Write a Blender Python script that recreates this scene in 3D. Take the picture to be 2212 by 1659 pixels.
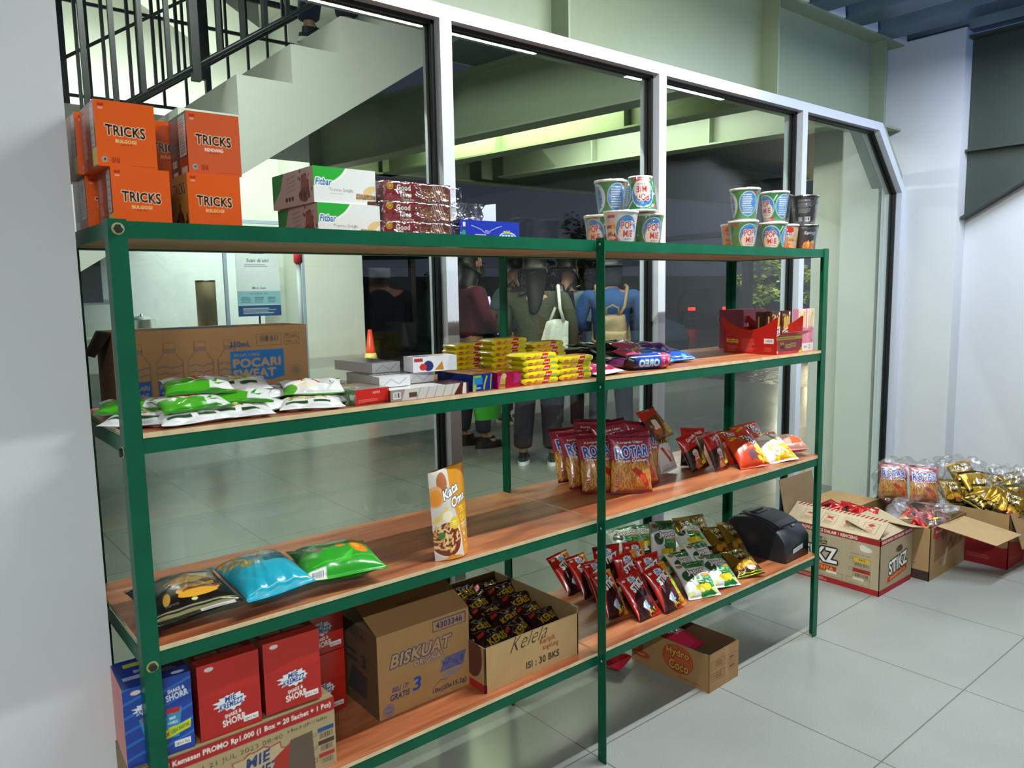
import bpy, math, random
import numpy as np
from mathutils import Vector, Matrix
PI = math.pi
random.seed(7)
for o in list(bpy.data.objects):
    bpy.data.objects.remove(o, do_unlink=True)
scene = bpy.context.scene
C = scene.collection

# ------------------------------------------------------------------ camera
CAM = Vector((-0.3104, -1.4584, 1.3671))
YAW, PITCH, ROLL, FPX = 0.6880, -0.1211, -0.0179, 1644.8
fwd = Vector((math.sin(YAW)*math.cos(PITCH), math.cos(YAW)*math.cos(PITCH), math.sin(PITCH)))
r0 = Vector((math.cos(YAW), -math.sin(YAW), 0)); u0 = r0.cross(fwd)
rgt = r0*math.cos(ROLL) + u0*math.sin(ROLL); up = -r0*math.sin(ROLL) + u0*math.cos(ROLL)
cd = bpy.data.cameras.new('camera'); cam = bpy.data.objects.new('camera', cd); C.objects.link(cam)
cd.sensor_width = 36; cd.lens = 36*FPX/2212; cd.clip_start = .05; cd.clip_end = 200
cam.matrix_world = Matrix(((rgt.x, up.x, -fwd.x, CAM.x), (rgt.y, up.y, -fwd.y, CAM.y), (rgt.z, up.z, -fwd.z, CAM.z), (0, 0, 0, 1)))
scene.camera = cam

# ------------------------------------------------------------------ world, exposure
w = bpy.data.worlds.new('night'); scene.world = w; w.use_nodes = True
w.node_tree.nodes['Background'].inputs[0].default_value = (.20, .23, .33, 1)
w.node_tree.nodes['Background'].inputs[1].default_value = .13
vs = scene.view_settings
vs.view_transform = 'Standard'; vs.look = 'None'; vs.gamma = 1; vs.use_curve_mapping = False
vs.exposure = 0.17
try:
    scene.cycles.use_denoising = True
    scene.cycles.max_bounces = 8; scene.cycles.transparent_max_bounces = 16
    scene.cycles.sample_clamp_indirect = 6
    scene.cycles.caustics_reflective = False; scene.cycles.caustics_refractive = False
except Exception:
    pass

# ------------------------------------------------------------------ colour and material helpers
def lin(h):
    if not isinstance(h, str):
        return tuple(h)
    h = h.lstrip('#')
    o = []
    for i in (0, 2, 4):
        c = int(h[i:i+2], 16)/255
        o.append(c/12.92 if c <= .04045 else ((c+.055)/1.055)**2.4)
    return tuple(o)
def L4(h): return (*lin(h), 1)

def mat(name, col=None, rough=.5, metal=0, bump=0, bscale=60, coat=0, var=0, vscale=8, spec=.5, emit=None, estr=0, dist=None, wear=None):
    m = bpy.data.materials.new(name); m.use_nodes = True
    nt = m.node_tree; b = nt.nodes['Principled BSDF']; N = nt.nodes.new; K = nt.links.new
    b.inputs['Roughness'].default_value = rough; b.inputs['Metallic'].default_value = metal
    b.inputs['Specular IOR Level'].default_value = spec
    if coat: b.inputs['Coat Weight'].default_value = coat; b.inputs['Coat Roughness'].default_value = .12
    tc = N('ShaderNodeTexCoord')
    if col is None:
        a = N('ShaderNodeAttribute'); a.attribute_name = 'Col'; src = a.outputs['Color']
    else:
        r = N('ShaderNodeRGB'); r.outputs[0].default_value = L4(col); src = r.outputs[0]
    if var:
        n = N('ShaderNodeTexNoise'); n.inputs['Scale'].default_value = vscale; n.inputs['Detail'].default_value = 5
        K(tc.outputs['Object'], n.inputs['Vector'])
        mr = N('ShaderNodeMapRange'); mr.inputs[1].default_value = .3; mr.inputs[2].default_value = .7
        mr.inputs[3].default_value = 1-var; mr.inputs[4].default_value = 1+var*.5
        K(n.outputs['Fac'], mr.inputs[0])
        mx = N('ShaderNodeMix'); mx.data_type = 'RGBA'; mx.blend_type = 'MULTIPLY'; mx.inputs[0].default_value = 1
        K(src, mx.inputs[6]); K(mr.outputs[0], mx.inputs[7]); src = mx.outputs[2]
    K(src, b.inputs['Base Color'])
    if bump:
        n2 = N('ShaderNodeTexNoise'); n2.inputs['Scale'].default_value = bscale; n2.inputs['Detail'].default_value = 3
        K(tc.outputs['Object'], n2.inputs['Vector'])
        bp = N('ShaderNodeBump'); bp.inputs['Strength'].default_value = bump; bp.inputs['Distance'].default_value = dist or .01
        K(n2.outputs['Fac'], bp.inputs['Height']); K(bp.outputs[0], b.inputs['Normal'])
    if emit:
        b.inputs['Emission Color'].default_value = L4(emit); b.inputs['Emission Strength'].default_value = estr
    return m

CARD = mat('printed_card', rough=.5, bump=.06, bscale=300, dist=.001)
GLOSSC = mat('glossy_printed_card', rough=.3, coat=.25, bump=.05, bscale=40, dist=.002)
KRAFT = mat('corrugated_kraft', rough=.85, bump=.15, bscale=220, dist=.001, var=.06, vscale=20)
FILM = mat('printed_film', rough=.27, coat=.35, bump=.25, bscale=45, dist=.004)
FOIL = mat('metallised_film', rough=.26, metal=.55, bump=.35, bscale=55, dist=.005)
PAINT = mat('paint', rough=.6, var=.05)
PLAST = mat('plastic', rough=.35)
CLOTH = mat('cloth', rough=.9, bump=.3, bscale=90, dist=.01, var=.12, vscale=9)
SKIN = mat('skin', rough=.55)
STEEL = mat('steel', rough=.3, metal=1)
CONC = mat('concrete', rough=.85, var=.1, vscale=6, bump=.2, bscale=60, dist=.004)
LEAF = mat('leaf', rough=.5, spec=.3)

# ------------------------------------------------------------------ mesh helpers
class MB:
    """collects vertices, faces, point colours; build() links ONE mesh object"""
    def __init__(s): s.v = []; s.c = []; s.f = []; s.mi = []; s.sm = []; s.n = 0
    def add(s, V, F, col=(.5, .5, .5), mi=0, smooth=False):
        V = np.asarray(V, float).reshape(-1, 3)
        c = np.asarray(lin(col) if isinstance(col, str) else col, float)
        if c.ndim == 1: c = np.tile(c, (len(V), 1))
        s.v.append(V); s.c.append(c)
        for f in F: s.f.append([i+s.n for i in f])
        s.mi += [mi]*len(F); s.sm += [smooth]*len(F); s.n += len(V)
        return s
    def box(s, x0, y0, z0, x1, y1, z1, col=(.5, .5, .5), mi=0, M=None):
        V = np.array([(x, y, z) for z in (z0, z1) for y in (y0, y1) for x in (x0, x1)], float)
        if M is not None: V = np.array([M @ Vector(p) for p in V])
        return s.add(V, [(0, 2, 3, 1), (4, 5, 7, 6), (0, 1, 5, 4), (2, 6, 7, 3), (0, 4, 6, 2), (1, 3, 7, 5)], col, mi)
    def grid(s, P, col, mi=0, smooth=True, flip=False):
        ny, nx = P.shape[:2]
        i = np.arange(ny*nx).reshape(ny, nx)
        q = np.stack([i[:-1, :-1], i[:-1, 1:], i[1:, 1:], i[1:, :-1]], -1).reshape(-1, 4)
        if flip: q = q[:, ::-1]
        c = lin(col) if isinstance(col, str) else np.asarray(col)
        if np.ndim(c) == 3: c = c.reshape(-1, 3)
        return s.add(P.reshape(-1, 3), q.tolist(), c, mi, smooth)
    def lathe(s, prof, n=32, col=(.5,)*3, mi=0, smooth=True, M=None, cap=True):
        k = len(prof); V = []
        for j in range(n):
            a = 2*PI*j/n
            for r, z in prof: V.append((r*math.cos(a), r*math.sin(a), z))
        if M is not None: V = [tuple(M @ Vector(p)) for p in V]
        F = [(j*k+i, ((j+1) % n)*k+i, ((j+1) % n)*k+i+1, j*k+i+1) for j in range(n) for i in range(k-1)]
        s.add(V, F, col, mi, smooth)
        if cap:
            for i in (0, k-1):
                if prof[i][0] > 1e-4:
                    ring = [j*k+i for j in range(n)]
                    s.f.append([q+s.n-len(V) for q in (ring[::-1] if i == 0 else ring)]); s.mi.append(mi); s.sm.append(False)
        return s
    def tube(s, pts, r, n=8, col=(.5,)*3, mi=0, smooth=True):
        pts = [Vector(p) for p in pts]; V = []; rr = r if hasattr(r, '__len__') else [r]*len(pts)
        pn = None
        for i, p in enumerate(pts):
            t = (pts[min(i+1, len(pts)-1)]-pts[max(i-1, 0)]).normalized()
            a = (pn - t*pn.dot(t)) if pn is not None else t.orthogonal()
            a.normalize(); pn = a; b = t.cross(a)
            for j in range(n):
                th = 2*PI*j/n; V.append(p + (a*math.cos(th)+b*math.sin(th))*rr[i])
        F = [(i*n+j, i*n+(j+1) % n, (i+1)*n+(j+1) % n, (i+1)*n+j) for i in range(len(pts)-1) for j in range(n)]
        F += [tuple(range(n))[::-1], tuple(range((len(pts)-1)*n, len(pts)*n))]
        return s.add([tuple(v) for v in V], F, col, mi, smooth)
    def prism(s, poly, y0, y1, col=(.5,)*3, mi=0, axis='y'):
        """polygon in the x-z plane (or y-z for axis x, x-y for axis z) extruded along axis"""
        n = len(poly); V = []
        for t in (y0, y1):
            for a, b in poly: V.append({'y': (a, t, b), 'x': (t, a, b), 'z': (a, b, t)}[axis])
        F = [tuple(range(n)), tuple(range(2*n-1, n-1, -1))] + [(i, i+n, (i+1) % n+n, (i+1) % n) for i in range(n)]
        return s.add(V, F, col, mi)
    def mesh(s, name, mats):
        m = bpy.data.meshes.new(name)
        V = np.concatenate(s.v); c = np.concatenate(s.c)
        m.from_pydata(V.tolist(), [], s.f)
        ca = m.color_attributes.new('Col', 'FLOAT_COLOR', 'POINT')
        ca.data.foreach_set('color', np.concatenate([c, np.ones((len(c), 1))], 1).ravel())
        for x in (mats if isinstance(mats, (list, tuple)) else [mats]): m.materials.append(x)
        m.polygons.foreach_set('material_index', s.mi); m.polygons.foreach_set('use_smooth', s.sm)
        m.update()
        return m
    def build(s, name, mats, parent=None, loc=None, rot=None):
        o = bpy.data.objects.new(name, s.mesh(name, mats)); C.objects.link(o)
        if parent: o.parent = parent
        if loc is not None: o.location = loc
        if rot is not None: o.rotation_euler = rot
        return o

def tag(o, label=None, cat=None, group=None, kind=None):
    if label: o['label'] = label
    if cat: o['category'] = cat
    if group: o['group'] = group
    if kind: o['kind'] = kind
    return o
def thing(name, label, cat, loc=(0, 0, 0), rotz=0, group=None):
    o = bpy.data.objects.new(name, None); C.objects.link(o); o.empty_display_size = .05
    o.location = loc; o.rotation_euler = (0, 0, rotz)
    return tag(o, label, cat, group)
def dup(src, label=None, loc=None, rot=None, parent=None):
    o = src.copy(); C.objects.link(o)
    if parent is not None: o.parent = parent
    for ch in src.children: dup(ch, parent=o)
    if label: o['label'] = label
    if loc is not None: o.location = loc
    if rot is not None: o.rotation_euler = rot
    return o
def pose(o, x, y, z, yaw=0, lean=0, roll=0):
    """yaw about z, lean back (top away from the front), roll in the face plane; degrees"""
    M = Matrix.Rotation(math.radians(yaw), 4, 'Z') @ Matrix.Rotation(-math.radians(lean), 4, 'X') @ Matrix.Rotation(math.radians(roll), 4, 'Y')
    o.rotation_euler = M.to_euler(); o.location = (x, y, z)
    return o

# ------------------------------------------------------------------ printed artwork, rasterised onto mesh grids
_glyph = {}
def glyphs(s, bold):
    k = (s, bold)
    if k not in _glyph:
        cu = bpy.data.curves.new('t', 'FONT'); cu.body = s; cu.offset = min(bold, .032); cu.space_character = 1.07; cu.resolution_u = 3
        o = bpy.data.objects.new('t', cu)
        m = bpy.data.meshes.new_from_object(o)
        m.calc_loop_triangles()
        V = np.array([v.co[:2] for v in m.vertices]).reshape(-1, 2)
        T = np.array([t.vertices[:] for t in m.loop_triangles], int).reshape(-1, 3)
        bpy.data.objects.remove(o); bpy.data.curves.remove(cu); bpy.data.meshes.remove(m)
        _glyph[k] = (V, T)
    return _glyph[k]

class Cv:
    """artwork canvas, units cm, origin bottom left"""
    def __init__(s, w, h, bg, res=8, ss=2):
        s.w, s.h, s.ss = w, h, ss; s.nx = max(2, int(w*res)+1); s.ny = max(2, int(h*res)+1)
        s.W, s.H = s.nx*ss, s.ny*ss
        s.a = np.empty((s.H, s.W, 3)); s.a[:] = lin(bg)
        s.X = (np.arange(s.W)+.5)/s.W*w; s.Y = (np.arange(s.H)+.5)/s.H*h
    def put(s, m, col, al=1):
        c = np.array(lin(col)); s.a[m] = s.a[m]*(1-al)+c*al; return s
    def xy(s): return np.meshgrid(s.X, s.Y)
    def rect(s, x, y, w, h, col, al=1):
        X, Y = s.xy(); return s.put((X >= x) & (X <= x+w) & (Y >= y) & (Y <= y+h), col, al)
    def frame(s, x, y, w, h, col, t=.1):
        for q in ((x, y, w, t), (x, y+h-t, w, t), (x, y, t, h), (x+w-t, y, t, h)): s.rect(*q, col)
        return s
    def ell(s, cx, cy, rx, ry, col, rot=0, al=1, ring=0):
        X, Y = s.xy(); c, d = math.cos(rot), math.sin(rot); x = (X-cx)*c+(Y-cy)*d; y = -(X-cx)*d+(Y-cy)*c
        q = (x/rx)**2+(y/ry)**2
        return s.put((q <= 1) & (q >= (1-ring)**2 if ring else q >= 0), col, al)
    def mask_tris(s, V, T):
        m = np.zeros((s.H, s.W), bool); px = V*np.array([s.W/s.w, s.H/s.h])
        for t in T:
            a, b, c = px[t]
            x0, y0 = np.floor(np.minimum(np.minimum(a, b), c)).astype(int); x1, y1 = np.ceil(np.maximum(np.maximum(a, b), c)).astype(int)
            x0 = max(x0, 0); y0 = max(y0, 0); x1 = min(x1+1, s.W); y1 = min(y1+1, s.H)
            if x0 >= x1 or y0 >= y1: continue
            gx = np.arange(x0, x1)+.5; gy = (np.arange(y0, y1)+.5)[:, None]
            e1 = (b[0]-a[0])*(gy-a[1])-(b[1]-a[1])*(gx-a[0]); e2 = (c[0]-b[0])*(gy-b[1])-(c[1]-b[1])*(gx-b[0]); e3 = (a[0]-c[0])*(gy-c[1])-(a[1]-c[1])*(gx-c[0])
            m[y0:y1, x0:x1] |= ((e1 >= 0) & (e2 >= 0) & (e3 >= 0)) | ((e1 <= 0) & (e2 <= 0) & (e3 <= 0))
        return m
    def poly(s, pts, col, al=1):
        X, Y = s.xy(); m = np.zeros(X.shape, bool); n = len(pts)
        for i in range(n):
            x0, y0 = pts[i]; x1, y1 = pts[(i+1) % n]
            if y0 == y1: continue
            m ^= ((Y > min(y0, y1)) & (Y <= max(y0, y1)) & (X < x0+(Y-y0)*(x1-x0)/(y1-y0)))
        return s.put(m, col, al)
    def line(s, pts, t, col):
        for (x0, y0), (x1, y1) in zip(pts, pts[1:]):
            l = math.hypot(x1-x0, y1-y0) or 1; nx, ny = -(y1-y0)/l*t/2, (x1-x0)/l*t/2
            s.poly([(x0+nx, y0+ny), (x1+nx, y1+ny), (x1-nx, y1-ny), (x0-nx, y0-ny)], col)
        return s
    def text(s, t, cx, cy, h, col, w=None, rot=0, shear=0, out=None, bold=.02, al=1, f=None):
        """centred at cx, cy; h letter height, w total width; out=[(colour, thickness), ...] outermost first"""
        V, T = glyphs(t, bold)
        if not len(V): return s
        lo, hi = V.min(0), V.max(0); P = (V-(lo+hi)/2)/(hi-lo)
        asp = (hi-lo)[0]/(hi-lo)[1]
        P = P*np.array([w or h*asp, h]); P[:, 0] += P[:, 1]*shear
        if f: P = np.array([f(*q) for q in P])
        c, d = math.cos(rot), math.sin(rot); P = P@np.array([[c, d], [-d, c]])+np.array([cx, cy])
        m = s.mask_tris(P, T)
        for oc, ot in (out or []):
            k = ot*.8*s.W/s.w; mm = m.copy()
            for rr in (k, k*.5):
                for i in range(12):
                    dx, dy = int(round(rr*math.cos(i*PI/6))), int(round(rr*math.sin(i*PI/6)))
                    mm |= np.roll(np.roll(m, dx, 1), dy, 0)
            s.put(mm, oc)
        return s.put(m, col, al)
    def burst(s, cx, cy, r0, r1, n, col, seed=0, sx=1, sy=1):
        rd = random.Random(seed); p = []
        for i in range(2*n):
            r = r0 if i % 2 else r1*rd.uniform(.75, 1.1); a = PI*i/n
            p.append((cx+sx*r*math.cos(a), cy+sy*r*math.sin(a)))
        return s.poly(p, col)
    def lines(s, x, y, w, h, n, col, seed=0, t=.45):
        """rows of unreadable small print"""
        rd = random.Random(seed); dh = h/n
        for i in range(n): s.rect(x, y+h-(i+1)*dh+dh*.3, w*rd.uniform(.7, 1), dh*t, col)
        return s
    def bars(s, x, y, w, h, col='#15151a', bg='#f0f0f0', seed=1):
        rd = random.Random(seed); s.rect(x, y, w, h, bg); q = x+w*.06
        while q < x+w*.93:
            t = w*rd.uniform(.01, .035); s.rect(q, y+h*.15, t, h*.75, col); q += t+w*rd.uniform(.012, .03)
        return s
    def speck(s, n, cols, x, y, w, h, r0, r1, seed=0, e=1):
        rd = random.Random(seed)
        for i in range(n):
            s.ell(rd.uniform(x, x+w), rd.uniform(y, y+h), rd.uniform(r0, r1), rd.uniform(r0, r1)*e, rd.choice(cols), rot=rd.uniform(0, 3))
        return s
    def out(s):
        return s.a.reshape(s.ny, s.ss, s.nx, s.ss, 3).mean((1, 3))
    def rot180(s): s.a = s.a[::-1, ::-1].copy(); return s

def face_grid(mb, cv, o, du, dv, mi=0, bulge=0):
    """flat artwork panel: origin o, edge vectors du, dv"""
    A = cv.out(); ny, nx = A.shape[:2]
    u = np.linspace(0, 1, nx); v = np.linspace(0, 1, ny); U, V = np.meshgrid(u, v)
    P = np.array(o)+U[..., None]*np.array(du)+V[..., None]*np.array(dv)
    if bulge:
        n = np.cross(du, dv); n = n/np.linalg.norm(n)
        P = P+(bulge*np.sin(PI*U)*np.sin(PI*V))[..., None]*n
    mb.grid(P, A, mi, smooth=bool(bulge))

def carton(name, label, cat, W, D, H, base, front=None, left=None, top=None, m=None, group=None, side=None, bulge=0):
    """closed box, origin at its front-left-bottom corner, x right, y back"""
    mb = MB(); x, y, z = W, D, H; side = side or base
    if front: face_grid(mb, front, (0, 0, 0), (x, 0, 0), (0, 0, z), bulge=bulge)
    else: mb.add([(0, 0, 0), (x, 0, 0), (x, 0, z), (0, 0, z)], [(0, 1, 2, 3)], base)
    if left: face_grid(mb, left, (0, y, 0), (0, -y, 0), (0, 0, z), bulge=bulge)
    else: mb.add([(0, y, 0), (0, 0, 0), (0, 0, z), (0, y, z)], [(0, 1, 2, 3)], side)
    if top: face_grid(mb, top, (0, 0, z), (x, 0, 0), (0, y, 0))
    else: mb.add([(0, 0, z), (x, 0, z), (x, y, z), (0, y, z)], [(0, 1, 2, 3)], base)
    mb.add([(0, 0, 0), (x, 0, 0), (x, y, 0), (0, y, 0)], [(3, 2, 1, 0)], base)
    mb.add([(x, 0, 0), (x, y, 0), (x, y, z), (x, 0, z)], [(0, 1, 2, 3)], side)
    mb.add([(0, y, 0), (x, y, 0), (x, y, z), (0, y, z)], [(3, 2, 1, 0)], base)
    o = mb.build(name, m or CARD)
    return tag(o, label, cat, group)

def bag(name, label, cat, cv, w, h, t, back='#c0c0c0', m=None, seed=0, group=None, seal=.045, side_seal=False, wr=1.0):
    """pillow pack: origin bottom centre, z up, printed face towards -y"""
    A = cv.out(); ny, nx = A.shape[:2]
    rd = random.Random(seed)
    u = np.linspace(-1, 1, nx); v = np.linspace(0, 1, ny); U, V = np.meshgrid(u, v)
    vv = np.clip((V-seal)/(1-2*seal), 0, 1)
    prof = (np.clip(4*vv*(1-vv), 0, 1))**.42*np.clip(1-np.abs(U)**2.6, 0, 1)**.55
    neck = 1-.07*np.clip(4*vv*(1-vv), 0, 1)**.5
    X = U*w/2*neck; Z = V*h
    wrk = np.zeros_like(U)
    for k in range(7):
        fx, ph, am = rd.uniform(3, 13), rd.uniform(0, 6.3), rd.uniform(.4, 1); sl = rd.uniform(-3, 3)
        e = np.exp(-(vv if k % 2 else 1-vv)*rd.uniform(4, 8))
        wrk += am*np.sin(fx*U+ph+sl*V)*e
    for k in range(4):
        cu, cv_, an = rd.uniform(-.8, .8), rd.uniform(.2, .8), rd.uniform(0, PI)
        d = (U-cu)*math.cos(an)+(V-cv_)*2*math.sin(an); g = (U-cu)**2+((V-cv_)*2)**2
        wrk += rd.choice((-1, 1))*1.1*np.exp(-(d/.09)**2)*np.exp(-g*3)
    inner = ((vv > 0) & (vv < 1))
    Y = -prof*t/2 - wrk*.0016*wr*inner*np.clip(1-np.abs(U)**6, 0, 1)
    bend = .5*w*.02*np.sin(3*U+rd.uniform(0, 6))*(np.abs(V-.5)*2)**4
    mb = MB()
    mb.grid(np.stack([X, Y+bend, Z], -1), A, 0)
    st = max(1, nx//30); sy = max(1, ny//30)
    ii = sorted(set(list(range(0, ny, sy))+[ny-1])); jj = sorted(set(list(range(0, nx, st))+[nx-1])); ix = np.ix_(ii, jj)
    mb.grid(np.stack([X, -Y+bend+.0004, Z], -1)[ix], back, 0, flip=True)
    o = mb.build(name, m or FILM)
    return tag(o, label, cat, group)
# ------------------------------------------------------------------ lights the place has
def area(name, loc, sx, sy, power, col, target=None):
    l = bpy.data.lights.new(name, 'AREA'); l.shape = 'RECTANGLE'; l.size = sx; l.size_y = sy; l.energy = power; l.color = lin(col)
    return l
def tube_lamp(label, loc, length, power, col, alongx=True, group=None, glow=None):
    """a batten with a glowing tube; its own light sits just under the tube"""
    t = thing('ceiling_light', label, 'ceiling light', loc, 0 if alongx else PI/2, group)
    MB().box(-length/2, -.04, 0, length/2, .04, .05, '#e8e8e6').build('housing', PAINT, t)
    mb = MB(); mb.tube([(-length/2+.02, 0, -.022), (length/2-.02, 0, -.022)], .013, 10, '#ffffff')
    tb = mb.build('tube', mat('lit_tube', '#ffffff', emit=glow[0], estr=glow[1]) if glow else TUBE, t)
    l = area('lamp', None, length-.04, .03, power, col)
    lo = bpy.data.objects.new('lamp', l); C.objects.link(lo); lo.parent = t; lo.location = (0, 0, -.04)
    return t
TUBE = mat('fluorescent_tube', '#ffffff', emit='#f4fff6', estr=14)
COOL = '#f4faf8'
G = 'batten lamps under the metal deck indoors'
tube_lamp('white batten lamp close above the shelving front', (1.85, -.5, 2.695), 1.5, 62, COOL, glow=('#f4fff6', 75))
tube_lamp('white batten lamp at the left end of the shop floor', (-1.2, -2.9, 2.695), 1.5, 120, COOL)
tube_lamp('cold bluish batten lamp under the deck near the right wall', (3.7, -.42, 2.66), 1.0, 34, '#e6f0ff', glow=('#5f9cff', 30))
tube_lamp('white batten lamp hung between the first two steel beams outside', (3.08, 2.7, 2.66), 1.8, 26, '#e6f2bc', False)
tube_lamp('white batten lamp hung between the second and third steel beams outside', (3.80, 2.2, 2.66), 1.5, 30, '#f2f6e4', False)
tube_lamp('white batten lamp high above the porch side of the window', (.5, 1.3, 3.3), 1.8, 85, '#f0f8ee')
tube_lamp('white batten lamp under the upper stair hall ceiling', (.4, 6.0, 5.3), 2.4, 420, '#f4fbf0')
tube_lamp('white batten lamp over the porch beside the white column', (2.9, 7.4, 5.0), 2.4, 330, '#f0f8ee')
tube_lamp('white batten lamp over the far tiled porch', (7.6, 5.4, 2.7), 1.8, 60, '#f0f8ee')

# ------------------------------------------------------------------ structure materials
def tilemat(name, base, ox, oy, px, py, rough=.22, grout='#5e615c', gw=.0022):
    m = mat(name, base, rough=rough, var=.07, vscale=3); nt = m.node_tree; N = nt.nodes.new; K = nt.links.new
    b = nt.nodes['Principled BSDF']; src = b.inputs['Base Color'].links[0].from_socket
    g = N('ShaderNodeNewGeometry'); sp = N('ShaderNodeSeparateXYZ'); K(g.outputs['Position'], sp.inputs[0])
    ms = []
    for ax, o, p in ((0, ox, px), (1, oy, py)):
        a = N('ShaderNodeMath'); a.operation = 'SUBTRACT'; K(sp.outputs[ax], a.inputs[0]); a.inputs[1].default_value = o-p/2
        q = N('ShaderNodeMath'); q.operation = 'FLOORED_MODULO'; K(a.outputs[0], q.inputs[0]); q.inputs[1].default_value = p
        d = N('ShaderNodeMath'); d.operation = 'SUBTRACT'; K(q.outputs[0], d.inputs[0]); d.inputs[1].default_value = p/2
        e = N('ShaderNodeMath'); e.operation = 'ABSOLUTE'; K(d.outputs[0], e.inputs[0])
        f = N('ShaderNodeMath'); f.operation = 'LESS_THAN'; K(e.outputs[0], f.inputs[0]); f.inputs[1].default_value = gw
        ms.append(f)
    mx = N('ShaderNodeMath'); mx.operation = 'MAXIMUM'; K(ms[0].outputs[0], mx.inputs[0]); K(ms[1].outputs[0], mx.inputs[1])
    mi = N('ShaderNodeMix'); mi.data_type = 'RGBA'; K(mx.outputs[0], mi.inputs[0]); K(src, mi.inputs[6]); mi.inputs[7].default_value = L4(grout)
    # fine speckle of the stoneware
    n = N('ShaderNodeTexNoise'); n.inputs['Scale'].default_value = 260; n.inputs['Detail'].default_value = 2; K(g.outputs['Position'], n.inputs['Vector'])
    mr = N('ShaderNodeMapRange'); mr.inputs[1].default_value = .35; mr.inputs[2].default_value = .65; mr.inputs[3].default_value = .93; mr.inputs[4].default_value = 1.05; K(n.outputs['Fac'], mr.inputs[0])
    mm = N('ShaderNodeMix'); mm.data_type = 'RGBA'; mm.blend_type = 'MULTIPLY'; mm.inputs[0].default_value = 1; K(mi.outputs[2], mm.inputs[6]); K(mr.outputs[0], mm.inputs[7])
    K(mm.outputs[2], b.inputs['Base Color'])
    n2 = N('ShaderNodeTexNoise'); n2.inputs['Scale'].default_value = 2.2; n2.inputs['Detail'].default_value = 6; K(g.outputs['Position'], n2.inputs['Vector'])
    m2 = N('ShaderNodeMapRange'); m2.inputs[3].default_value = rough*.7; m2.inputs[4].default_value = rough*1.5; K(n2.outputs['Fac'], m2.inputs[0]); K(m2.outputs[0], b.inputs['Roughness'])
    return m
TILE_IN = tilemat('indoor_floor_tile', '#8d908b', 1.2, .04, .6, .58)
TILE_OUT = tilemat('porch_floor_tile', '#71756d', 1.89, 2.65, .655, .695, rough=.2, grout='#565a54', gw=.004)
WALL = mat('white_wall_paint', '#cfd1d4', rough=.7, var=.03, vscale=2, bump=.12, bscale=90, dist=.002)
WALLO = mat('outdoor_white_paint', '#c9cbc2', rough=.75, var=.05, vscale=1.5)
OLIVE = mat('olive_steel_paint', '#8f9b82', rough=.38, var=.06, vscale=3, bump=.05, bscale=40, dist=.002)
DECK = mat('galvanised_deck', '#6b7f96', rough=.32, metal=.7, var=.18, vscale=3)
ALU = mat('white_aluminium', '#c9ced8', rough=.22, spec=.6, coat=.3)
GASK = mat('black_gasket', '#07080c', rough=.5)
def glassmat():
    m = bpy.data.materials.new('window_glass'); m.use_nodes = True; nt = m.node_tree; nt.nodes.clear(); N = nt.nodes.new; K = nt.links.new
    o = N('ShaderNodeOutputMaterial'); mx = N('ShaderNodeMixShader'); tr = N('ShaderNodeBsdfTransparent'); gl = N('ShaderNodeBsdfGlossy')
    lw = N('ShaderNodeLayerWeight'); pw = N('ShaderNodeMath'); pw.operation = 'POWER'; pw.inputs[1].default_value = 5; K(lw.outputs['Facing'], pw.inputs[0])
    fr = N('ShaderNodeMath'); fr.operation = 'MULTIPLY_ADD'; fr.inputs[1].default_value = .9; fr.inputs[2].default_value = .04; K(pw.outputs[0], fr.inputs[0]); tr.inputs['Color'].default_value = (.93, .965, .95, 1)
    gl.inputs['Roughness'].default_value = 0
    K(fr.outputs[0], mx.inputs[0]); K(tr.outputs[0], mx.inputs[1]); K(gl.outputs[0], mx.inputs[2]); K(mx.outputs[0], o.inputs[0])
    return m
GLASS = glassmat()
def woodmat(name, c1, c2, c3):
    m = mat(name, c1, rough=.38, coat=.12); nt = m.node_tree; N = nt.nodes.new; K = nt.links.new; b = nt.nodes['Principled BSDF']
    tc = N('ShaderNodeNewGeometry'); mp = N('ShaderNodeMapping'); mp.inputs['Scale'].default_value = (1.1, 9, 4); K(tc.outputs['Position'], mp.inputs[0])
    n = N('ShaderNodeTexNoise'); n.inputs['Scale'].default_value = 1.6; n.inputs['Detail'].default_value = 7; n.inputs['Distortion'].default_value = 1.1; K(mp.outputs[0], n.inputs['Vector'])
    cr = N('ShaderNodeValToRGB'); e = cr.color_ramp.elements; e[0].position = .32; e[0].color = L4(c2); e[1].position = .66; e[1].color = L4(c3)
    x = e.new(.5); x.color = L4(c1); K(n.outputs['Fac'], cr.inputs[0])
    n2 = N('ShaderNodeTexNoise'); n2.inputs['Scale'].default_value = 90; n2.inputs['Detail'].default_value = 2
    mp2 = N('ShaderNodeMapping'); mp2.inputs['Scale'].default_value = (.12, 1, 1); K(tc.outputs['Position'], mp2.inputs[0]); K(mp2.outputs[0], n2.inputs['Vector'])
    mr = N('ShaderNodeMapRange'); mr.inputs[1].default_value = .3; mr.inputs[2].default_value = .7; mr.inputs[3].default_value = .86; mr.inputs[4].default_value = 1.1; K(n2.outputs['Fac'], mr.inputs[0])
    mm = N('ShaderNodeMix'); mm.data_type = 'RGBA'; mm.blend_type = 'MULTIPLY'; mm.inputs[0].default_value = 1; K(cr.outputs[0], mm.inputs[6]); K(mr.outputs[0], mm.inputs[7])
    K(mm.outputs[2], b.inputs['Base Color'])
    return m
WOOD = woodmat('red_brown_plywood_face', '#a35e3a', '#824228', '#bb784f')
PLYE = mat('plywood_edge', '#d8c097', rough=.8, var=.25, vscale=25)
PLYU = mat('plywood_underside', '#b5946a', rough=.8, var=.12, vscale=10)
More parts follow.
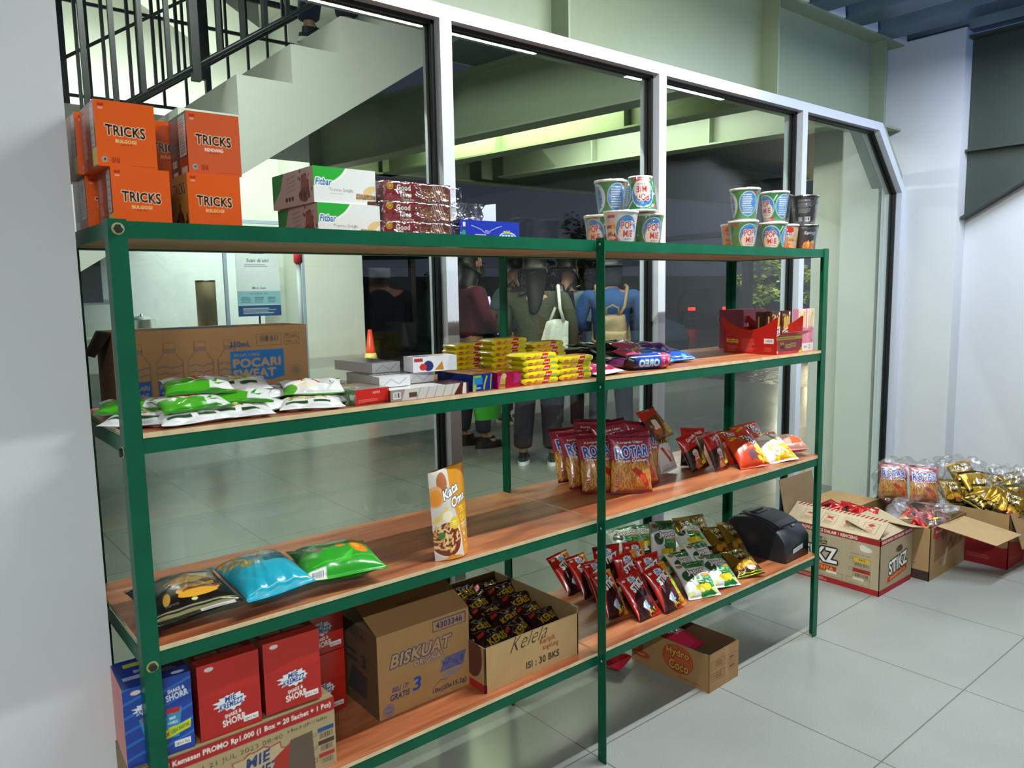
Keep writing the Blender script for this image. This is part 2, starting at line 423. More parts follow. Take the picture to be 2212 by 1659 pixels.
GREEN = mat('green_gloss_paint', '#05573c', rough=.36, var=.16, vscale=14, bump=.1, bscale=70, dist=.002, spec=.3)

# ------------------------------------------------------------------ room shell
def struct(mb, name, m, **k):
    o = mb.build(name, m, **k); o['kind'] = 'structure'; return o
GY0, GY1 = .60, .70           # front and back faces of the window frames
XR, XP = 4.41, 4.53           # pillar face and right wall face
struct(MB().box(-4.2, -6, -.1, 5.0, .65, 0), 'floor', TILE_IN)
struct(MB().box(-3.8, .65, -.1, 9.3, 17, -.0005), 'floor_porch', TILE_OUT)
struct(MB().box(-3.6, .15, 0, -.022, .76, 2.9), 'wall_left', WALL)
struct(MB().box(XP, -6, 0, 5.0, .32, 2.78), 'wall_right', WALL)
struct(MB().box(XR, .312, 0, 5.0, .74, 2.76), 'wall_right_pillar', WALL)
struct(MB().box(-4.2, -6.2, 0, 5.0, -6, 2.9), 'wall_back', WALL)
struct(MB().box(-4.3, -6, 0, -3.6, .76, 2.9), 'wall_far_left', WALL)
# corrugated deck: ribs run front to back
poly = []; x = -4.2
while x < 4.95:
    poly += [(x, 2.75), (x+.18, 2.75), (x+.215, 2.81), (x+.325, 2.81)]; x += .36
poly += [(4.98, 2.81), (4.98, 2.86), (-4.2, 2.86)]
struct(MB().prism(poly, -6, .78), 'ceiling', DECK)
# white fillers closing the deck ribs above the beam
mb = MB(); x = -4.2
while x < 4.9:
    mb.prism([(x+.175, 2.748), (x+.335, 2.748), (x+.325, 2.81), (x+.215, 2.81)], .628, .648, '#dfe3e2'); x += .36
struct(mb, 'trim_1', PAINT)
struct(MB().box(-3.8, .78, 2.76, 9.3, 6.0, 2.86), 'ceiling_porch', mat('porch_deck', '#39453f', rough=.6)) if False else None

# ------------------------------------------------------------------ windows
mull = [1.1375, 2.195, 3.28]; mw = .045
xs = [-.022] + mull + [XR]
ZT = 2.219
CH = [(4.10, ZT), (XR-.045, 1.90)]
def fr_profile(mb, poly_front, y0=GY0, y1=GY1, col='#c9ced8'): mb.prism(poly_front, y0, y1, col)
wroot = []
for i in range(4):
    x0 = xs[i]+(mw/2 if i else 0); x1 = xs[i+1]-(mw/2 if i < 3 else mw)
    if i < 3: pts = [(x0, .05), (x1, .05), (x1, ZT), (x0, ZT)]
    else: pts = [(x0, .05), (x1, .05), (x1, 1.90), (4.055, ZT), (x0, ZT)]
    pane = struct(MB().prism(pts, .647, .653), f'window_{i+1}', GLASS)
    # gasket ring just in front of and behind the pane
    g = MB(); n = len(pts)
    for a in range(n):
        p, q = Vector((pts[a][0], 0, pts[a][1])), Vector((pts[(a+1) % n][0], 0, pts[(a+1) % n][1]))
        d = (q-p).normalized(); nn = Vector((-d.z, 0, d.x))*.012
        for ya, yb in ((.632, .647), (.653, .668)):
            g.add([(p.x, ya, p.z), (q.x, ya, q.z), (q.x+nn.x, ya, q.z+nn.z), (p.x+nn.x, ya, p.z+nn.z), (p.x, yb, p.z), (q.x, yb, q.z), (q.x+nn.x, yb, q.z+nn.z), (p.x+nn.x, yb, p.z+nn.z)],
                  [(0, 1, 2, 3), (7, 6, 5, 4), (3, 2, 6, 7), (0, 4, 5, 1)], '#07080c')
    g.build('gasket', GASK, pane)
f = MB()
f.box(-.022, GY0, 0, XR, GY1, .05)
f.box(-.022, GY0, ZT, 4.055, GY1, 2.262)
for m_ in mull: f.box(m_-mw/2, GY0, .05, m_+mw/2, GY1, ZT)
f.box(XR-mw, GY0, .05, XR, GY1, 1.90)
f.prism([(4.055, ZT), (4.055, 2.262), (4.09, 2.262), (XR, 1.92), (XR, 1.90), (XR-mw, 1.90)], GY0, GY1)
struct(f, 'window_frame', ALU)

# ------------------------------------------------------------------ steel beams
def ibeam(name, p0, p1, z0, z1, label, fl=.075, tf=.012, tw=.008, stiff=(), parent=None):
    """I section from p0 to p1 (x,y)"""
    p0, p1 = Vector((*p0, 0)), Vector((*p1, 0)); L = (p1-p0).length; a = math.atan2(p1.y-p0.y, p1.x-p0.x)
    M = Matrix.Translation((p0.x, p0.y, 0)) @ Matrix.Rotation(a, 4, 'Z')
    mb = MB()
    mb.box(0, -fl, z0, L, fl, z0+tf, M=M); mb.box(0, -fl, z1-tf, L, fl, z1, M=M); mb.box(0, -tw/2, z0+tf, L, tw/2, z1-tf, M=M)
    for s in stiff:
        mb.box(s-.005, -fl+.005, z0+tf, s+.005, fl-.005, z1-tf, M=M)
    return struct(mb, name, OLIVE)
ibeam('trim_beam_over_window', (-3.6, .74), (XR+.1, .74), 2.262, 2.75, '', fl=.10, stiff=(3.6+1.72, 3.6+3.1, 3.6+4.2))
ibeam('trim_beam_dark', (2.98, .85), (2.50, 4.3), 2.35, 2.76, '')
ibeam('trim_beam_second', (3.52, .85), (3.06, 4.3), 2.35, 2.72, '', stiff=(1.0, 2.1, 3.4))
ibeam('trim_beam_third', (4.42, .98), (4.0, 3.85), 2.35, 2.72, '', stiff=(.9, 1.9, 3.1))
ibeam('trim_beam_cross', (2.4, 4.3), (9.2, 4.0), 2.35, 2.76, '')
# knee brace flange over the chamfered window corner
kb = MB(); kb.prism([(4.10, 2.266), (4.16, 2.266), (4.47, 1.94), (XR+.02, 1.925)], .62, .80)
struct(kb, 'trim_knee_brace', OLIVE)
# beam along the right wall with its haunch
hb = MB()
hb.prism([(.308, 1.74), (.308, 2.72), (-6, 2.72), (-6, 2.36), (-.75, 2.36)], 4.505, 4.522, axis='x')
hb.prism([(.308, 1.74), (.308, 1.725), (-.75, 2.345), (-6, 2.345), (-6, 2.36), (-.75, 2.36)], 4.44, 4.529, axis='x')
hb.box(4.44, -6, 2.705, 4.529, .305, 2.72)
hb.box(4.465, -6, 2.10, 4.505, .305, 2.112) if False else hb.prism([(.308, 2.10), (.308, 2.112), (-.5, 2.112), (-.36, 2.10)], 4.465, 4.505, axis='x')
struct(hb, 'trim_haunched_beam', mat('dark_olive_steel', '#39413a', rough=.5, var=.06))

# ------------------------------------------------------------------ shelving unit
W_, X1, X2, D_, H_ = .0305, 1.1895, 2.4164, .4185, 1.5
ZS = [1.1173, .7164, .3239]; HR = .0285
unit = thing('shelving_unit', 'long green painted angle-iron shelving unit with four red-brown plywood shelves', 'shelving unit', (0, 0, 0))
T = .003
def Lpost(x, y, sx, sy, top=H_):
    mb = MB(); a, b = sorted((x, x+sx*W_)); c, d = sorted((y, y+sy*T)); mb.box(a, c, 0, b, d, top)
    a, b = sorted((x, x+sx*T)); c, d = sorted((y+sy*T, y+sy*W_)); mb.box(a, c, 0, b, d, top)
    mb.build('post', GREEN, unit)
Lpost(0, -T, 1, 1, 1.503); Lpost(X2, -T, -1, 1, 1.503); Lpost(0, D_+T, 1, -1); Lpost(X1, D_+T, 1, -1); Lpost(X2, D_+T, -1, -1)
Lpost(X1, 0, 1, -1, 1.505)
def rail(x0, x1, y, sy, z):
    """angle rail: upright leg in front, flat leg inward; top shelf keeps the board between the legs"""
    mb = MB(); c, d = sorted((y, y+sy*T)); mb.box(x0, c, z-HR, x1, d, z)
    c, d = sorted((y+sy*T, y+sy*W_))
    zz = z-HR if z > 1.4 else z-T
    mb.box(x0, c, zz, x1, d, zz+T)
    mb.build('shelf_rail', GREEN, unit)
def srail(x, sx, z):
    mb = MB(); a, b = sorted((x, x+sx*T)); mb.box(a, T, z-HR, b, D_-T, z)
    mb.build('side_rail', GREEN, unit)
def sboard(z, x0, x1):
    t = .0095; mb = MB(); y0, y1 = (.004, D_-.004) if z > 1.4 else (-.001, D_)
    zb = z-HR+T if z > 1.4 else z
    V = [(x0, y0, zb), (x1, y0, zb), (x1, y1, zb), (x0, y1, zb), (x0, y0, zb+t), (x1, y0, zb+t), (x1, y1, zb+t), (x0, y1, zb+t)]
    mb.add(V, [(4, 5, 6, 7)], mi=0); mb.add(V, [(0, 1, 5, 4), (1, 2, 6, 5), (2, 3, 7, 6), (3, 0, 4, 7)], mi=1); mb.add(V, [(3, 2, 1, 0)], mi=2)
    mb.build('shelf_board', [WOOD, PLYE, PLYU], unit)
for z in [H_]+ZS:
    for x0, x1 in ((.0005+W_*0, X1), (X1+T, X2)):
        rail(x0+.003, x1-.001, 0, 1, z); rail(x0+.003, x1-.001, D_, -1, z)
    srail(.003, 1, z); srail(X2-.003, -1, z)
    sboard(z, .008, X1-.002); sboard(z, X1+.006, X2-.008)
def bolt(x, y, z, ax):
    M = Matrix.Translation((x, y, z)) @ (Matrix.Rotation(PI/2, 4, 'X') if ax == 'y' else Matrix.Rotation(PI/2 if ax == 'x' else -PI/2, 4, 'Y'))
    mb = MB(); mb.lathe([(.0105, 0), (.0105, .0012)], 18, '#b9ad7c', M=M); mb.lathe([(.0078, .0012), (.0078, .006), (.006, .007)], 6, '#2b352c', M=M, smooth=False)
    mb.build('bolt', mat_bolt, unit)
mat_bolt = mat('bolt_steel', rough=.4, metal=.4)
for z in (1.486, .692): bolt(.016, -T, z, 'y')
for z in (1.486,): bolt(X2, .016, z, 'x')
for z in (1.094, .30): bolt(0, .016, z, '-x')
for z in (.700,): bolt(X2, .016, z, 'x')
for z in (1.488, 1.102, .703, .311): # small screws through the middle post
    M = Matrix.Translation((X1, -.014, z)) @ Matrix.Rotation(-PI/2, 4, 'Y')
    mb = MB(); mb.lathe([(.0035, 0), (.003, .0015), (0, .002)], 12, '#9ab09c', M=M, cap=False); mb.build('screw', mat_bolt, unit)
# ------------------------------------------------------------------ outside: walls, stair, porch
struct(MB().box(-3.8, 9.9, 0, 4.55, 10.1, 6.5), 'wall_porch', WALLO)
struct(MB().box(-3.9, .8, 0, -3.7, 10, 6.5), 'wall_porch_left', WALLO)
struct(MB().box(4.52, 9.3, 0, 5.55, 10.1, 6.5), 'wall_porch_column', WALLO)
struct(MB().box(-3.8, .8, 5.6, 2.4, 10, 5.8), 'ceiling_stair_hall', WALLO)
struct(MB().box(2.3, .86, 2.76, 9.4, 2.48, 2.86).box(3.8, 2.48, 2.76, 9.4, 3.72, 2.86).box(2.3, 3.72, 2.76, 9.4, 6.3, 2.86), 'ceiling_porch', mat('porch_deck', '#4b5650', rough=.5, metal=.3))
struct(MB().box(2.3, 6.3, 5.4, 9.4, 10, 5.5), 'ceiling_porch_high', WALLO)
struct(MB().box(XR, .76, -.01, 5.0, .99, 3.2), 'wall_outside_pillar', WALLO)
struct(MB().box(4.62, .99, -.01, 5.2, 1.3, 3.2), 'wall_outside_pier', WALLO)
BLK = mat('black_steel_paint', '#0b0f10', rough=.4)
# dark upper storey slab seen through the stair opening
st = MB(); poly = []; n0 = -12
for k in range(-12, 9):
    x, z = 1.18+.297*k, 2.48+.2*k
    poly += [(x, z-.2), (x, z)]
poly += [(1.18+.297*9, 2.48+.2*8), (1.18+.297*9, 2.21+.64*(1.18+.297*9-1.53)), (-1.92, 0), (1.18+.297*-12, 0)]
st.prism(poly, 2.5, 3.7)
stair = st.build('concrete_stair', mat('stair_concrete', '#b9bab2', rough=.8, var=.06, vscale=2))
tag(stair, 'pale concrete stair flight rising to the right behind the glass', 'stairs')
def railing(label, y, x0, x1, zf, step, post_every, rails, group=None, r=.011, posts=(), bh=.9):
    t = thing('stair_railing', label, 'railing', (x0, y, zf(x0)), 0, group)
    for dz, rr in rails:
        MB().tube([(0, 0, dz), (x1-x0, 0, zf(x1)-zf(x0)+dz)], rr, 6, '#0b0f10').build('rail', BLK, t)
    x = x0+.03; k = 0
    while x < x1:
        big = k % post_every == 0
        z0 = zf(x)-zf(x0)
        rr = .02 if big else r
        lo, hi = (-.07 if big else 0), bh
        MB().box(x-x0-rr, -rr, z0+lo, x-x0+rr, rr, z0+hi, '#0b0f10').build('post' if big else 'baluster', BLK, t)
        x += step; k += 1
    return t
slope = lambda x: 2.62+.673*(x-1.18)
railing('near black railing along the front side of the stair flight', 2.53, .10, 3.2, slope, .123, 7, [(0, .013), (.9, .02)])
railing('far black railing along the back side of the stair flight', 3.67, .25, 3.2, lambda x: 2.66+.673*(x-1.18), .14, 8, [(0, .012), (.45, .01), (.9, .02)], r=.009)
railing('level black railing on the landing behind the stair flight', 4.6, -.2, 2.6, lambda x: 2.75, .16, 6, [(0, .012), (.62, .014), (.9, .024)], r=.009)
struct(MB().box(-3.7, 4.55, 2.5, 2.3, 9.9, 2.68), 'trim_landing_slab', WALLO)
struct(MB().box(-3.7, 9.0, 2.68, .6, 9.9, 3.6), 'wall_dark_doorway', mat('dark_doorway', '#15181c', rough=.6))
# second flight soffit and wall pieces: pale wedges above
w2 = MB(); w2.prism([(-1.2, 5.4), (-1.2, 5.6), (2.3, 3.9), (2.3, 3.55)], 4.9, 5.9); struct(w2, 'trim_upper_flight', WALLO)

# glazed booth on the porch, counter and things in it
BY = 8.0
bo = thing('glass_booth', 'glass fronted white booth on the porch under the stair flight', 'booth', (1.35, BY, 0))
fr = MB()
for x in (0, 1.62, 2.62): fr.box(x-.02, -.02, 0, x+.02, .02, 2.3, '#9fb0c0')
fr.box(0, -.02, 2.26, 2.62, .02, 2.3, '#9fb0c0'); fr.build('frame', PAINT, bo)
MB().box(.02, -.004, .05, 1.6, .004, 2.26).build('glass_panel', GLASS, bo); MB().box(1.64, -.004, .05, 2.6, .004, 2.26).build('glass_panel', GLASS, bo)
MB().box(0, .5, .85, 1.6, 1.1, .9, '#d8dcdc').build('counter', PAINT, bo)
MB().box(.02, 1.3, 0, 2.6, 1.34, 2.3, '#dfe4e6').build('back_panel', PAINT, bo)
MB().box(.15, 1.27, 1.35, .85, 1.3, 1.85, '#c9d4de').build('cabinet', PAINT, bo)
tag(MB().box(1.45, 8.85, 1.32, 1.78, 8.9, 2.2, '#2c3240').build('dark_window_panel', PLAST), 'dark window panel at the far left inside the booth', 'window panel')
pot = thing('cooking_pot', 'stainless steel cooking pot with lid on the booth counter', 'pot', (2.16, BY+.7, .90))
MB().lathe([(0, 0), (.145, 0), (.15, .02), (.15, .2), (.156, .205)], 28, '#c9c9c6').build('pot_body', STEEL, pot)
MB().lathe([(.155, .205), (.12, .235), (.02, .25), (.02, .27), (0, .28)], 28, '#c9c9c6', cap=False).build('lid', STEEL, pot)
tb = thing('cardboard_tube', 'tall pale brown tube standing on the booth counter', 'tube', (2.90, BY+.55, .90))
MB().lathe([(0, 0), (.12, 0), (.12, .66)], 24, '#a88f6e', cap=False).build('tube_wall', KRAFT, tb)
MB().lathe([(.122, .655), (.122, .675), (0, .675)], 24, '#26221e', cap=False).build('end_cap', PLAST, tb)
# payment poster on a black stand
ps = thing('poster_stand', 'white and blue poster on a black stand beside the booth', 'poster stand', (3.32, 7.85, 0))
cv = Cv(52, 74, '#dfeaec', res=1.6)
cv.rect(0, 14, 52, 16, '#8fc3cf'); cv.rect(0, 0, 52, 13, '#1d4f86')
cv.text('Scan di sini', 26, 66, 4.2, '#3a4550', w=26); cv.lines(10, 58, 32, 4, 2, '#8f9aa2', 3)
cv.text('Mitra Gate', 26, 33.5, 2.6, '#2b3640', w=16); cv.text('Cara bayar dari', 26, 27, 2, '#33505e', w=22)
cv.lines(4, 16, 12, 7, 4, '#4f7886', 5); cv.lines(20, 16, 12, 7, 4, '#4f7886', 6); cv.lines(36, 16, 12, 7, 4, '#4f7886', 7); cv.lines(6, 3, 40, 7, 4, '#c8d8ea', 8)
pm = MB(); face_grid(pm, cv, (-.27, 0, 1.12), (.54, 0, 0), (0, 0, .76)); pm.box(-.272, .002, 1.118, .272, .012, 1.882, '#dfeaec')
pm.build('poster', CARD, ps)
MB().tube([(0, .03, .02), (0, .03, 1.9)], .012, 8, '#111111').box(-.08, .0, 1.88, .08, .04, 1.91, '#111111').lathe([(.17, 0), (.17, .02), (0, .03)], 20, '#111111').build('stand', PLAST, ps)
pl = thing('barrier_pole', 'slim grey pole with a red top beside the poster', 'pole', (3.78, 7.7, 0))
MB().tube([(0, 0, 0), (0, 0, 1.75)], .028, 10, '#8a8f92').build('pole', PAINT, pl); MB().lathe([(.03, 1.75), (.055, 1.78), (.055, 1.92), (.03, 1.95)], 14, '#b22a35').build('red_top', PLAST, pl)
# traffic cone
cn = thing('traffic_cone', 'orange traffic cone with a pale yellow band before the white column', 'traffic cone', (5.47, 9.0, 0))
MB().lathe([(.0, .03), (.17, .03), (.155, .05), (.115, .34)], 28, '#e04022', cap=False).lathe([(.078, .46), (.03, .82), (.0, .82)], 28, '#e04022', cap=False).lathe([(.115, .34), (.1165, .34), (.0795, .46), (.078, .46)], 28, '#e5cf74', cap=False).build('cone_body', PLAST, cn)
MB().box(-.2, -.2, 0, .2, .2, .03, '#c93a20').build('base', PLAST, cn)
# planter
tag(MB().lathe([(0, 0), (.36, 0), (.40, .62), (.40, .66), (.36, .66), (.34, .5), (0, .5)], 36, '#6f7573', cap=False).build('round_planter', CONC, None, (9.45, 14.6, 0)), 'round grey concrete planter at the far edge of the porch', 'planter')

# yard beyond the porch
def groundmat():
    m = mat('wet_paving', '#3c3733', rough=.33, var=.3, vscale=2, bump=.9, bscale=7, dist=.03); return m
struct(MB().box(9.3, -6, -.12, 70, 60, -.04), 'ground_yard', groundmat())
struct(MB().box(-4, 17, -.12, 9.3, 60, -.04), 'ground_back', mat('dark_asphalt', '#1c1e20', rough=.8))
# black steel carport frame
cpf = thing('carport_frame', 'black steel carport frame standing across the dark yard', 'carport', (10, 12, 0))
pts = [(10.6, 15.9), (11.6, 12.6), (11.3, 6.2), (12.6, 4.4)]
for a, b in pts: MB().box(a-10-.07, b-12-.07, -.04, a-10+.07, b-12+.07, 2.32, '#050607').build('post', BLK, cpf)
for (a, b), (c, d) in zip(pts, pts[1:]): MB().tube([(a-10, b-12, 2.3), (c-10, d-12, 2.3)], .07, 4, '#050607', smooth=False).build('top_beam', BLK, cpf)
MB().tube([(-3, 6, 2.3), (.6, 3.9, 2.3)], .07, 4, '#050607', smooth=False).build('top_beam', BLK, cpf)
struct(MB().box(9.4, 20, -.04, 42, 20.3, 1.9), 'wall_yard', mat('yard_wall', '#56565c', rough=.9))
struct(MB().box(33, -4, -.04, 33.3, 20, 1.9), 'wall_yard_side', mat('yard_wall_side', '#5c5350', rough=.9))

def tree(label, loc, s, seed, n=1500, lo='#7f9a3a', hi='#a8c250'):
    t = thing('tree', label, 'tree', loc); rd = random.Random(seed)
    tr = MB(); tr.tube([(0, 0, 0), (.05, 0, .5*s), (-.03, .03, .9*s), (.02, 0, 1.3*s)], [.06*s, .05*s, .04*s, .02*s], 8, '#7a6a58')
    for k in range(6):
        a = k*1.05; tr.tube([(0, 0, (.6+.1*k)*s), (.35*s*math.cos(a), .35*s*math.sin(a), (1.0+.12*k)*s)], [.02*s, .006*s], 5, '#7a6a58')
    tr.build('trunk', CLOTH, t)
    V = []; F = []; cc = []
    cl = [(rd.gauss(0, .38)*s, rd.gauss(0, .38)*s, (1.25+rd.gauss(0, .28))*s, rd.uniform(.16, .3)*s) for _ in range(16)]
    for i in range(n):
        cx, cy, cz, r = rd.choice(cl); v = Vector((rd.gauss(0, 1), rd.gauss(0, 1), rd.gauss(0, 1))).normalized()*r*rd.uniform(.5, 1)
        p = Vector((cx, cy, cz))+v; a = Vector((rd.gauss(0, 1), rd.gauss(0, 1), rd.gauss(0, 1))).normalized(); b = a.orthogonal().normalized(); l = .075*s*rd.uniform(.6, 1.2)
        k = len(V); V += [p-a*l, p+b*l*.35, p+a*l, p-b*l*.35]; F.append((k, k+1, k+2, k+3)); g = rd.random(); A, B = lin(lo), lin(hi)
        cc += [[A[j]*(1-g)+B[j]*g for j in range(3)]]*4
    mb = MB(); mb.add([tuple(v) for v in V], F, cc); mb.build('foliage', LEAF, t)
tree('small bright green tree lit by the yard lamp', (17.6, 9.2, 0), 1.25, 3)
tree('dark bushy tree behind the people in the yard', (17.5, 16.5, 0), 1.7, 5, 1800, '#2c3622', '#3f4d2c')
tree('low dark shrub tree left of the carport post', (13.0, 17.5, 0), 1.2, 9, 1200, '#232c1e', '#36422a')
yl = bpy.data.lights.new('yard_lamp_light', 'POINT'); yl.energy = 90; yl.color = lin('#fff4d8'); yl.shadow_soft_size = .1
ylt = thing('yard_lamp', 'small bright lamp above the green tree in the yard', 'lamp', (16.2, 8.3, 0))
MB().tube([(0, 0, 0), (0, 0, 2.15)], .03, 8, '#202224').build('pole', BLK, ylt)
MB().lathe([(0, 2.15), (.06, 2.17), (.06, 2.25), (0, 2.28)], 14, '#ffffff', cap=False).build('lamp_globe', mat('lamp_glow', '#ffffff', emit='#fff0c8', estr=30), ylt)
ylo = bpy.data.objects.new('lamp', yl); C.objects.link(ylo); ylo.parent = ylt; ylo.location = (0, 0, 2.4)

def car(label, loc, rz, body, lights=0, tail=False):
    t = thing('car', label, 'car', loc, rz)
    m = mat('car_paint', body, rough=.2, coat=.6)
    # side profile, nose towards -y
    pr = [(-2.05, .35), (-2.1, .6), (-1.95, .78), (-1.1, .95), (-.55, 1.38), (.9, 1.42), (1.6, 1.0), (2.0, .92), (2.08, .5), (2.0, .32)]
    mb = MB(); n = len(pr); cols = []
    secs = [(-.86, .9, .93), (-.8, 1, 1), (.8, 1, 1), (.86, .9, .93)]; V = []
    for x, sy, sz in secs:
        for a, b in pr:
            xx = x*(.80 if b > 1.2 else 1); V.append((xx, a*sy, .32+(b-.32)*sz))
    F = [tuple(range(n)), tuple(range(4*n-1, 3*n-1, -1))]
    for k in range(3): F += [(k*n+i, (k+1)*n+i, (k+1)*n+(i+1) % n, k*n+(i+1) % n) for i in range(n)]
    mb.add(V, F, body, smooth=False); o = mb.build('car_body', m, t)
    bv = o.modifiers.new('b', 'BEVEL'); bv.width = .05; bv.segments = 2
    wm = MB()
    wm.add([(-.66, -1.06, .99), (.66, -1.06, .99), (.6, -.6, 1.36), (-.6, -.6, 1.36)], [(0, 1, 2, 3)], '#0a0d12'); wm.build('windscreen', mat('car_glass', '#0a0d12', rough=.05), t)
    for sx in (-.8, .8):
        for y in (-1.3, 1.3):
            M = Matrix.Translation((sx, y, .32)) @ Matrix.Rotation(PI/2, 4, 'Y')
            MB().lathe([(0, -.1), (.2, -.1), (.32, -.09), (.33, 0), (.32, .09), (.2, .1), (0, .1)], 24, '#111214', M=M, cap=False).build('wheel', PLAST, t)
    if lights:
        for sx in (-.6, .6):
            M = Matrix.Translation((sx, -2.0, .66)) @ Matrix.Rotation(PI/2, 4, 'X')
            MB().lathe([(.0, .09), (.1, .08), (.13, .02), (.13, 0)], 18, '#ffffff', M=M, cap=False).build('headlight', mat('headlight', '#ffffff', emit='#ffe2b0', estr=lights), t)
    if tail:
        for sx in (-.6, .6): MB().box(sx-.12, -2.12, .62, sx+.12, -2.02, .72, '#ff2010').build('tail_light', mat('tail_light', '#ff1010', emit='#ff1818', estr=6), t)
    return t
car('dark car with lit headlights driving in from the right', (15.6, 6.6, -.04), math.radians(-62), '#2b2c30', lights=60)
car('blue-grey parked car partly behind the snack packs', (9.9, 8.6, -.04), math.radians(-20), '#2b3c4c')
car('far dark car with two small red tail lights', (24, 16.5, -.04), math.radians(-48), '#15161a', tail=True)
# ------------------------------------------------------------------ top shelf goods (board top at z 1.484)
ZA = 1.4845
OR = '#e05a12'
def halal(c, x, y, r, col='#2f3440', bg='#d9dcd8'):
    c.ell(x, y, r, r, bg); c.ell(x, y, r*.9, r*.9, col, ring=.25); c.ell(x, y, r*.5, r*.5, col)
def tricks_front(sub, subcol, bg=OR):
    c = Cv(10, 11.4, bg, res=12)
    c.text('TRICKS', 4.9, 6.3, 1.75, '#1b1310', w=6.6, out=[('#f0c9a8', .13)], bold=.05, f=lambda x, y: (x, y*(1+.012*x*x)-.03*x))
    c.text(sub, 4.9, 4.55, .62, subcol, w=3.4, bold=.03); c.text('BAKED CRISPS', 4.9, 3.95, .22, '#8c1d10', w=1.8)
    c.poly([(.6, 10.3), (1.6, 10.3), (1.6, 10.9), (1.1, 10.7), (.6, 10.9)], '#b5281c'); c.rect(.7, 10.05, .8, .08, '#f5d7c0'); c.rect(.7, 9.85, .8, .08, '#f5d7c0')
    halal(c, 1.25, 1.25, .5); c.text('SNI', 3.0, 1.15, .75, '#7d1a12', w=1.1, bold=.04); c.frame(2.3, .65, 1.35, 1.0, '#7d1a12', .06)
    c.rect(5.5, .35, 4, .1, '#b5431c'); return c
def tricks_side(stripe='#e6c46a'):
    c = Cv(11.5, 11.4, '#8a3a2c', res=6)
    c.lines(1.5, 2.2, 3.2, 7.8, 22, '#b9a39c', 4); c.rect(8.0, 3.6, 2.4, 7.2, '#cfcac4'); c.lines(8.1, 3.8, 2.2, 6.9, 26, '#7a7470', 5); c.rect(8.0, .3, 3.5, 3.1, stripe); return c
def tricks_brown():
    c = Cv(11.5, 11.4, '#3a1714', res=6); c.lines(1, 4, 4.5, 7, 24, '#7c5a50', 6); c.rect(6.3, 3.5, 4.4, 7.3, '#e2ddd6'); c.lines(6.5, 3.7, 4, 6.9, 24, '#57504c', 7)
    c.bars(1.2, 2, 3, 1.2); c.rect(1.5, .4, 3, .7, '#e8e4e0'); c.rect(6, 0, 5.5, 3.2, '#c44a1c'); c.rect(7, .3, 3.6, 1.2, '#ece4da'); return c
def tricks_yellow():
    c = Cv(11.5, 11.4, '#cf9a46', res=6); c.text('TRICKS', 6, 8.8, 2.2, '#2b1a10', w=7.5, out=[('#eacb98', .15)]); c.text('BULGOGI', 6, 7, .8, '#c4501c', w=4)
    c.ell(6, 2.4, 2.4, 2.4, '#4a2c18'); c.poly([(5, 2), (7, 2), (6.6, 6), (6, 6.5), (5.3, 6)], '#7a4a24'); c.speck(20, ['#3b2414', '#8a5a2c'], 1, .5, 10, 4.5, .2, .5, 3); return c
fB, fR = tricks_front('BULGOGI', '#ecd08a'), tricks_front('RENDANG', '#f6ece0', '#d0582c')
gT = 'orange snack cartons stacked at the left end of the top shelf'
L = 'orange snack carton '
def tr(label, x, y, z, yaw=0, front=fB, left=None, D=.115, side='#9c3a22'):
    o = carton('snack_carton', label, 'carton', .098, D, .1125, OR, front, left or tricks_side(), None, GLOSSC, gT, side)
    o.location = (x, y, z); o.rotation_euler[2] = math.radians(yaw); return o
tr(L+'front row, lower left of the stack', .022, .045, ZA)
tr(L+'with yellow side panel, lower right front of the stack', .150, .042, ZA, -1, left=tricks_yellow())
tr(L+'upper left front, showing its pale side print', .004, .048, ZA+.1130)
tr(L+'reading a white flavour word, topmost at the upper right', .156, .045, ZA+.1130, -1, front=fR, left=tricks_brown())
tr(L+'in the second row showing only its corner between the upper two', .11, .165, ZA+.1130, left=tricks_brown())
tr(L+'second row low, seen as an orange strip between the lower two', .115, .165, ZA)
tr(L+'with dark maroon side, low in the second row at far left', .006, .175, ZA, left=tricks_brown(), side='#3a1714')
tr(L+'with dull red side, upper second row at far left', -.004, .170, ZA+.1130)

# green and white bar cartons
def fit_front():
    c = Cv(14.6, 7.5, '#e9ebe8', res=9); c.ell(-1, 8.6, 9.2, 5.4, '#f2f6ee'); c.ell(-1.6, 9.2, 9.4, 5.9, '#2fae3c')
    c.text('Fitbar', 2.35, 4.35, 1.5, '#2a6fae', w=3.6, out=[('#f4f7f2', .25)], bold=.04, shear=.15)
    c.text('Tiramisu Delight', 6.3, 2.75, .85, '#6c6258', w=5.6, bold=0); c.rect(3.6, 2.0, 3.2, .08, '#c0bdb8')
    c.ell(12.9, 3.1, 1.6, .8, '#e3c88e', rot=.5); c.poly([(9.6, .8), (14.4, .8), (14.6, 2.1), (9.8, 2.4)], '#b08a64'); c.poly([(9.6, .8), (14.4, .8), (14.4, 1.2), (9.6, 1.2)], '#e6e0d0')
    c.speck(60, ['#7a5436', '#d8b88a', '#5a3a26'], 9.8, 1.2, 4.4, 1.0, .06, .16, 4); c.poly([(12.3, .1), (14.5, .1), (14.6, 1.0), (12.4, .9)], '#5a3a2c'); return c
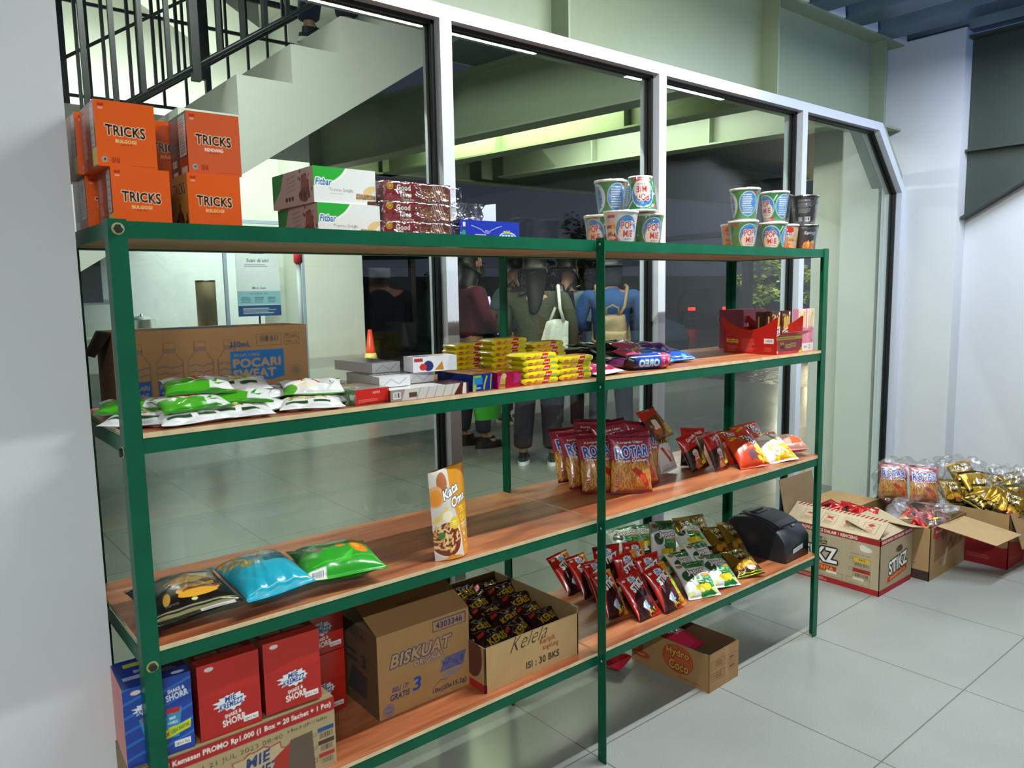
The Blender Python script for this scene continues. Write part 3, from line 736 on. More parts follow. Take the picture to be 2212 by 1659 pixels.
def fit_side():
    c = Cv(20, 7.5, '#b5a59e', res=6); c.poly([(0, 7.5), (6, 7.5), (4.2, 4), (0, 1)], '#2c8a34')
    for i in range(4): c.text(['Made from', 'Tiramisu', 'No guilt healthy', 'ingredients'][i], 9.5, 6.2-i*.95, .6, '#5a4a46', w=4.2, rot=.12, bold=0)
    c.rect(6.5, 1.2, 1.1, .9, '#3c342e'); c.rect(8, 1.2, 1.1, .9, '#3c342e'); c.rect(9.5, 1.2, 1.1, .9, '#3c342e')
    c.ell(16, 3.4, 1.9, 3.0, '#8a5242'); c.ell(15.6, 2, 2.6, 1.4, '#6a3a2e'); c.speck(26, ['#4a2a22', '#2a1a18', '#b07a60'], 13, .5, 6.4, 6.6, .15, .4, 5); return c
ff, fs = fit_front(), fit_side()
gF = 'green and white cereal bar cartons'
a = carton('bar_carton', 'green and white cereal bar carton, upper one of the pair', 'carton', .148, .205, .0745, '#e9ebe8', ff, fs, None, GLOSSC, gF, '#b5a59e')
pose(a, .408, .055, ZA+.0755, 1)
b = dup(a, 'green and white cereal bar carton, lower one of the pair'); pose(b, .413, .052, ZA, 0)

# red cookie packs in clear wrap
def good():
    c = Cv(18, 4.3, '#8d2226', res=10); c.rect(9.5, 0, 8.5, 4.3, '#6e3428'); c.ell(10, 2, 2.2, 2.4, '#7a2c24')
    c.ell(1.7, 3.2, .85, .8, '#e2b22c'); c.ell(1.7, 3.2, .6, .55, '#2f2a1c', ring=.2)
    c.text('Good', 5.2, 2.95, 1.25, '#f4efe6', w=3.6, out=[('#5e1216', .12)], bold=.05); c.text('Time', 5.6, 1.5, 1.15, '#f4efe6', w=3.3, out=[('#5e1216', .12)], bold=.05)
    c.text('Double Choc', 6.4, .4, .5, '#f0e4d8', w=3)
    for i, (x, y) in enumerate([(11.3, 2.2), (13.2, 1.8), (14.8, 2.3), (16.3, 1.5), (12.4, 1.0)]):
        c.ell(x, y, 1.25, .95, '#8e5634'); c.speck(9, ['#3a1c14', '#c08a5c', '#4e281a'], x-.9, y-.6, 1.8, 1.2, .1, .24, i)
    for k in range(5): c.line([(13+k*.6, 3.9), (14.2+k*.7, .5)], .14, '#d9c4b4')
    return c
gd = good(); gG = 'red cookie packs stacked three high'
WRAP = mat('clear_wrap', '#ffffff', rough=.12, bump=.8, bscale=40, dist=.01)
def wrapmat():
    m = bpy.data.materials.new('crinkled_clear_film'); m.use_nodes = True; nt = m.node_tree; nt.nodes.clear(); N = nt.nodes.new; K = nt.links.new
    o = N('ShaderNodeOutputMaterial'); mx = N('ShaderNodeMixShader'); t = N('ShaderNodeBsdfTransparent'); g = N('ShaderNodeBsdfGlossy'); g.inputs['Roughness'].default_value = .12
    tc = N('ShaderNodeTexCoord'); n = N('ShaderNodeTexNoise'); n.inputs['Scale'].default_value = 38; n.inputs['Detail'].default_value = 4; n.inputs['Distortion'].default_value = .6; K(tc.outputs['Object'], n.inputs['Vector'])
    bp = N('ShaderNodeBump'); bp.inputs['Strength'].default_value = 1; bp.inputs['Distance'].default_value = .012; K(n.outputs['Fac'], bp.inputs['Height']); K(bp.outputs[0], g.inputs['Normal'])
    lw = N('ShaderNodeLayerWeight'); lw.inputs['Blend'].default_value = .35; K(bp.outputs[0], lw.inputs['Normal'])
    mr = N('ShaderNodeMapRange'); mr.inputs[3].default_value = .10; mr.inputs[4].default_value = .6; K(lw.outputs['Facing'], mr.inputs[0])
    K(mr.outputs[0], mx.inputs[0]); K(t.outputs[0], mx.inputs[1]); K(g.outputs[0], mx.inputs[2]); K(mx.outputs[0], o.inputs[0]); return m
FILMC = wrapmat()
for k, nm in enumerate(('lowest', 'middle', 'topmost')):
    a = carton('cookie_pack', f'red and brown cookie pack in clear wrap, {nm} of its stack of three', 'cookie pack', .181, .05, .0425, '#7a2a26', gd, None, None, GLOSSC, gG)
    pose(a, .567+.003*k, .052, ZA+.002+k*.0440, -1+k*.8)
    fb = MB(); rd = random.Random(k)
    # loose film sleeve with gathered tails at both ends
    n = 40; V = []; ring = []
    prof = [(-.016, .75), (-.004, 1.02), (.03, 1.03), (.09, 1.03), (.15, 1.03), (.185, 1.02), (.205, .8), (.214, .95)]
    for xx, sc in prof:
        for j in range(n):
            an = 2*PI*j/n; cy, cz = math.cos(an), math.sin(an); q = max(abs(cy), abs(cz))
            V.append((xx, .025+cy/q*.0262*sc+rd.uniform(-.0012, .0004), .021+cz/q*.0222*min(sc, 1.0)+rd.uniform(-.001, .0)))
    F = [(i*n+j, i*n+(j+1) % n, (i+1)*n+(j+1) % n, (i+1)*n+j) for i in range(len(prof)-1) for j in range(n)]
    fb.add(V, F, '#ffffff', smooth=True); fb.build('clear_wrap', FILMC, a)

# blue carton with open clear lid
def oreo():
    c = Cv(18.8, 5.6, '#1d35a8', res=9)
    c.ell(14.9, 1.9, 2.7, 1.15, '#eef2fa'); c.ell(14.9, 1.9, 2.5, .98, '#4f9be8'); c.text('OREO', 14.9, 1.75, 1.15, '#ffffff', w=4.0, out=[('#1a3aa0', .16)], bold=.06)
    c.text('mini', 14.6, 3.05, .85, '#e6e24a', w=2.1, out=[('#17308f', .12)], bold=.05); c.text('Original', 15.4, .55, .5, '#e8f0ff', w=2.3, rot=.1)
    c.lines(4.6, .5, 3.4, 1.9, 6, '#e4e8f4', 2); c.lines(1, .5, 3.0, .8, 2, '#e4e8f4', 3); c.ell(1.25, 2.6, .55, .6, '#2f9a68'); c.rect(1, 4.0, .7, 1.0, '#dfe4f0')
    p = [(3.5, 4.3), (5, 3.9), (6.6, 3.4), (7.6, 2.7), (8.8, 2.6), (9.6, 3.3), (11.4, 4.0), (13, 4.4)]; c.line(p, .09, '#dfe6ff'); c.text('OPEN', 8.3, 3.1, .3, '#dfe6ff', w=1.1); return c
os_ = Cv(8, 5.6, '#1a2c8c', res=8); os_.bars(1.2, .8, 3.6, 4.2)
a = carton('biscuit_carton', 'small dark blue biscuit carton with white round lettering on the top shelf', 'carton', .186, .09, .056, '#1d35a8', oreo(), os_, None, GLOSSC, None, '#1a2c8c')
pose(a, .778, .052, ZA, 0)
lid = MB(); lid.box(0, 0, 0, .12, .0006, .052, '#e8eef0'); lb = lid.build('clear_display_lid', FILMC, a, (.02, .088, .056))
MB().prism([(0, 0), (.052, 0), (.052, .055), (.018, .05), (.006, .036), (.012, .02)], 0, .001, '#c9d0cf').build('torn_flap', CARD, a, (.128, .087, .056))

# instant noodle cups
def cup_art(kind):
    c = Cv(28, 8.6, '#1f8a3c' if kind in ('g', 'gb') else {'w': '#e6e2de', 's': '#d8b48a', 'k': '#1d1e20', 'kb': '#232427'}[kind], res=7)
    if kind in ('g', 'w', 'gb'):
        for x0 in ((7, 21) if kind != 'gb' else (21,)):
            if kind == 'w':
                for k in range(6): c.ell(x0-5.2, 0, 5.6-k*.9, 5.6-k*.9, '#8a1d1c' if k % 2 == 0 else '#efe8e2')
                c.speck(24, ['#f0c83a', '#f6dc6a'], x0-4.6, 3, 2.4, 3.4, .3, .8, 3, .5); c.ell(x0-3.4, 1, 1.3, 1.1, '#c2241c')
            c.ell(x0, 4.3, 3.5, 3.8, '#e8eef2'); c.ell(x0, 4.3, 3.3, 3.6, '#3a86c8'); c.ell(x0+.1, 3.3, 2.8, 2.5, '#f0e4d0' if kind != 'w' else '#eef0fa')
            c.speck(30, ['#f2c63c', '#f7e08a'], x0-2.5, 2.4, 2.4, 2.2, .2, .5, 5, .4)
            c.text('POP', x0, 5.4, 1.9, '#c8222a', w=3.5, rot=.06, out=[('#f6ece8', .22)], bold=.07, f=lambda x, y: (x, y*(1+.1*math.sin(4*x)))); c.text('MIE', x0+.5, 3.3, 1.7, '#c8222a', w=3.3, out=[('#f6ece8', .2)], bold=.07)
            c.text('MI INSTAN', x0+.6, 1.9, .4, '#3a3f9a', w=2.4)
            c.poly([(x0-3, .1), (x0+3.2, .1), (x0+3.4, 1.5), (x0+1, 1.0), (x0-3, 1.1)], '#c8322c'); c.text('RASA BASO', x0, .55, .6, '#f6e8dc', w=4.6)
            c.rect(x0-5.9, 7.3, 2.3, .75, '#c41f2c'); c.line([(x0+3.2, 6.2), (x0+4.3, 8)], .35, '#e8f0e8')
        c.ell(14, 4.5, 3.2, 3.7, '#dfe9f4'); c.ell(14, 4.5, 3.0, 3.5, '#4c96d8'); c.lines(12, 1.6, 4, 5.8, 9, '#e4eef8', 4, .5)
        c.rect(26.5, 2, .1, 5, '#e8f0e8')
        if kind == 'gb': c.ell(7, 4.4, 3.2, 3.8, '#dfe9f4'); c.ell(6, 4.4, 3.0, 3.6, '#5b9fe0'); c.lines(5.6, 1.6, 3.6, 5.8, 11, '#39577e', 4, .4); c.lines(3.2, 1.6, 2, 5.8, 7, '#e4eef8', 6, .5)
    elif kind == 's':
        for x0 in (7, 21):
            c.ell(x0, 7.2, 3, 1.3, '#d8301e'); c.text('Sedaap', x0, 5.9, 1.3, '#2b3f9a', w=5.2, out=[('#f2ece6', .2)], bold=.06, shear=.15); c.text('Cup', x0, 4.9, .8, '#c8322c', w=1.8); c.rect(x0-3.5, 3.7, 7, .8, '#b99a3a')
            c.speck(50, ['#d8562a', '#e8844a', '#f0a060'], x0-2.6, .3, 5.2, 3, .25, .6, 6, .5)
    else:
        for x0 in (7, 21):
            if kind == 'k':
                c.text('Spicy', x0, 6.4, 1.2, '#cfd8ea', w=4.4, shear=.2); c.ell(x0, 1.7, 2.8, 2, '#d8852a'); c.speck(50, ['#e0682c', '#f0a83c', '#f0d09a', '#c8401e'], x0-2.4, .2, 4.8, 3.6, .25, .6, 8, .5)
            else:
                c.lines(x0-2.4, 3.4, 4.8, 4.4, 12, '#8a8d90', 5, .35); c.bars(x0+.2, .8, 2.2, 1.4); c.rect(x0-2.4, .8, 1.6, 1.4, '#9a9c9e')
        c.frame(12.2, 2, 3.6, 5.4, '#8a8d90', .1)
        for k in range(4): c.rect(12.2, 2.8+k*1.2, 3.6, .1, '#8a8d90')
    return c
_cups = {}
def cup(label, kind, x, y, z, spin=0, inv=False, tilt=0, h=.105, rt=.0485, rb=.037, group='cup noodles on the top shelf'):
    if (kind, h) not in _cups:
        cv = cup_art(kind); A = cv.out(); ny, nx = A.shape[:2]
        th = np.linspace(0, 2*PI, nx); v = np.linspace(0, 1, ny); T_, V_ = np.meshgrid(th, v)
        r = rb+(rt-rb)*V_; rim = '#e9e9e4' if kind[0] != 'k' else '#1a1b1d'
        body = MB(); body.grid(np.stack([r*np.sin(T_), -r*np.cos(T_), .004+V_*(h-.011)], -1), A)
        body.lathe([(0, 0), (rb-.001, 0), (rb, .004)], 48, rim, cap=False)
        rm = MB(); rm.lathe([(rt, h-.0075), (rt+.0025, h-.006), (rt+.003, h-.002), (rt+.001, h), (rt-.002, h)], 48, rim, cap=False)
        li = MB(); li.lathe([(rt-.001, h-.001), (rt*.5, h-.0005), (0, h)], 40, '#d9d4cc' if kind != 'w' else '#7a1f1c', cap=False)
        wr = MB(); rd = random.Random(ord(kind[0])); n = 36; V = []
        for zz, sc in ((.001, .9), (.004, 1.01), (h*.35, 1.015), (h*.7, 1.02), (h-.009, 1.05), (h+.001, 1.06), (h+.0015, .7), (h+.001, .2)):
            for j in range(n):
                a_ = 2*PI*j/n; q = (rb+(rt-rb)*min(1, zz/h))*sc+rd.uniform(-.0002, .0014); V.append((q*math.cos(a_), q*math.sin(a_), zz+(rd.uniform(0, .0006) if zz > h else 0)))
        wr.add(V, [(i*n+j, i*n+(j+1) % n, (i+1)*n+(j+1) % n, (i+1)*n+j) for i in range(7) for j in range(n)], '#ffffff', smooth=True)
        _cups[(kind, h)] = [body.mesh('cup_body', GLOSSC), rm.mesh('rim', PLAST), li.mesh('lid', GLOSSC), wr.mesh('shrink_wrap', FILMC)]
    t = thing('noodle_cup', label, 'noodle cup', (x, y, z), 0, group)
    for nm, me in zip(('cup_body', 'rim', 'lid', 'shrink_wrap'), _cups[(kind, h)]):
        o = bpy.data.objects.new(nm, me); C.objects.link(o); o.parent = t
    t.rotation_euler = (PI if inv else 0, math.radians(tilt), math.radians(spin))
    if inv: t.location.z += h+.0015
    return t
# spin: artwork emblem centred at 90 deg of the wrap; camera sees the side at about -126 deg
hh = .1065
cup('white and red swirl noodle cup, lower front of the middle group', 'w', 1.360, .066, ZA, -113)
cup('green noodle cup, lower right of the middle group', 'g', 1.497, .085, ZA, -112)
cup('green noodle cup, lower left of the middle group, mostly hidden', 'g', 1.400, .185, ZA, -165)
cup('green noodle cup, upper left of the middle group', 'gb', 1.445, .185, ZA+hh, 160)
cup('upside-down green noodle cup on top of the middle group', 'g', 1.466, .085, ZA+hh, -128, True)
cup('green noodle cup, lower left of the right group', 'g', 1.975, .070, ZA, -118)
cup('green noodle cup, lower centre of the right group', 'g', 2.140, .060, ZA, -156)
cup('green noodle cup showing its pale back print, upper left of the right group', 'gb', 1.982, .070, ZA+hh, 140)
cup('green noodle cup, upper centre of the right group', 'g', 2.150, .062, ZA+hh, 168)
cup('tan noodle cup with orange noodles, lower row of the right group', 's', 2.268, .085, ZA, -148, rt=.044, rb=.034)
cup('black noodle cup at the lower right end of the top shelf', 'k', 2.358, .066, ZA, -120)
cup('black noodle cup with grey print, upper row beside the green one', 'kb', 2.262, .115, ZA+hh, -150)
cup('black noodle cup at the upper right end of the top shelf', 'kb', 2.362, .068, ZA+hh, -150)
cup('red-brown noodle cup half hidden in the second row of the right group', 's', 2.06, .165, ZA, -150)

# ------------------------------------------------------------------ second shelf (top z 1.1270)
ZB = ZS[0]+.0098
# big kraft drink carton
def pocari():
    c = Cv(42, 16.8, '#b08457', res=5.5)
    for k in range(4):
        x = 4.6+k*6.3-(k == 0)*.3
        c.line([(x-1.2, 13), (x-1.2, 11.8), (x-2.6, 10), (x-2.6, 0)], .14, '#7a5c40'); c.line([(x+1.2, 13), (x+1.2, 11.8), (x+2.6, 10), (x+2.6, 0)], .14, '#7a5c40')
        c.frame(x-1.25, 12.6, 2.5, 1.5, '#6d5440', .12); c.rect(x-1.2, 11.9, 2.4, .5, '#6a6a78', .6)
        for q in (8.9, 7.5): c.line([(x-2.5, q), (x-1.2, q+.35), (x+.4, q-.15), (x+2.5, q+.3)], .22, '#5f6a80')
        c.rect(x-2.6, 0, 5.2, 6.4, '#2a62a4'); c.text('POCARI', x, 5.0, 1.0, '#b7a48c', w=4.4); c.text('SWEAT', x, 3.4, 1.0, '#b7a48c', w=4)
    c.text('350mL', 26.0, 12.9, 1.35, '#2a4a72', w=4.7, bold=.05)
    c.poly([(23.6, 11.5), (36.0, 11.5), (36.0, 5.2), (33, 4.6), (27, 4.9), (23.6, 3.8)], '#2573b2')
    c.poly([(23.6, 3.5), (28, 4.2), (33, 3.4), (36.2, 1.0), (36.2, -1), (30, -1)], '#2a5ea4')
    c.text('ION SUPPLY DRINK', 27.4, 10.5, .55, '#b79468', w=6); c.text('POCARI', 29.7, 8.7, 2.0, '#c39a6c', w=11, bold=.06); c.text('SWEAT', 29.0, 6.3, 2.0, '#c39a6c', w=9.8, bold=.06)
    c.frame(29.8, 12.4, 5.9, 2.6, '#5c4a3c', .1); c.bars(30.4, 13.0, 4.7, 1.7, '#4a4450', '#a8835c', 3)
    c.frame(36.2, 12.4, 3.8, 2.6, '#5c4a3c', .1); c.rect(36.2, 13.7, 3.8, .1, '#5c4a3c'); c.text('PET Bottle', 38.1, 14.3, .6, '#5c4a3c', w=2.8); c.text('350mL x 24', 38.1, 13.0, .6, '#5c4a3c', w=2.8)
    c.ell(38.8, 6.3, 1.25, 1.35, '#7d6a58', ring=.12); c.ell(38.8, 6.3, .8, .9, '#8a755e'); c.ell(38.9, 3.4, 1.1, .6, '#3a5f98', rot=.5); return c
tp = Cv(42, 15, '#8a6c48', res=2); tp.poly([(8, 3), (14, 12), (30, 12), (26, 3)], '#37506e'); tp.speck(30, ['#37506e', '#7a6244'], 8, 3, 20, 9, .4, 1.6, 3, .4)
a = carton('drink_carton', 'large brown cardboard drink carton with blue panel and bottle outlines', 'carton', .422, .15, .171, '#a87e52', pocari(), None, tp, KRAFT, None, '#6e5236')
pose(a, .048, .262, ZB, 0)
lf = MB(); lf.add([(-.001, .0, .168), (-.001, .15, .168), (-.03, .13, .12), (-.03, .02, .12)], [(0, 1, 2, 3), (3, 2, 1, 0)], '#4a3826'); lf.build('torn_side_flap', KRAFT, a)
# flat packs with green tops
def flatpack(lbl, seed, x, y, z, yaw, lean, roll=0, w=.135, h=.085, kind='g'):
    pose(bag('biscuit_sachet', lbl, 'biscuit sachet', _fp[kind], w, h, .026, '#d8d8d4', FILM, seed, 'green and white biscuit sachets at the left of the second shelf', seal=.1, wr=1.4), x, y, z, yaw, lean, roll)
def fp_art(kind):
    c = Cv(13.5, 8.5, '#dfe0de', res=7)
    if kind == 'g':
        c.rect(0, 0, 13.5, 1.2, '#2f7d1c'); c.poly([(0, 1), (8.4, 1), (8.9, 3.8), (7, 5), (0, 5.4)], '#45a51d'); c.poly([(9.2, 3.2), (11, 5.2), (10.2, 3.0)], '#3f9a22'); c.poly([(9.4, 2.6), (12.2, 3.4), (10.4, 2.2)], '#3f9a22')
        for k in range(9): a_ = -.3+k*.42; c.line([(5.4, 5.6), (5.4+3.2*math.cos(a_), 5.6+2.2*math.sin(a_))], .42, '#b5562c')
    elif kind == 'n':
        c.rect(0, 0, 13.5, .7, '#3d8a24'); c.line([(6.4, 7.6), (7.2, 5.4), (8.2, 3.6)], .6, '#b5562c'); c.line([(5.2, 7.8), (4.2, 4.8)], .5, '#c9782c'); c.ell(4, 3, 3.2, 1.6, '#e8ddc8'); c.lines(8.4, 3.2, 3.6, 3.2, 6, '#8a8d8a', 4); c.ell(11.2, 4.6, .55, .55, '#3a5a40', ring=.3); c.ell(1, 2, 2, 1.6, '#4f9a2c')
    else:
        c.rect(0, 0, 13.5, 2.2, '#dedede'); c.rect(1.2, 1.6, 9.6, 1.0, '#1d4a22'); c.rect(6.0, 1.5, 1.2, 1.2, '#e8e8e6'); c.ell(4, 5.4, 3, 2, '#d8cfae'); c.ell(8.4, 5.8, 2.4, 1.6, '#c4b07a'); c.speck(14, ['#b5562c', '#6aa03c', '#c9a84c'], 2, 3.6, 8, 4, .3, .7, 7)
    c.rect(0, 7.9, 13.5, .6, '#3d8a24'); return c
_fp = {k: fp_art(k) for k in 'gnw'}
fl = 'green and white biscuit sachet '
P_ = [(fl+'bottom front, right of the shelf post', .135, .012, ZB+.006, 4, 82, 0, 'w'), (fl+'second in the front row from the post', .215, .018, ZB+.006, -8, 80, 4, 'w'),
      (fl+'right end of the front row in the left pile', .285, .045, ZB+.008, 6, 84, -4, 'n'), (fl+'far left, poking out left of the shelf post', .03, .055, ZB+.007, -35, 82, 0, 'w'),
      (fl+'far left upper layer behind the shelf post', .04, .10, ZB+.024, -20, 80, 0, 'g'),
      (fl+'with bright green panel in the middle layer', .145, .035, ZB+.026, 6, 78, 2, 'g'), (fl+'middle layer with dark green end seam', .225, .055, ZB+.027, -14, 78, 4, 'g'),
      (fl+'right end of the middle layer', .31, .10, ZB+.024, 8, 82, -4, 'n'), (fl+'topmost at the back with a red leaf fan', .165, .085, ZB+.050, 0, 72, 6, 'g'),
      (fl+'top right of the left pile beside the big carton', .255, .125, ZB+.045, -6, 76, 2, 'w')]
for k, (l_, x, y, z, yw, ln, rl, kd) in enumerate(P_): flatpack(l_, 40+k, x, y, z, yw, ln, rl, kind=kd)
flatpack(fl+'lowest of the small middle pile', 60, .365, .015, ZB+.006, -14, 82, 2, kind='w')
flatpack(fl+'topmost of the small middle pile', 61, .395, .065, ZB+.028, -12, 74, 4, kind='n')
flatpack(fl+'right of the small middle pile', 62, .445, .045, ZB+.007, 8, 82, -4, kind='n', w=.12)
flatpack(fl+'standing behind the small middle pile', 63, .42, .15, ZB+.008, 10, 70, 0, kind='g')

# row of wrapped biscuit packs
def slab(name, label, cat, W, D, H, top, front, left=None, seed=0, m=None, tails=True, group=None, side='#888888', tailc='#cccccc'):
    """soft rectangular flow-wrapped pack: origin front-left-bottom, crimped tails at both long ends (y)"""
    o = carton(name, label, cat, W, D, H, side, front, left, top, m or FILM, group, side)
    bv = o.modifiers.new('soft', 'BEVEL'); bv.width = .002; bv.segments = 2; bv.limit_method = 'ANGLE'
    return o
def plain(w, h, col, res=4): return Cv(w, h, col, res=res)
c1 = plain(8.6, 3.4, '#c4261e', 9); c1.text('ASATU', 5.2, 2.5, .5, '#e8b0a0', w=1.9); c1.lines(.6, .3, 5, 1, 3, '#e0685c', 2); c1.poly([(0, 0), (8.6, 0), (7.4, .6), (1, .5)], '#8a1a16')
c2 = plain(24, 3.4, '#5a7a4a', 5); c2.speck(60, ['#3f7a34', '#cfd4cc', '#a8403a', '#8a9a80'], 0, 0, 24, 3.4, .3, 1.1, 3, .5)
c3 = plain(8.6, 24, '#8a7a68', 5); c3.rect(0, 0, 8.6, 8, '#8f8a84'); c3.speck(60, ['#b8925c', '#6a7a5a', '#c8c4be', '#9a6a4a', '#7a5a48'], 0, 0, 8.6, 24, .4, 1.3, 5, .5)
slab('biscuit_pack', 'red ended biscuit pack in clear wrap beside the green sachets', 'biscuit pack', .086, .23, .034, c3, c1, c2, side='#7a6a58').location = (.462, .012, ZB)
bpy.data.objects['biscuit_pack'].rotation_euler[2] = math.radians(4)
wf = plain(22, 2.8, '#c9c6c0', 7); wf.poly([(0, 0), (3, 0), (4, 2.8), (0, 2.8)], '#9a8a80'); wf.bars(.8, .6, 2, 1.6); wf.rect(5, .6, 2.2, 1.2, '#5a4034'); wf.poly([(17.5, 0), (22, 0), (22, 2.8), (19.5, 2.8)], '#4a221a'); wf.poly([(20, 0), (21.2, 0), (21.2, 2.8), (20.4, 2.8)], '#d8d4d0')
for k in range(5): wf.line([(7+k*2.4, 0), (8.2+k*2.4, 2.8)], .3, '#a8a49e')
wt = plain(22, 8, '#d4d2ce', 5); wt.rect(15, 0, 7, 8, '#4a221a')
slab('wafer_pack', 'long silver and brown wafer pack lying along the shelf front', 'wafer pack', .215, .075, .026, wt, wf, None, side='#5a2a20').location = (.545, .008, ZB)
bt = plain(8, 17, '#d8d9da', 6); bt.rect(0, 3.6, 8, 5, '#3a2522'); bt.text('BITES', 4, 6.1, 2.4, '#cfc7c0', w=6.4); bt.rect(0, 8.6, 8, 8.4, '#4a2420'); bt.speck(40, ['#6a3a30', '#8a5a4a', '#3a1a18'], 0, 9, 8, 7, .4, 1, 3)
bf = plain(8, 2.6, '#dcdddf', 6); bf.line([(1, .4), (3, 1.9), (5, .6), (7, 2)], .2, '#a8aaae')
for k, (x, y, yw) in enumerate([(.545, .055, -2), (.628, .075, 2), (.575, .14, 4)]):
    o = slab('chocolate_biscuit_pack', ['white and chocolate brown biscuit pack, left of the three', 'white and chocolate brown biscuit pack, right of the three', 'white and chocolate brown biscuit pack, rear of the three'][k], 'biscuit pack', .08, .17, .024, bt, bf, None, k, side='#c8c4c0', group='white and brown biscuit packs on the second shelf')
    pose(o, x, y, ZB+.0275+(.0245 if k == 2 else 0), yw)
wb = plain(11.5, 3.6, '#e2e3e6', 8); wb.rect(.4, 2.4, 2.2, .8, '#b8322c'); wb.ell(4, 1.4, 1.3, 1.2, '#2a2f6a'); wb.ell(2.6, 1.2, .9, .8, '#c8322c'); wb.poly([(5.6, .4), (8, .3), (7.6, 2.4)], '#c8842c'); wb.poly([(8.8, 0), (11.5, 0), (11.5, 3.6), (9.4, 3.6)], '#d4d5da')
wl = plain(5.5, 3.6, '#e2e3e6', 6); wtp = plain(11.5, 5.5, '#d8d6d8', 6); wtp.ell(3, 2.6, 2.2, 1.6, '#8a86a0'); wtp.ell(7.4, 3, 2, 1.2, '#c8aa80')
o = slab('cracker_pack', 'white cracker pack with purple oval lying on the brown biscuit packs', 'cracker pack', .115, .055, .036, wtp, wb, wl, side='#6a4a7a'); pose(o, .640, .062, ZB+.054, -8)
pe = MB(); pe.lathe([(0, -.0), (.017, .002), (.017, .004)], 20, '#7a4a8a', M=Matrix.Translation((.1155, .028, .018)) @ Matrix.Rotation(PI/2, 4, 'Y'), cap=False); pe.build('purple_end_oval', FILM, o)
bb = plain(6.4, 4.2, '#1d3fa4', 9); bb.poly([(0, 0), (1, 0), (1.6, 3), (.4, 3.8)], '#c8dc3a'); bb.rect(.6, 1.6, 2.6, 1.8, '#2f9adc'); bb.rect(.4, 3.3, 2.4, .5, '#a8d84a'); bb.line([(3.6, .3), (3.8, 1.6), (4.6, 3.6)], .45, '#d8d83a'); bb.line([(5.6, .2), (6, 3.8)], .3, '#c8dc3a'); bb.rect(.6, .5, 2, .5, '#9ac8ee')
bt2 = plain(6.4, 14, '#7a4024', 5); bt2.speck(50, ['#c87a34', '#5a2a18', '#e0a04a', '#8a4a24'], 0, 1, 6.4, 12, .3, .8, 4)
o = slab('cookie_roll_pack', 'short blue and lime cookie pack standing at the shelf front', 'cookie pack', .064, .14, .041, bt2, bb, None, side='#1d3fa4', m=FOIL); pose(o, .778, .016, ZB, 3)
pb = plain(8.2, 4.0, '#c41f44', 9); pb.poly([(0, 0), (2.6, .4), (2.4, 3.2), (0, 3)], '#d83a9a'); pb.poly([(.6, 0), (2.6, 0), (2.8, 2.6), (2, 3.8), (1.2, 3)], '#e0c05a'); pb.ell(2.4, 3, .7, .7, '#f0dcae'); pb.poly([(5.4, .8), (8.2, 1.4), (8.2, 3), (6, 3.6)], '#d03a8a'); pb.lines(.8, .4, 2, .8, 2, '#8a2a20', 2)
o = slab('cookie_roll_pack', 'red and pink foil cookie pack beside the yellow wafers', 'cookie pack', .078, .14, .040, bt2, pb, None, side='#c41f5a', m=FOIL); pose(o, .852, .012, ZB, 2)

# yellow wafer packs
def yart():
    c = Cv(12.6, 1.75, '#e3d010', res=11)
    c.ell(2.2, .55, .9, .42, '#c4301c'); c.rect(1.5, .42, 1.4, .2, '#e8c0a0'); c.poly([(3.2, .2), (4.6, 1.3), (5.4, .9), (4.4, .2)], '#d8843a'); c.poly([(4.2, .2), (5.8, 1.4), (6.6, 1.0), (5.4, .2)], '#e8a860')
    c.poly([(6.4, .1), (8.6, .1), (9.3, 1.6), (7.3, 1.6)], '#c4201c'); c.text('nabati', 7.85, .85, .6, '#f4e4dc', w=1.7, bold=.05); c.rect(9.5, .5, 1.3, .35, '#58c0d0'); return c
def yside():
    c = Cv(6, 1.75, '#b5a60c', res=5); c.lines(1, .3, 4, 1.1, 4, '#8a7c10', 3); return c
ytop = Cv(12.6, 6, '#d8c812', res=4); ytop.ell(6, 3, 3, 1.6, '#d8903a'); ytop.rect(8.6, 1.4, 2.4, 2.4, '#c4201c')
yf = Cv(12.6, 1.75, '#e3d010', res=11)
def ypack_mesh():
    """flow-wrapped bar: flat body with flared crimped tails left and right"""
    A = yart().out(); ny, nx = A.shape[:2]; W, D, H = .126, .058, .0155
    s = np.linspace(0, 1, nx); v = np.linspace(0, 1, ny)
    S, V = np.meshgrid(s, v)
    q = np.clip(np.minimum(S, 1-S)/.085, 0, 1)**.6         # tail pinch
    Z = H/2+(V-.5)*H*(.22+.78*q); X = S*W; Y = .004*(1-q)+.0015*np.cos(PI*(V-.5))*-1*q
    mb = MB(); mb.grid(np.stack([X, Y, Z], -1), A)
    k = 25; st = np.linspace(0, 1, k); vt = np.linspace(0, 1, 9); ST, VT = np.meshgrid(st, vt); qt = np.clip(np.minimum(ST, 1-ST)/.085, 0, 1)**.6
    at = np.array(ytop.out()); iy = np.linspace(0, at.shape[0]-1, 9).astype(int); ixx = np.linspace(0, at.shape[1]-1, k).astype(int)
    zt = H/2+.5*H*(.22+.78*qt)+.0012*np.sin(PI*VT)*qt
    mb.grid(np.stack([ST*W, .004*(1-qt)+VT*D, zt], -1), at[np.ix_(iy, ixx)])
    mb.grid(np.stack([ST*W, .004*(1-qt)+VT*D, H-zt], -1), '#c8b80e', flip=True)
    zb = H/2+(VT-.5)*H*(.22+.78*qt); mb.grid(np.stack([ST*W, D+0*ST+.004*(1-qt), zb], -1), '#cdbd10', flip=True)
    # open tail end caps
    for xx in (0, W): mb.add([(xx, .004, H*.39), (xx, D, H*.39), (xx, D, H*.61), (xx, .004, H*.61)], [(0, 1, 2, 3)], '#b8a80e')
    return mb.mesh('wafer_pack', FILM)
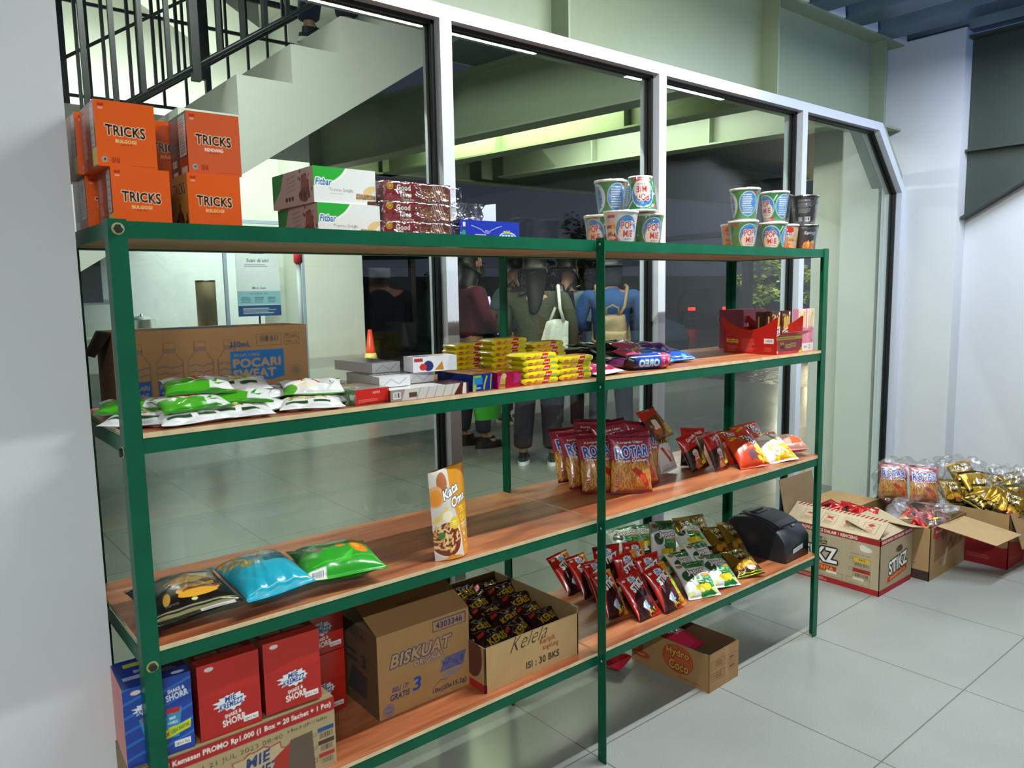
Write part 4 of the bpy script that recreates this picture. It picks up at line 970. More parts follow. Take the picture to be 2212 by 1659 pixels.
ym = ypack_mesh(); gY = 'yellow wafer packs in stacks on the second shelf'
nth = ['lowest', 'second', 'third', 'fourth', 'fifth', 'sixth', 'seventh']
def ystack(where, n, x, y, yaw=0, jit=.004, dz=.0158, flips=()):
    rd = random.Random(where)
    for k in range(n):
        o = bpy.data.objects.new('wafer_pack', ym); C.objects.link(o)
        tag(o, f'yellow wafer pack, {nth[k]} from the bottom in the {where}', 'wafer pack', gY)
        xx = x+rd.uniform(-jit, jit); yw = yaw+rd.uniform(-2, 2)
        pose(o, xx+(.126 if k in flips else 0), y+(.058 if k in flips else 0)+rd.uniform(-.002, .002), ZB+.0003+k*dz, yw+(180 if k in flips else 0))
ystack('front left stack of wafers', 5, .940, .018, 0)
ystack('front right stack beside the middle post', 4, 1.066, .018, 0)
ystack('rear left stack of wafers', 7, .965, .175, 0)
ystack('rear right stack of wafers', 6, 1.105, .165, 0)
ystack('outer left stack behind the others', 6, .925, .30, 0)

# dark, purple, rainbow and blue packs heaped behind the middle post
def sach(cols, seed, w=12, h=8, txt=None, tc='#ffffff', bgc=None):
    c = Cv(w, h, cols[0], res=6); rd = random.Random(seed)
    for k in range(9): x = rd.uniform(-1, w); c.poly([(x, 0), (x+rd.uniform(1, 3), 0), (x+rd.uniform(0, 5), h), (x-rd.uniform(0, 3), h)], rd.choice(cols), .8)
    c.speck(10, cols, 0, 0, w, h, .3, 1.2, seed)
    if txt: c.text(txt, w/2, h*.5, h*.35, tc, w=w*.6, out=[(cols[-1], .2)], bold=.06)
    return c
sA = [sach(['#17110f', '#2a1c18', '#3a2620', '#0e0b0a', '#6a2a20'], 1), sach(['#4a1440', '#6a1a4a', '#8a2a5a', '#2a0e2a'], 2), sach(['#d87a1c', '#e8b02c', '#c8c83a', '#c83a4a', '#8a3a8a'], 3), sach(['#5a2a8a', '#8a4ab8', '#c83a9a', '#b0b8e8', '#3a1a6a'], 4), sach(['#1d4fb8', '#2a6ad8', '#14348a', '#5a9ae8'], 5), sach(['#1f8a84', '#2f6a8a', '#1c4a5c'], 6), sach(['#8a1a2a', '#4a0e1c', '#b82a3a', '#1a0a10'], 7)]
gD = 'small snack sachets heaped behind the middle post'
SD = [('black sachet at the left edge of the sachet heap', 0, 1.27, .20, .004, -10, 82), ('black sachet with a torn silver corner under the heap', 0, 1.38, .25, .006, 12, 80), ('dark maroon sachet low beside the yellow wafers', 6, 1.29, .115, .004, 6, 84),
      ('purple sachet low in the middle of the heap', 1, 1.38, .13, .005, -8, 84), ('dark purple sachet in front of the rainbow one', 1, 1.46, .10, .006, 14, 82), ('black sachet lying on the left of the heap', 0, 1.34, .20, .032, -20, 78),
      ('black sachet on top at the back of the heap', 0, 1.47, .27, .034, 8, 74), ('long black sachet across the top of the heap', 0, 1.56, .25, .040, -6, 78), ('orange and yellow rainbow sachet in the heap', 2, 1.52, .12, .026, 20, 76),
      ('orange rainbow sachet lying above the other one', 2, 1.56, .17, .044, 26, 76), ('purple and pink sachet at the right top of the heap', 3, 1.66, .17, .030, -16, 74), ('teal sachet under the blue ones', 5, 1.57, .06, .006, 10, 84),
      ('blue sachet at the right end of the heap', 4, 1.67, .09, .006, -22, 78), ('blue sachet with pale leaf print behind the roll', 4, 1.63, .12, .018, 14, 76), ('pink and violet sachet poking right out of the heap', 3, 1.72, .16, .008, -30, 80),
      ('black and red sachet at the back near the glass', 6, 1.46, .33, .008, 0, 76), ('black sachet at the back behind the blue ones', 0, 1.66, .31, .010, 12, 78)]
for k, (l_, ai, x, y, z, yw, ln) in enumerate(SD):
    pose(bag('snack_sachet', l_, 'sachet', sA[ai], .125, .085, .03, '#8a8a90' if ai else '#1a1614', FILM if ai else FOIL, 100+k, gD, seal=.09, wr=1.6), x, y, ZB+z+.004, yw, ln, random.Random(k).uniform(-8, 8))
pk = Cv(13, 9, '#c8286e', res=8); pk.rect(0, 0, 13, 1.4, '#c9c9cc'); pk.ell(8.2, 5.4, 1.6, 2.2, '#f0ded0'); pk.ell(8.2, 5.4, 1.1, 1.7, '#ffffff', ring=.3); pk.ell(1.8, 5, 1.4, 1.9, '#f0ded0'); pk.text('Strawberry', 5, 7.6, .9, '#f0c8d8', w=4); pk.ell(7.6, 5.6, .9, 1.5, '#d8843a', ring=.3)
pose(bag('cookie_sachet', 'bright pink and silver cookie sachet flat at the front of the middle post', 'sachet', pk, .135, .10, .024, '#c4c4c8', FOIL, 131, None, seal=.1, wr=1.5), 1.262, .012, ZB+.006, 2, 82)
# blue biscuit roll
rc = Cv(17, 15.7, '#1c3c9c', res=7)
rc.rect(12, 0, 4, 15.7, '#c8426a'); rc.rect(16, 0, 1, 15.7, '#1c3c9c'); rc.rect(0, 0, 2.6, 15.7, '#12141c'); rc.rect(2.6, 0, 2, 15.7, '#1a2c6a')
rc.text('OREO', 7.6, 11, 2.3, '#dfe9fa', w=7.5, rot=PI, out=[('#3a8ad8', .35)], bold=.07); rc.text('OREO', 7.6, 3, 2.3, '#dfe9fa', w=7.5, rot=PI, out=[('#3a8ad8', .35)], bold=.07); rc.speck(16, ['#e89ab8', '#f0c0d0', '#a82a50'], 12.2, 0, 3.6, 15.7, .3, .9, 4)
A = rc.out(); ny, nx = A.shape[:2]; S_, T_ = np.meshgrid(np.linspace(0, 1, nx), np.linspace(0, 2*PI, ny))
q = np.clip(np.minimum(S_, 1-S_)/.12, 0, 1)**.5
rr = .0235*(.35+.65*q)*(1+.01*np.sin(9*T_)); P3 = np.stack([(S_-.5)*.165, rr*np.cos(T_)*(1+.3*(1-q)), rr*np.sin(T_)*(.15+.85*q)], -1)
mb = MB(); mb.grid(P3, A); o = mb.build('biscuit_roll', FILM); tag(o, 'blue biscuit roll with upside-down white letters and a pink end', 'biscuit roll')
o.location = (1.455, .045, ZB+.0238); o.rotation_euler = (math.radians(120), 0, math.radians(-14))

# red display tray
RED = '#b01a14'
tray = thing('display_tray', 'open red cardboard display tray with curved cut-out at the right end', 'display tray', (2.112, .018, ZB))
def sidepoly():
    p = [(0, 0), (.215, 0), (.215, .062), (.233, .13), (.222, .131)]
    for k in range(1, 16):
        t = k/16; p.append((.222-.215*t, .131-.045*math.sin(PI*t)**.8*(1 if t < .97 else 1)))
    p += [(.004, .132), (-.004, .132), (0, .064)]
    return p
sp = MB(); sp.prism(sidepoly(), 0, .0015, RED, axis='x'); 
sc = Cv(21.5, 6.2, RED, res=7); sc.text('beng-beng', 16.9, 4.6, .9, '#3a1410', w=4.2, rot=0, out=[('#e8c84a', .3)], bold=.05); sc.lines(8.2, .8, 5.2, 4.4, 10, '#cf5a50', 3); sc.rect(1.2, 4.0, 4.0, 1.7, '#e8e4e0'); sc.bars(1.4, 4.15, 3.6, 1.4); sc.lines(1.6, 1.0, 3.4, 1.6, 4, '#cf5a50', 5); sc.lines(15, .6, 4.2, 2.6, 6, '#cf5a50', 6); sc.a = sc.a[:, ::-1].copy(); sc2 = Cv(21.5, 6.2, RED, res=7)
sc2.text('beng-beng', 3.6, 4.4, 1.0, '#3a1410', w=4.4, out=[('#e8c84a', .35)], bold=.05); sc2.lines(7.4, .8, 6.2, 4.6, 10, '#cf5a50', 3); sc2.rect(16.6, 3.9, 3.8, 1.7, '#e8e4e0'); sc2.bars(16.8, 4.05, 3.4, 1.4); sc2.lines(16.8, 1.0, 3.0, 1.6, 4, '#cf5a50', 5); sc2.lines(1.6, .6, 4.2, 2.2, 5, '#cf5a50', 6)
face_grid(sp, sc2, (-.0006, .215, .0), (0, -.215, 0), (0, 0, .062)); sp.build('side_wall', GLOSSC, tray)
s2 = MB(); s2.prism(sidepoly(), .168, .1695, RED, axis='x'); s2.build('side_wall', GLOSSC, tray)
fc = Cv(17, 6.2, RED, res=8); fc.rect(0, 5.0, 17, 1.2, '#e2c81c'); fc.lines(.6, 5.25, 15, .6, 1, '#8a5a14', 3); fc.text('beng beng', 9.4, 2.9, 1.3, '#b02a18', w=6.2, rot=.1, out=[('#e8cf86', .4)], bold=.05); fc.rect(2.6, 2, 2.4, 1.0, '#1a1412'); fc.rect(2.6, 3.4, 2.4, .8, '#d8b41c'); fc.rect(4, .6, 8, .25, '#cf5a50'); fc.ell(.9, .9, .4, .45, '#e8d8d0'); fc.poly([(14.6, 0), (17, 0), (17, 2.6)], '#e2c81c')
fm = MB(); face_grid(fm, fc, (0, 0, 0), (.17, 0, 0), (0, 0, .062)); fm.box(0, .0005, 0, .17, .002, .062, RED); fm.build('front_wall', GLOSSC, tray)
fl_ = MB(); fl_.add([(0, 0, .062), (.17, 0, .062), (.182, -.024, .078), (.006, -.024, .078), (0, .0012, .0632), (.17, .0012, .0632), (.182, -.023, .0795), (.006, -.023, .0795)], [(0, 1, 2, 3), (7, 6, 5, 4), (3, 2, 6, 7), (0, 3, 7, 4), (1, 5, 6, 2)], '#9a1a14'); fl_.build('front_flap', GLOSSC, tray)
MB().box(0, .213, 0, .17, .215, .09, RED).box(0.001, .002, .0002, .169, .213, .0015, '#8a6a4a').build('back_wall', GLOSSC, tray)
def stick_art(kind):
    c = Cv(7.2, 15, '#4a2418' if kind == 'b' else '#d98aa2', res=8)
    if kind == 'b':
        c.speck(14, ['#8a4a30', '#c87a4a'], .4, 8, 6.4, 6, .15, .35, 3)
        for k in range(9): c.line([(1.4+k*.5, 5), (1.8+k*.58, 12.6+(k % 3)*.5)], .42, ['#e8c874', '#d8ac54'][k % 2])
        c.poly([(.5, 4.2), (6.9, 6.0), (6.9, 9.4), (.5, 7.6)], '#dfe2e0'); c.text('PRETZ', 3.7, 6.8, 2.3, '#1f3a4c', w=5.6, rot=.26, bold=.08)
        for k in range(9): c.line([(1.0+k*.6, 0), (1.1+k*.6, 3.4)], .45, ['#e8c874', '#d8ac54'][k % 2])
        c.ell(6.1, 14, .6, .6, '#e8e4dc'); c.text('Glico', 1.6, 13.6, .6, '#e8d8c8', w=1.6)
    else:
        c.poly([(0, 8), (7.2, 8), (7.2, 15), (0, 15)], '#efdcc4')
        for k in range(9): c.line([(1.6+k*.45, 5), (1.0+k*.65, 12.4+(k % 3)*.5)], .3, ['#e0b45c', '#d89a4a'][k % 2]); c.line([(2.2+k*.32, 4), (1.6+k*.5, 8.6)], .3, '#d8708e')
        c.text('POCKY', 3.6, 7.0, 1.8, '#a84a94', w=6, rot=.15, bold=.02); c.ell(4.4, 2.4, 1.3, 1.4, '#b0623a', ring=.4); c.ell(5.6, 13.2, .9, 1.0, '#d8b83a'); c.text('Glico', 1.4, 13.8, .5, '#c8425a', w=1.4)
    return c
sb, sk = stick_art('b'), stick_art('p'); gS = 'upright stick snack boxes behind the red tray'
bs = Cv(2.4, 15, '#4a2418', res=4); bs.line([(1.2, 6), (1.2, 13)], .5, '#d8a050')
for k, (l_, a_, x, y, yw) in enumerate([('brown stick snack box, left of the two brown ones', sb, 2.172, .075, 2), ('brown stick snack box, right of the two brown ones', sb, 2.236, .072, 2), ('pink stick snack box beside the brown ones', sk, 2.318, .055, 2), ('pink stick snack box next to the right end post', sk, 2.374, .052, 2)]):
    w_ = .062 if a_ is sb else .055
    o = carton('stick_snack_box', l_, 'snack box', w_, .024 if a_ is sb else .022, .148 if a_ is sb else .152, '#4a2418' if a_ is sb else '#d98aa2', a_, bs if a_ is sb else None, None, GLOSSC, gS); pose(o, x, y, ZB+.003, yw)
o = carton('stick_snack_box', 'second brown stick snack box behind, showing its narrow side', 'snack box', .062, .024, .146, '#4a2418', None, bs, None, GLOSSC, gS); pose(o, 2.170, .115, ZB+.003, 2)
wt_ = Cv(12, 3.2, '#e4e4e2', res=6); wt_.text('Pocky', 4.6, 1.6, 1.3, '#33302e', w=3, shear=.3); wt_.lines(7.4, .5, 2.6, 2, 4, '#8a8a88', 3); wt_.rect(0, 0, 1.2, 3.2, '#c8b83a')
o = thing('white_tray', 'low white tray holding the pink stick boxes', 'tray', (2.312, .040, ZB)); mb = MB(); face_grid(mb, wt_, (0, 0, 0), (.088, 0, 0), (0, 0, .028)); mb.box(0, .0005, 0, .088, .002, .028, '#e4e4e2').box(0, .002, 0, .088, .05, .0012, '#e4e4e2'); mb.build('tray_front', CARD, o)
pkb = Cv(4, 15, '#8a3444', res=6); pkb.rect(.5, 6.4, 2.9, 3.6, '#b8a8ac'); pkb.rect(.5, 1.2, 2.9, 4.4, '#a8949a'); pkb.lines(.6, 1.4, 2.6, 4, 8, '#7a5a62', 3); pkb.rect(1.5, 12, .7, .4, '#3a1a20')
gK = 'narrow boxes seen from behind at the back of the second shelf'
for k in range(4):
    o = carton('narrow_snack_box', ['dull pink narrow snack box seen from behind, leftmost of four', 'dull pink narrow snack box seen from behind, second from the left', 'dull pink narrow snack box seen from behind, third from the left', 'dull pink narrow snack box seen from behind, rightmost of four'][k], 'snack box', .0395, .11, .152, '#7a3040', pkb, None, None, CARD, gK); pose(o, 2.250+k*.0402, .245, ZB+.001)
# ------------------------------------------------------------------ third shelf (top z .7261)
ZC = ZS[1]+.0098; ZD = ZS[2]+.0098
def put(o, x, y, z, yaw=0, lean=0, roll=0): return pose(o, x, y, z, yaw, lean, roll)
c = Cv(17.5, 19.5, '#0d0d0e', res=8)
c.line([(.3, 2.0), (17.2, 2.0)], .14, '#b9b27a'); c.line([(.3, 1.5), (17.2, 1.5)], .14, '#b9b27a'); c.line([(.3, 18.7), (17.2, 18.7)], .14, '#b9b27a')
for k, (x, y) in enumerate([(3, 17), (5, 16.2), (7.4, 17.2), (10, 16.6), (13, 17)]): c.ell(x, y, 1.7, .7, '#7d8255', rot=.3*k); c.ell(x, y, 1.0, .3, '#262a1c', rot=.3*k)
c.poly([(4.2, 9.2), (7, 12.4), (10.5, 14.2), (14, 13.2), (15, 12.2), (11, 11.2), (7, 10.6)], '#c4601c'); c.text('MELTED CHEESE', 8.3, 12.4, .75, '#e2b04c', w=6.8, rot=.5)
c.poly([(6.6, 10.6), (8, 12.8), (11.5, 13.4), (14, 12.2), (15.2, 10.8), (9, 9.2)], '#e2901c')
for k in range(9): c.ell(8.2+k*.75, 11.2+.6*math.sin(k), .42, .9, '#f0b83a', rot=-.5)
c.poly([(6.2, 10.2), (15.4, 10.9), (16.2, 9.8), (12, 8.2), (7, 8.6)], '#e6c02c')
c.ell(9.4, 8.2, 3.4, 1.0, '#8a4a34', rot=-.12); c.ell(13.6, 9.2, 2.8, .9, '#8e4e38', rot=.35); c.ell(11, 6.4, 4.4, 1.8, '#dfa02c'); c.ell(12, 6.6, 4.2, 1.0, '#7d3f2e', rot=.1); c.poly([(8, 7.4), (11, 8), (15, 8.6), (14.6, 7.4), (11, 6.9)], '#e6c42c'); c.ell(10.6, 5.0, 4.0, 1.3, '#e0a22e')
c.speck(30, ['#c28a70', '#a86048'], 7.2, 7.6, 5, 1.2, .12, .3, 3); c.ell(4.4, 5.2, .7, 2, '#b98a34', rot=-.3); c.ell(9.3, 3.2, .6, .4, '#d8cf8a'); c.rect(9.6, .3, 6.6, 1.05, '#c9cacb'); c.lines(9.9, .4, 6, .8, 2, '#5a5a5e', 4); c.text('Japota', 5, 3.3, .9, '#55524c', w=2.6, shear=.3)
put(bag('snack_bag', 'black snack bag with a cheese burger picture, behind the left post', 'snack bag', c, .178, .195, .055, '#0b0b0c', FILM, 201, seal=.07), .112, .030, ZC+.029, -24, 85, -24)
c = Cv(15, 20, '#1f9fb8', res=8)
c.poly([(0, 12), (3, 14), (14, 19), (15, 20), (0, 20)], '#3fb0c4'); c.poly([(2, 17.2), (8, 19.4), (13, 18.4), (11, 16.6)], '#a89888'); c.speck(40, ['#c8a04c', '#b8843a', '#e0c070'], .5, 12, 4, 6.5, .3, .75, 3)
c.text('POPP', 8.2, 16, 2.5, '#b5642c', w=8.2, rot=.08, out=[('#e6ded0', .28), ('#5a3020', .12)], bold=.06); c.text('POP', 10.2, 13.3, 2.4, '#b5642c', w=6.6, rot=.08, out=[('#e6ded0', .28), ('#5a3020', .12)], bold=.06)
c.text('Rasa Jagung Bakar', 9.0, 11.0, 1.0, '#9fdde8', w=8.5, rot=.06); c.lines(2.4, 8.0, 4.8, 1.6, 3, '#1a7a90', 3, .2); c.lines(9, 8.8, 4.2, 1.0, 2, '#1a7a90', 4, .25); c.ell(4.2, 10.6, 1.5, 1.2, '#c4b83a'); c.ell(13.6, 15.2, 1.0, .8, '#c86a9a'); c.lines(2.5, 5.6, 5.6, .5, 1, '#1a7a90', 4, .2)
for k in range(3): c.line([(.8, .8+k*.5), (14.4, .8+k*.5)], .07, '#7fd0dc')
put(bag('snack_bag', 'turquoise puffed snack bag lying on the third shelf', 'snack bag', c, .148, .20, .072, '#1c92aa', FILM, 202, seal=.06), .275, .004, ZC+.037, -17, 84, -19)
c = Cv(19, 17, '#2f9a2a', res=8)
c.poly([(0, 9), (6, 13), (12, 17), (0, 17)], '#1f6a24'); c.poly([(5, 10), (13, 12), (19, 11), (19, 14), (12, 14.5), (4, 13)], '#3aa836'); c.ell(7.4, 15.6, 2.3, 1.1, '#14321a'); c.ell(8.2, 15.2, 1.7, 1.2, '#e2c41c'); c.ell(8.2, 15.2, 1.1, .7, '#3a3410', ring=.25)
c.line([(7, 10.6), (13, 12.6), (18, 13.6)], .9, '#b5b07a'); c.ell(14.8, 8.2, 2.1, 2.9, '#e0821c', rot=.1); c.ell(14.2, 8.8, 1.0, 1.6, '#f0a82c', rot=.1); c.ell(10.4, 9.2, 1.3, .9, '#d88a1c'); c.poly([(13, 11), (16, 13.4), (18.4, 12.6), (16, 11)], '#d8c83a'); c.text('Happy', 3.4, 11.4, .9, '#cfe0c8', w=2.6, rot=-.3); c.text('Tos', 3.6, 10, .9, '#cfe0c8', w=2, rot=-.3)
c.ell(4.6, 8.4, 1.4, .7, '#8a5a6a'); c.rect(.6, .4, 4.2, 2.0, '#d4d8d2'); c.bars(1, .6, 3.4, 1.5); c.poly([(8, 3), (13, 7), (11, 3)], '#4cc03a', .6); c.line([(2, 3.2), (17, 4.4)], .12, '#6ad05a')
put(bag('snack_bag', 'bright green snack bag with an orange picture on the third shelf', 'snack bag', c, .185, .165, .066, '#2a8a28', FILM, 203, seal=.07), .424, .006, ZC+.034, 14, 83, 22)
# tall stand-up pouch
c = Cv(12, 21.5, '#d08a1c', res=9)
c.poly([(0, 0), (7.4, 0), (7.0, 8), (5.4, 15), (6.0, 21.5), (0, 21.5)], '#cfc6be'); c.ell(3.4, 18.6, 1.6, 2.3, '#a8653c'); c.ell(1.2, 15.4, 2.3, 2.6, '#d8a06a'); c.ell(1.2, 15.2, 1.7, 1.9, '#e08a28'); c.poly([(0, 9.6), (4.2, 12.9), (4, 10.8), (.4, 8.8)], '#e0c060'); c.ell(3.8, 10.4, 1.4, 1.2, '#e8dcc0')
c.ell(3.2, 4.9, 4.0, 4.3, '#e6ddd0'); c.ell(3.2, 4.9, 3.7, 4.0, '#7a2f1a')
rd = random.Random(5)
for k in range(46):
    x, y, a_ = rd.uniform(.2, 5.8), rd.uniform(1.6, 8.2), rd.uniform(0, 3); c.line([(x, y), (x+1.6*math.cos(a_), y+1.6*math.sin(a_))], .38, rd.choice(['#e0b070', '#d09a54', '#ecc890']))
c.ell(1.8, 6.0, .8, .8, '#3f7a2a'); c.poly([(0, 0), (2, .3), (3.5, 1.2), (6.6, .5), (7, 0)], '#d88a2c'); c.ell(5.6, 8.4, 1.45, 1.5, '#e0bc2c'); c.lines(4.8, 7.8, 1.6, 1.2, 3, '#f0e4a0', 4)
c.text('Kata', 5.8, 16.0, 2.3, '#f4f2ee', w=5.4, rot=.3, shear=.3, out=[('#2b2e33', .22)], bold=.03); c.text('Oma', 8.1, 13.6, 2.3, '#f4f2ee', w=5.6, rot=.22, shear=.3, out=[('#2b2e33', .22)], bold=.03)
c.text('TELUR', 9.9, 11.0, 1.7, '#e8cf2c', w=4.2, bold=.07, rot=.08); c.text('GABUS', 9.8, 9.0, 1.6, '#e8cf2c', w=4.0, bold=.07, rot=.08); c.text('RASA KEJU', 9.8, 7.5, .8, '#f4ece0', w=3.8, bold=.05, rot=.08); c.text('CHEDDAR CHEESE', 9.8, 6.7, .45, '#f4ece0', w=3.6)
c.line([(7.9, 5.9), (12, 6.2)], .07, '#f0dcae'); c.line([(7.9, 4.2), (12, 4.5)], .07, '#f0dcae'); c.ell(8.7, 5.1, .42, .5, '#f0e4c8'); c.line([(10.6, 4.9), (11, 5.5)], .15, '#f0e4c8'); c.text('65g', 8.7, 3.4, .6, '#f0e4c8'); c.lines(8.1, 1.6, 2.8, .9, 3, '#e0b060', 3)
A = c.out(); ny, nx = A.shape[:2]; U, V = np.meshgrid(np.linspace(0, 1, nx), np.linspace(0, 1, ny))
po = thing('stand_up_pouch', 'tall orange and white stand-up pouch alone in the middle of the third shelf', 'pouch', (.718, .036, ZC))
bulge = .026*np.clip(1-V, 0, 1)**.6*np.clip(1-np.abs(2*U-1)**2, 0, 1)+.004*np.sin(PI*U)
topw = 1+.03*V
skew = np.clip(V-.94, 0, 1)*0
hh_ = .217*(1+.035*(U-.3))
P3 = np.stack([(U-.5)*.115*topw, -bulge-.003*np.sin(9*U)*V**3, V*hh_], -1)
mb = MB(); mb.grid(P3, A); P4 = P3.copy(); P4[..., 1] *= -1; mb.grid(P4[::6, ::6] if (ny-1) % 6 == 0 and (nx-1) % 6 == 0 else P4, '#c07a1c', flip=True); mb.build('pouch_body', FILM, po); po.rotation_euler = (math.radians(-4), 0, math.radians(10))

# prawn cracker bags
def rotar():
    c = Cv(14, 18.7, '#8e1a30', res=7.5)
    for k in range(22): c.line([(-.5, 9.2+k*.46), (5, 9.5+k*.46), (9, 9.1+k*.46), (14.5, 9.6+k*.46)], .09, '#c46478')
    c.rect(0, 0, 14, 9.4, '#b5702c'); rd = random.Random(3)
    for k in range(150):
        x, y, a_ = rd.uniform(-.3, 14), rd.uniform(.8, 9.0), rd.gauss(PI/2, .35); l = rd.uniform(1.2, 2.4)
        c.line([(x, y), (x+l*math.cos(a_), y+l*math.sin(a_))], .62, '#8a4a1c'); c.line([(x, y), (x+l*math.cos(a_), y+l*math.sin(a_))], .46, rd.choice(['#cf9440', '#d8a450', '#c8883a', '#dcae5c']))
    c.poly([(6.2, 7.4), (8, 8.2), (11.6, 5.6), (12.8, 2.4), (11.6, 1.6), (9.6, 4.4)], '#b52a1c'); c.ell(10.6, 4.6, 1.5, 1.0, '#cf4a2c', rot=-.8)
    for k in range(8): c.line([(6.5+k*.55, 4.2), (7.2+k*.6, 1.2)], .16, '#a83a1c')
    c.text('ROTAR', 7.0, 13.0, 3.6, '#1f55b4', w=11.4, rot=.06, out=[('#e6e2ee', .32)], bold=.09, f=lambda x, y: (x, y*(1+.06*math.sin(x*2))))
    c.text('Prawn Crackers', 7.2, 10.3, 1.0, '#f4eef0', w=10.4, rot=.04, out=[('#3a0c16', .12)], bold=.03); c.text('Kerupuk Udang', 6.6, 15.9, .95, '#f4eef0', w=8.8, out=[('#3a0c16', .12)], bold=.02, rot=.03)
    c.rect(1.3, 2.2, .9, 3.6, '#a8201c'); c.lines(1.45, 2.4, .6, 3.2, 6, '#f0d0b8', 3)
    c.rect(0, 0, 14, .9, '#8a1a20'); c.rect(0, 17.5, 14, 1.2, '#7c142a'); c.ell(1.4, 1.2, .5, .5, '#d8d4c8'); c.ell(1.4, 1.2, .38, .38, '#333333', ring=.3); return c
R0 = bag('cracker_bag', 'maroon prawn cracker bag with big blue letters, front one right of the middle post', 'cracker bag', rotar(), .141, .187, .05, '#8e4a26', FILM, 211, 'maroon prawn cracker bags on the third shelf', seal=.05, wr=1.2)
put(R0, 1.464, .115, ZC+.002, -26, 12, 2)
rl = 'maroon prawn cracker bag with big blue letters, '
for k, (l_, x, y, yw, ln, ro, dz) in enumerate([('directly behind the front one', 1.548, .150, -18, 14, -4, 0), ('just left of the middle post', 1.405, .185, -20, 24, 3, 0), ('second from the left end', 1.418, .262, -12, 24, 0, 0), ('leftmost standing', 1.448, .345, -16, 24, 0, 0),
        ('in the rear row behind the post', 1.545, .255, -14, 12, -3, .012), ('rear row, top corner sticking up at right', 1.64, .235, -20, 10, 9, .002), ('at the back near the glass, right', 1.625, .325, -12, 10, -6, .0), ('at the back near the glass, centre', 1.53, .36, -20, 8, 5, .01)]):
    q = dup(R0, rl+l_); put(q, x, y, ZC+.002+dz, yw, ln, ro)
# right part of the third shelf
def garuda():
    c = Cv(9.2, 14.4, '#2a1410', res=8); c.rect(0, 9.0, 9.2, 5.4, '#b5201a'); c.poly([(0, 8.2), (9.2, 9.6), (9.2, 9), (0, 9)], '#b5201a')
    c.poly([(5, 1), (9.2, 3), (9.2, 10.4), (7, 9.6), (6, 6)], '#6a5a34'); c.ell(7.8, 4.0, 1.4, 2.2, '#c8a83a', rot=-.3); c.poly([(6, 10), (9.2, 12.6), (9.2, 9.4), (7, 8)], '#8a8468')
    c.poly([(2.6, 2.2), (5.4, 2.2), (5.0, 7.4), (3.4, 7.6)], '#d8b8a8'); c.ell(4, 6.9, 1.3, 1.2, '#e2c8c0'); c.lines(3.2, 5.0, 1.8, 2, 3, '#b5302a', 3); c.ell(4.2, 2.6, 1.9, 1.9, '#a8582c'); c.speck(20, ['#8a3f1c', '#c47a44'], 3, 1.4, 2.4, 2.4, .2, .5, 3); c.ell(6.2, 2.6, 1.0, .7, '#e0c85a')
    c.text('Garuda', 5.4, 12.4, 1.4, '#f0dcd8', w=5.2, rot=.25, bold=.05); c.text('Kacang', 6.2, 10.9, .6, '#f0dcd8', w=2.6, rot=.25); c.ell(2.2, 10.6, .7, .6, '#e08a80', ring=.2); c.rect(0, 0, 9.2, .5, '#8a1a14'); return c
gGr = 'red and dark brown peanut snack bags'
G0 = bag('snack_bag', 'red and dark brown peanut snack bag, left of the leaning pair on the third shelf', 'snack bag', garuda(), .092, .138, .036, '#a01c16', FILM, 221, gGr, seal=.06)
put(G0, 1.868, .150, ZC+.003, -10, 23, -13)
put(dup(G0, 'red and dark brown peanut snack bag, right of the leaning pair on the third shelf'), 1.935, .105, ZC+.002, 2, 23, -5)
put(dup(G0, 'red and dark brown peanut snack bag standing behind the leaning pair'), 1.905, .215, ZC+.002, -30, 12, 4)
gc = Cv(8.4, 12.4, '#5a3a20', res=8); gc.poly([(0, 8), (8.4, 9), (8.4, 12.4), (0, 12.4)], '#b5241c'); gc.poly([(4.4, 0), (8.4, 0), (8.4, 11), (6, 8)], '#8a7038'); gc.ell(7, 3, 1.3, 2, '#c8a848'); gc.ell(2.6, 3, 1.7, 1.8, '#a85a34'); gc.poly([(1.6, 3.4), (4, 3.4), (4, 7), (2, 7.2)], '#e0c4bc'); gc.rect(3, 11, 3.6, 1.4, '#7a7470')
put(bag('snack_bag', 'brown and gold peanut snack bag tilted on top of the white one', 'snack bag', gc, .084, .124, .034, '#4a3420', FILM, 222, seal=.06), 1.690, .165, ZC+.142, -15, 44, -14)
wc = Cv(8, 14.8, '#d4d2d2', res=8); wc.text('TARO', 4.4, 11.4, 2.2, '#2b2a1c', w=6, rot=-.25, out=[('#d8c02c', .35)], bold=.09); wc.poly([(2, 9), (3.2, 9), (5.4, 3.4), (4.4, 3.2)], '#b5302a'); wc.poly([(4.6, 8), (5.6, 7), (6.4, 3.4)], '#d0682c'); wc.lines(.6, .8, 3.6, 2.2, 5, '#9a9a9a', 4)
put(bag('snack_bag', 'white snack bag with yellow and black letters leaning at the back', 'snack bag', wc, .082, .148, .04, '#c8c8ca', FILM, 223, seal=.05), 1.775, .215, ZC+.003, -8, 18, -12)
tc_ = Cv(13.8, 14.2, '#c8401c', res=8); tc_.text('TOS', 8.4, 11.6, 2.0, '#f2efe8', w=4.6, rot=-.2, out=[('#17181c', .3)], bold=.12); tc_.text('TOS', 9.6, 9.5, 2.0, '#f2efe8', w=4.6, rot=-.2, out=[('#17181c', .3)], bold=.12); tc_.poly([(.8, 11.8), (5, 13.4), (4.4, 12), (1.6, 11.2)], '#d8b01c')
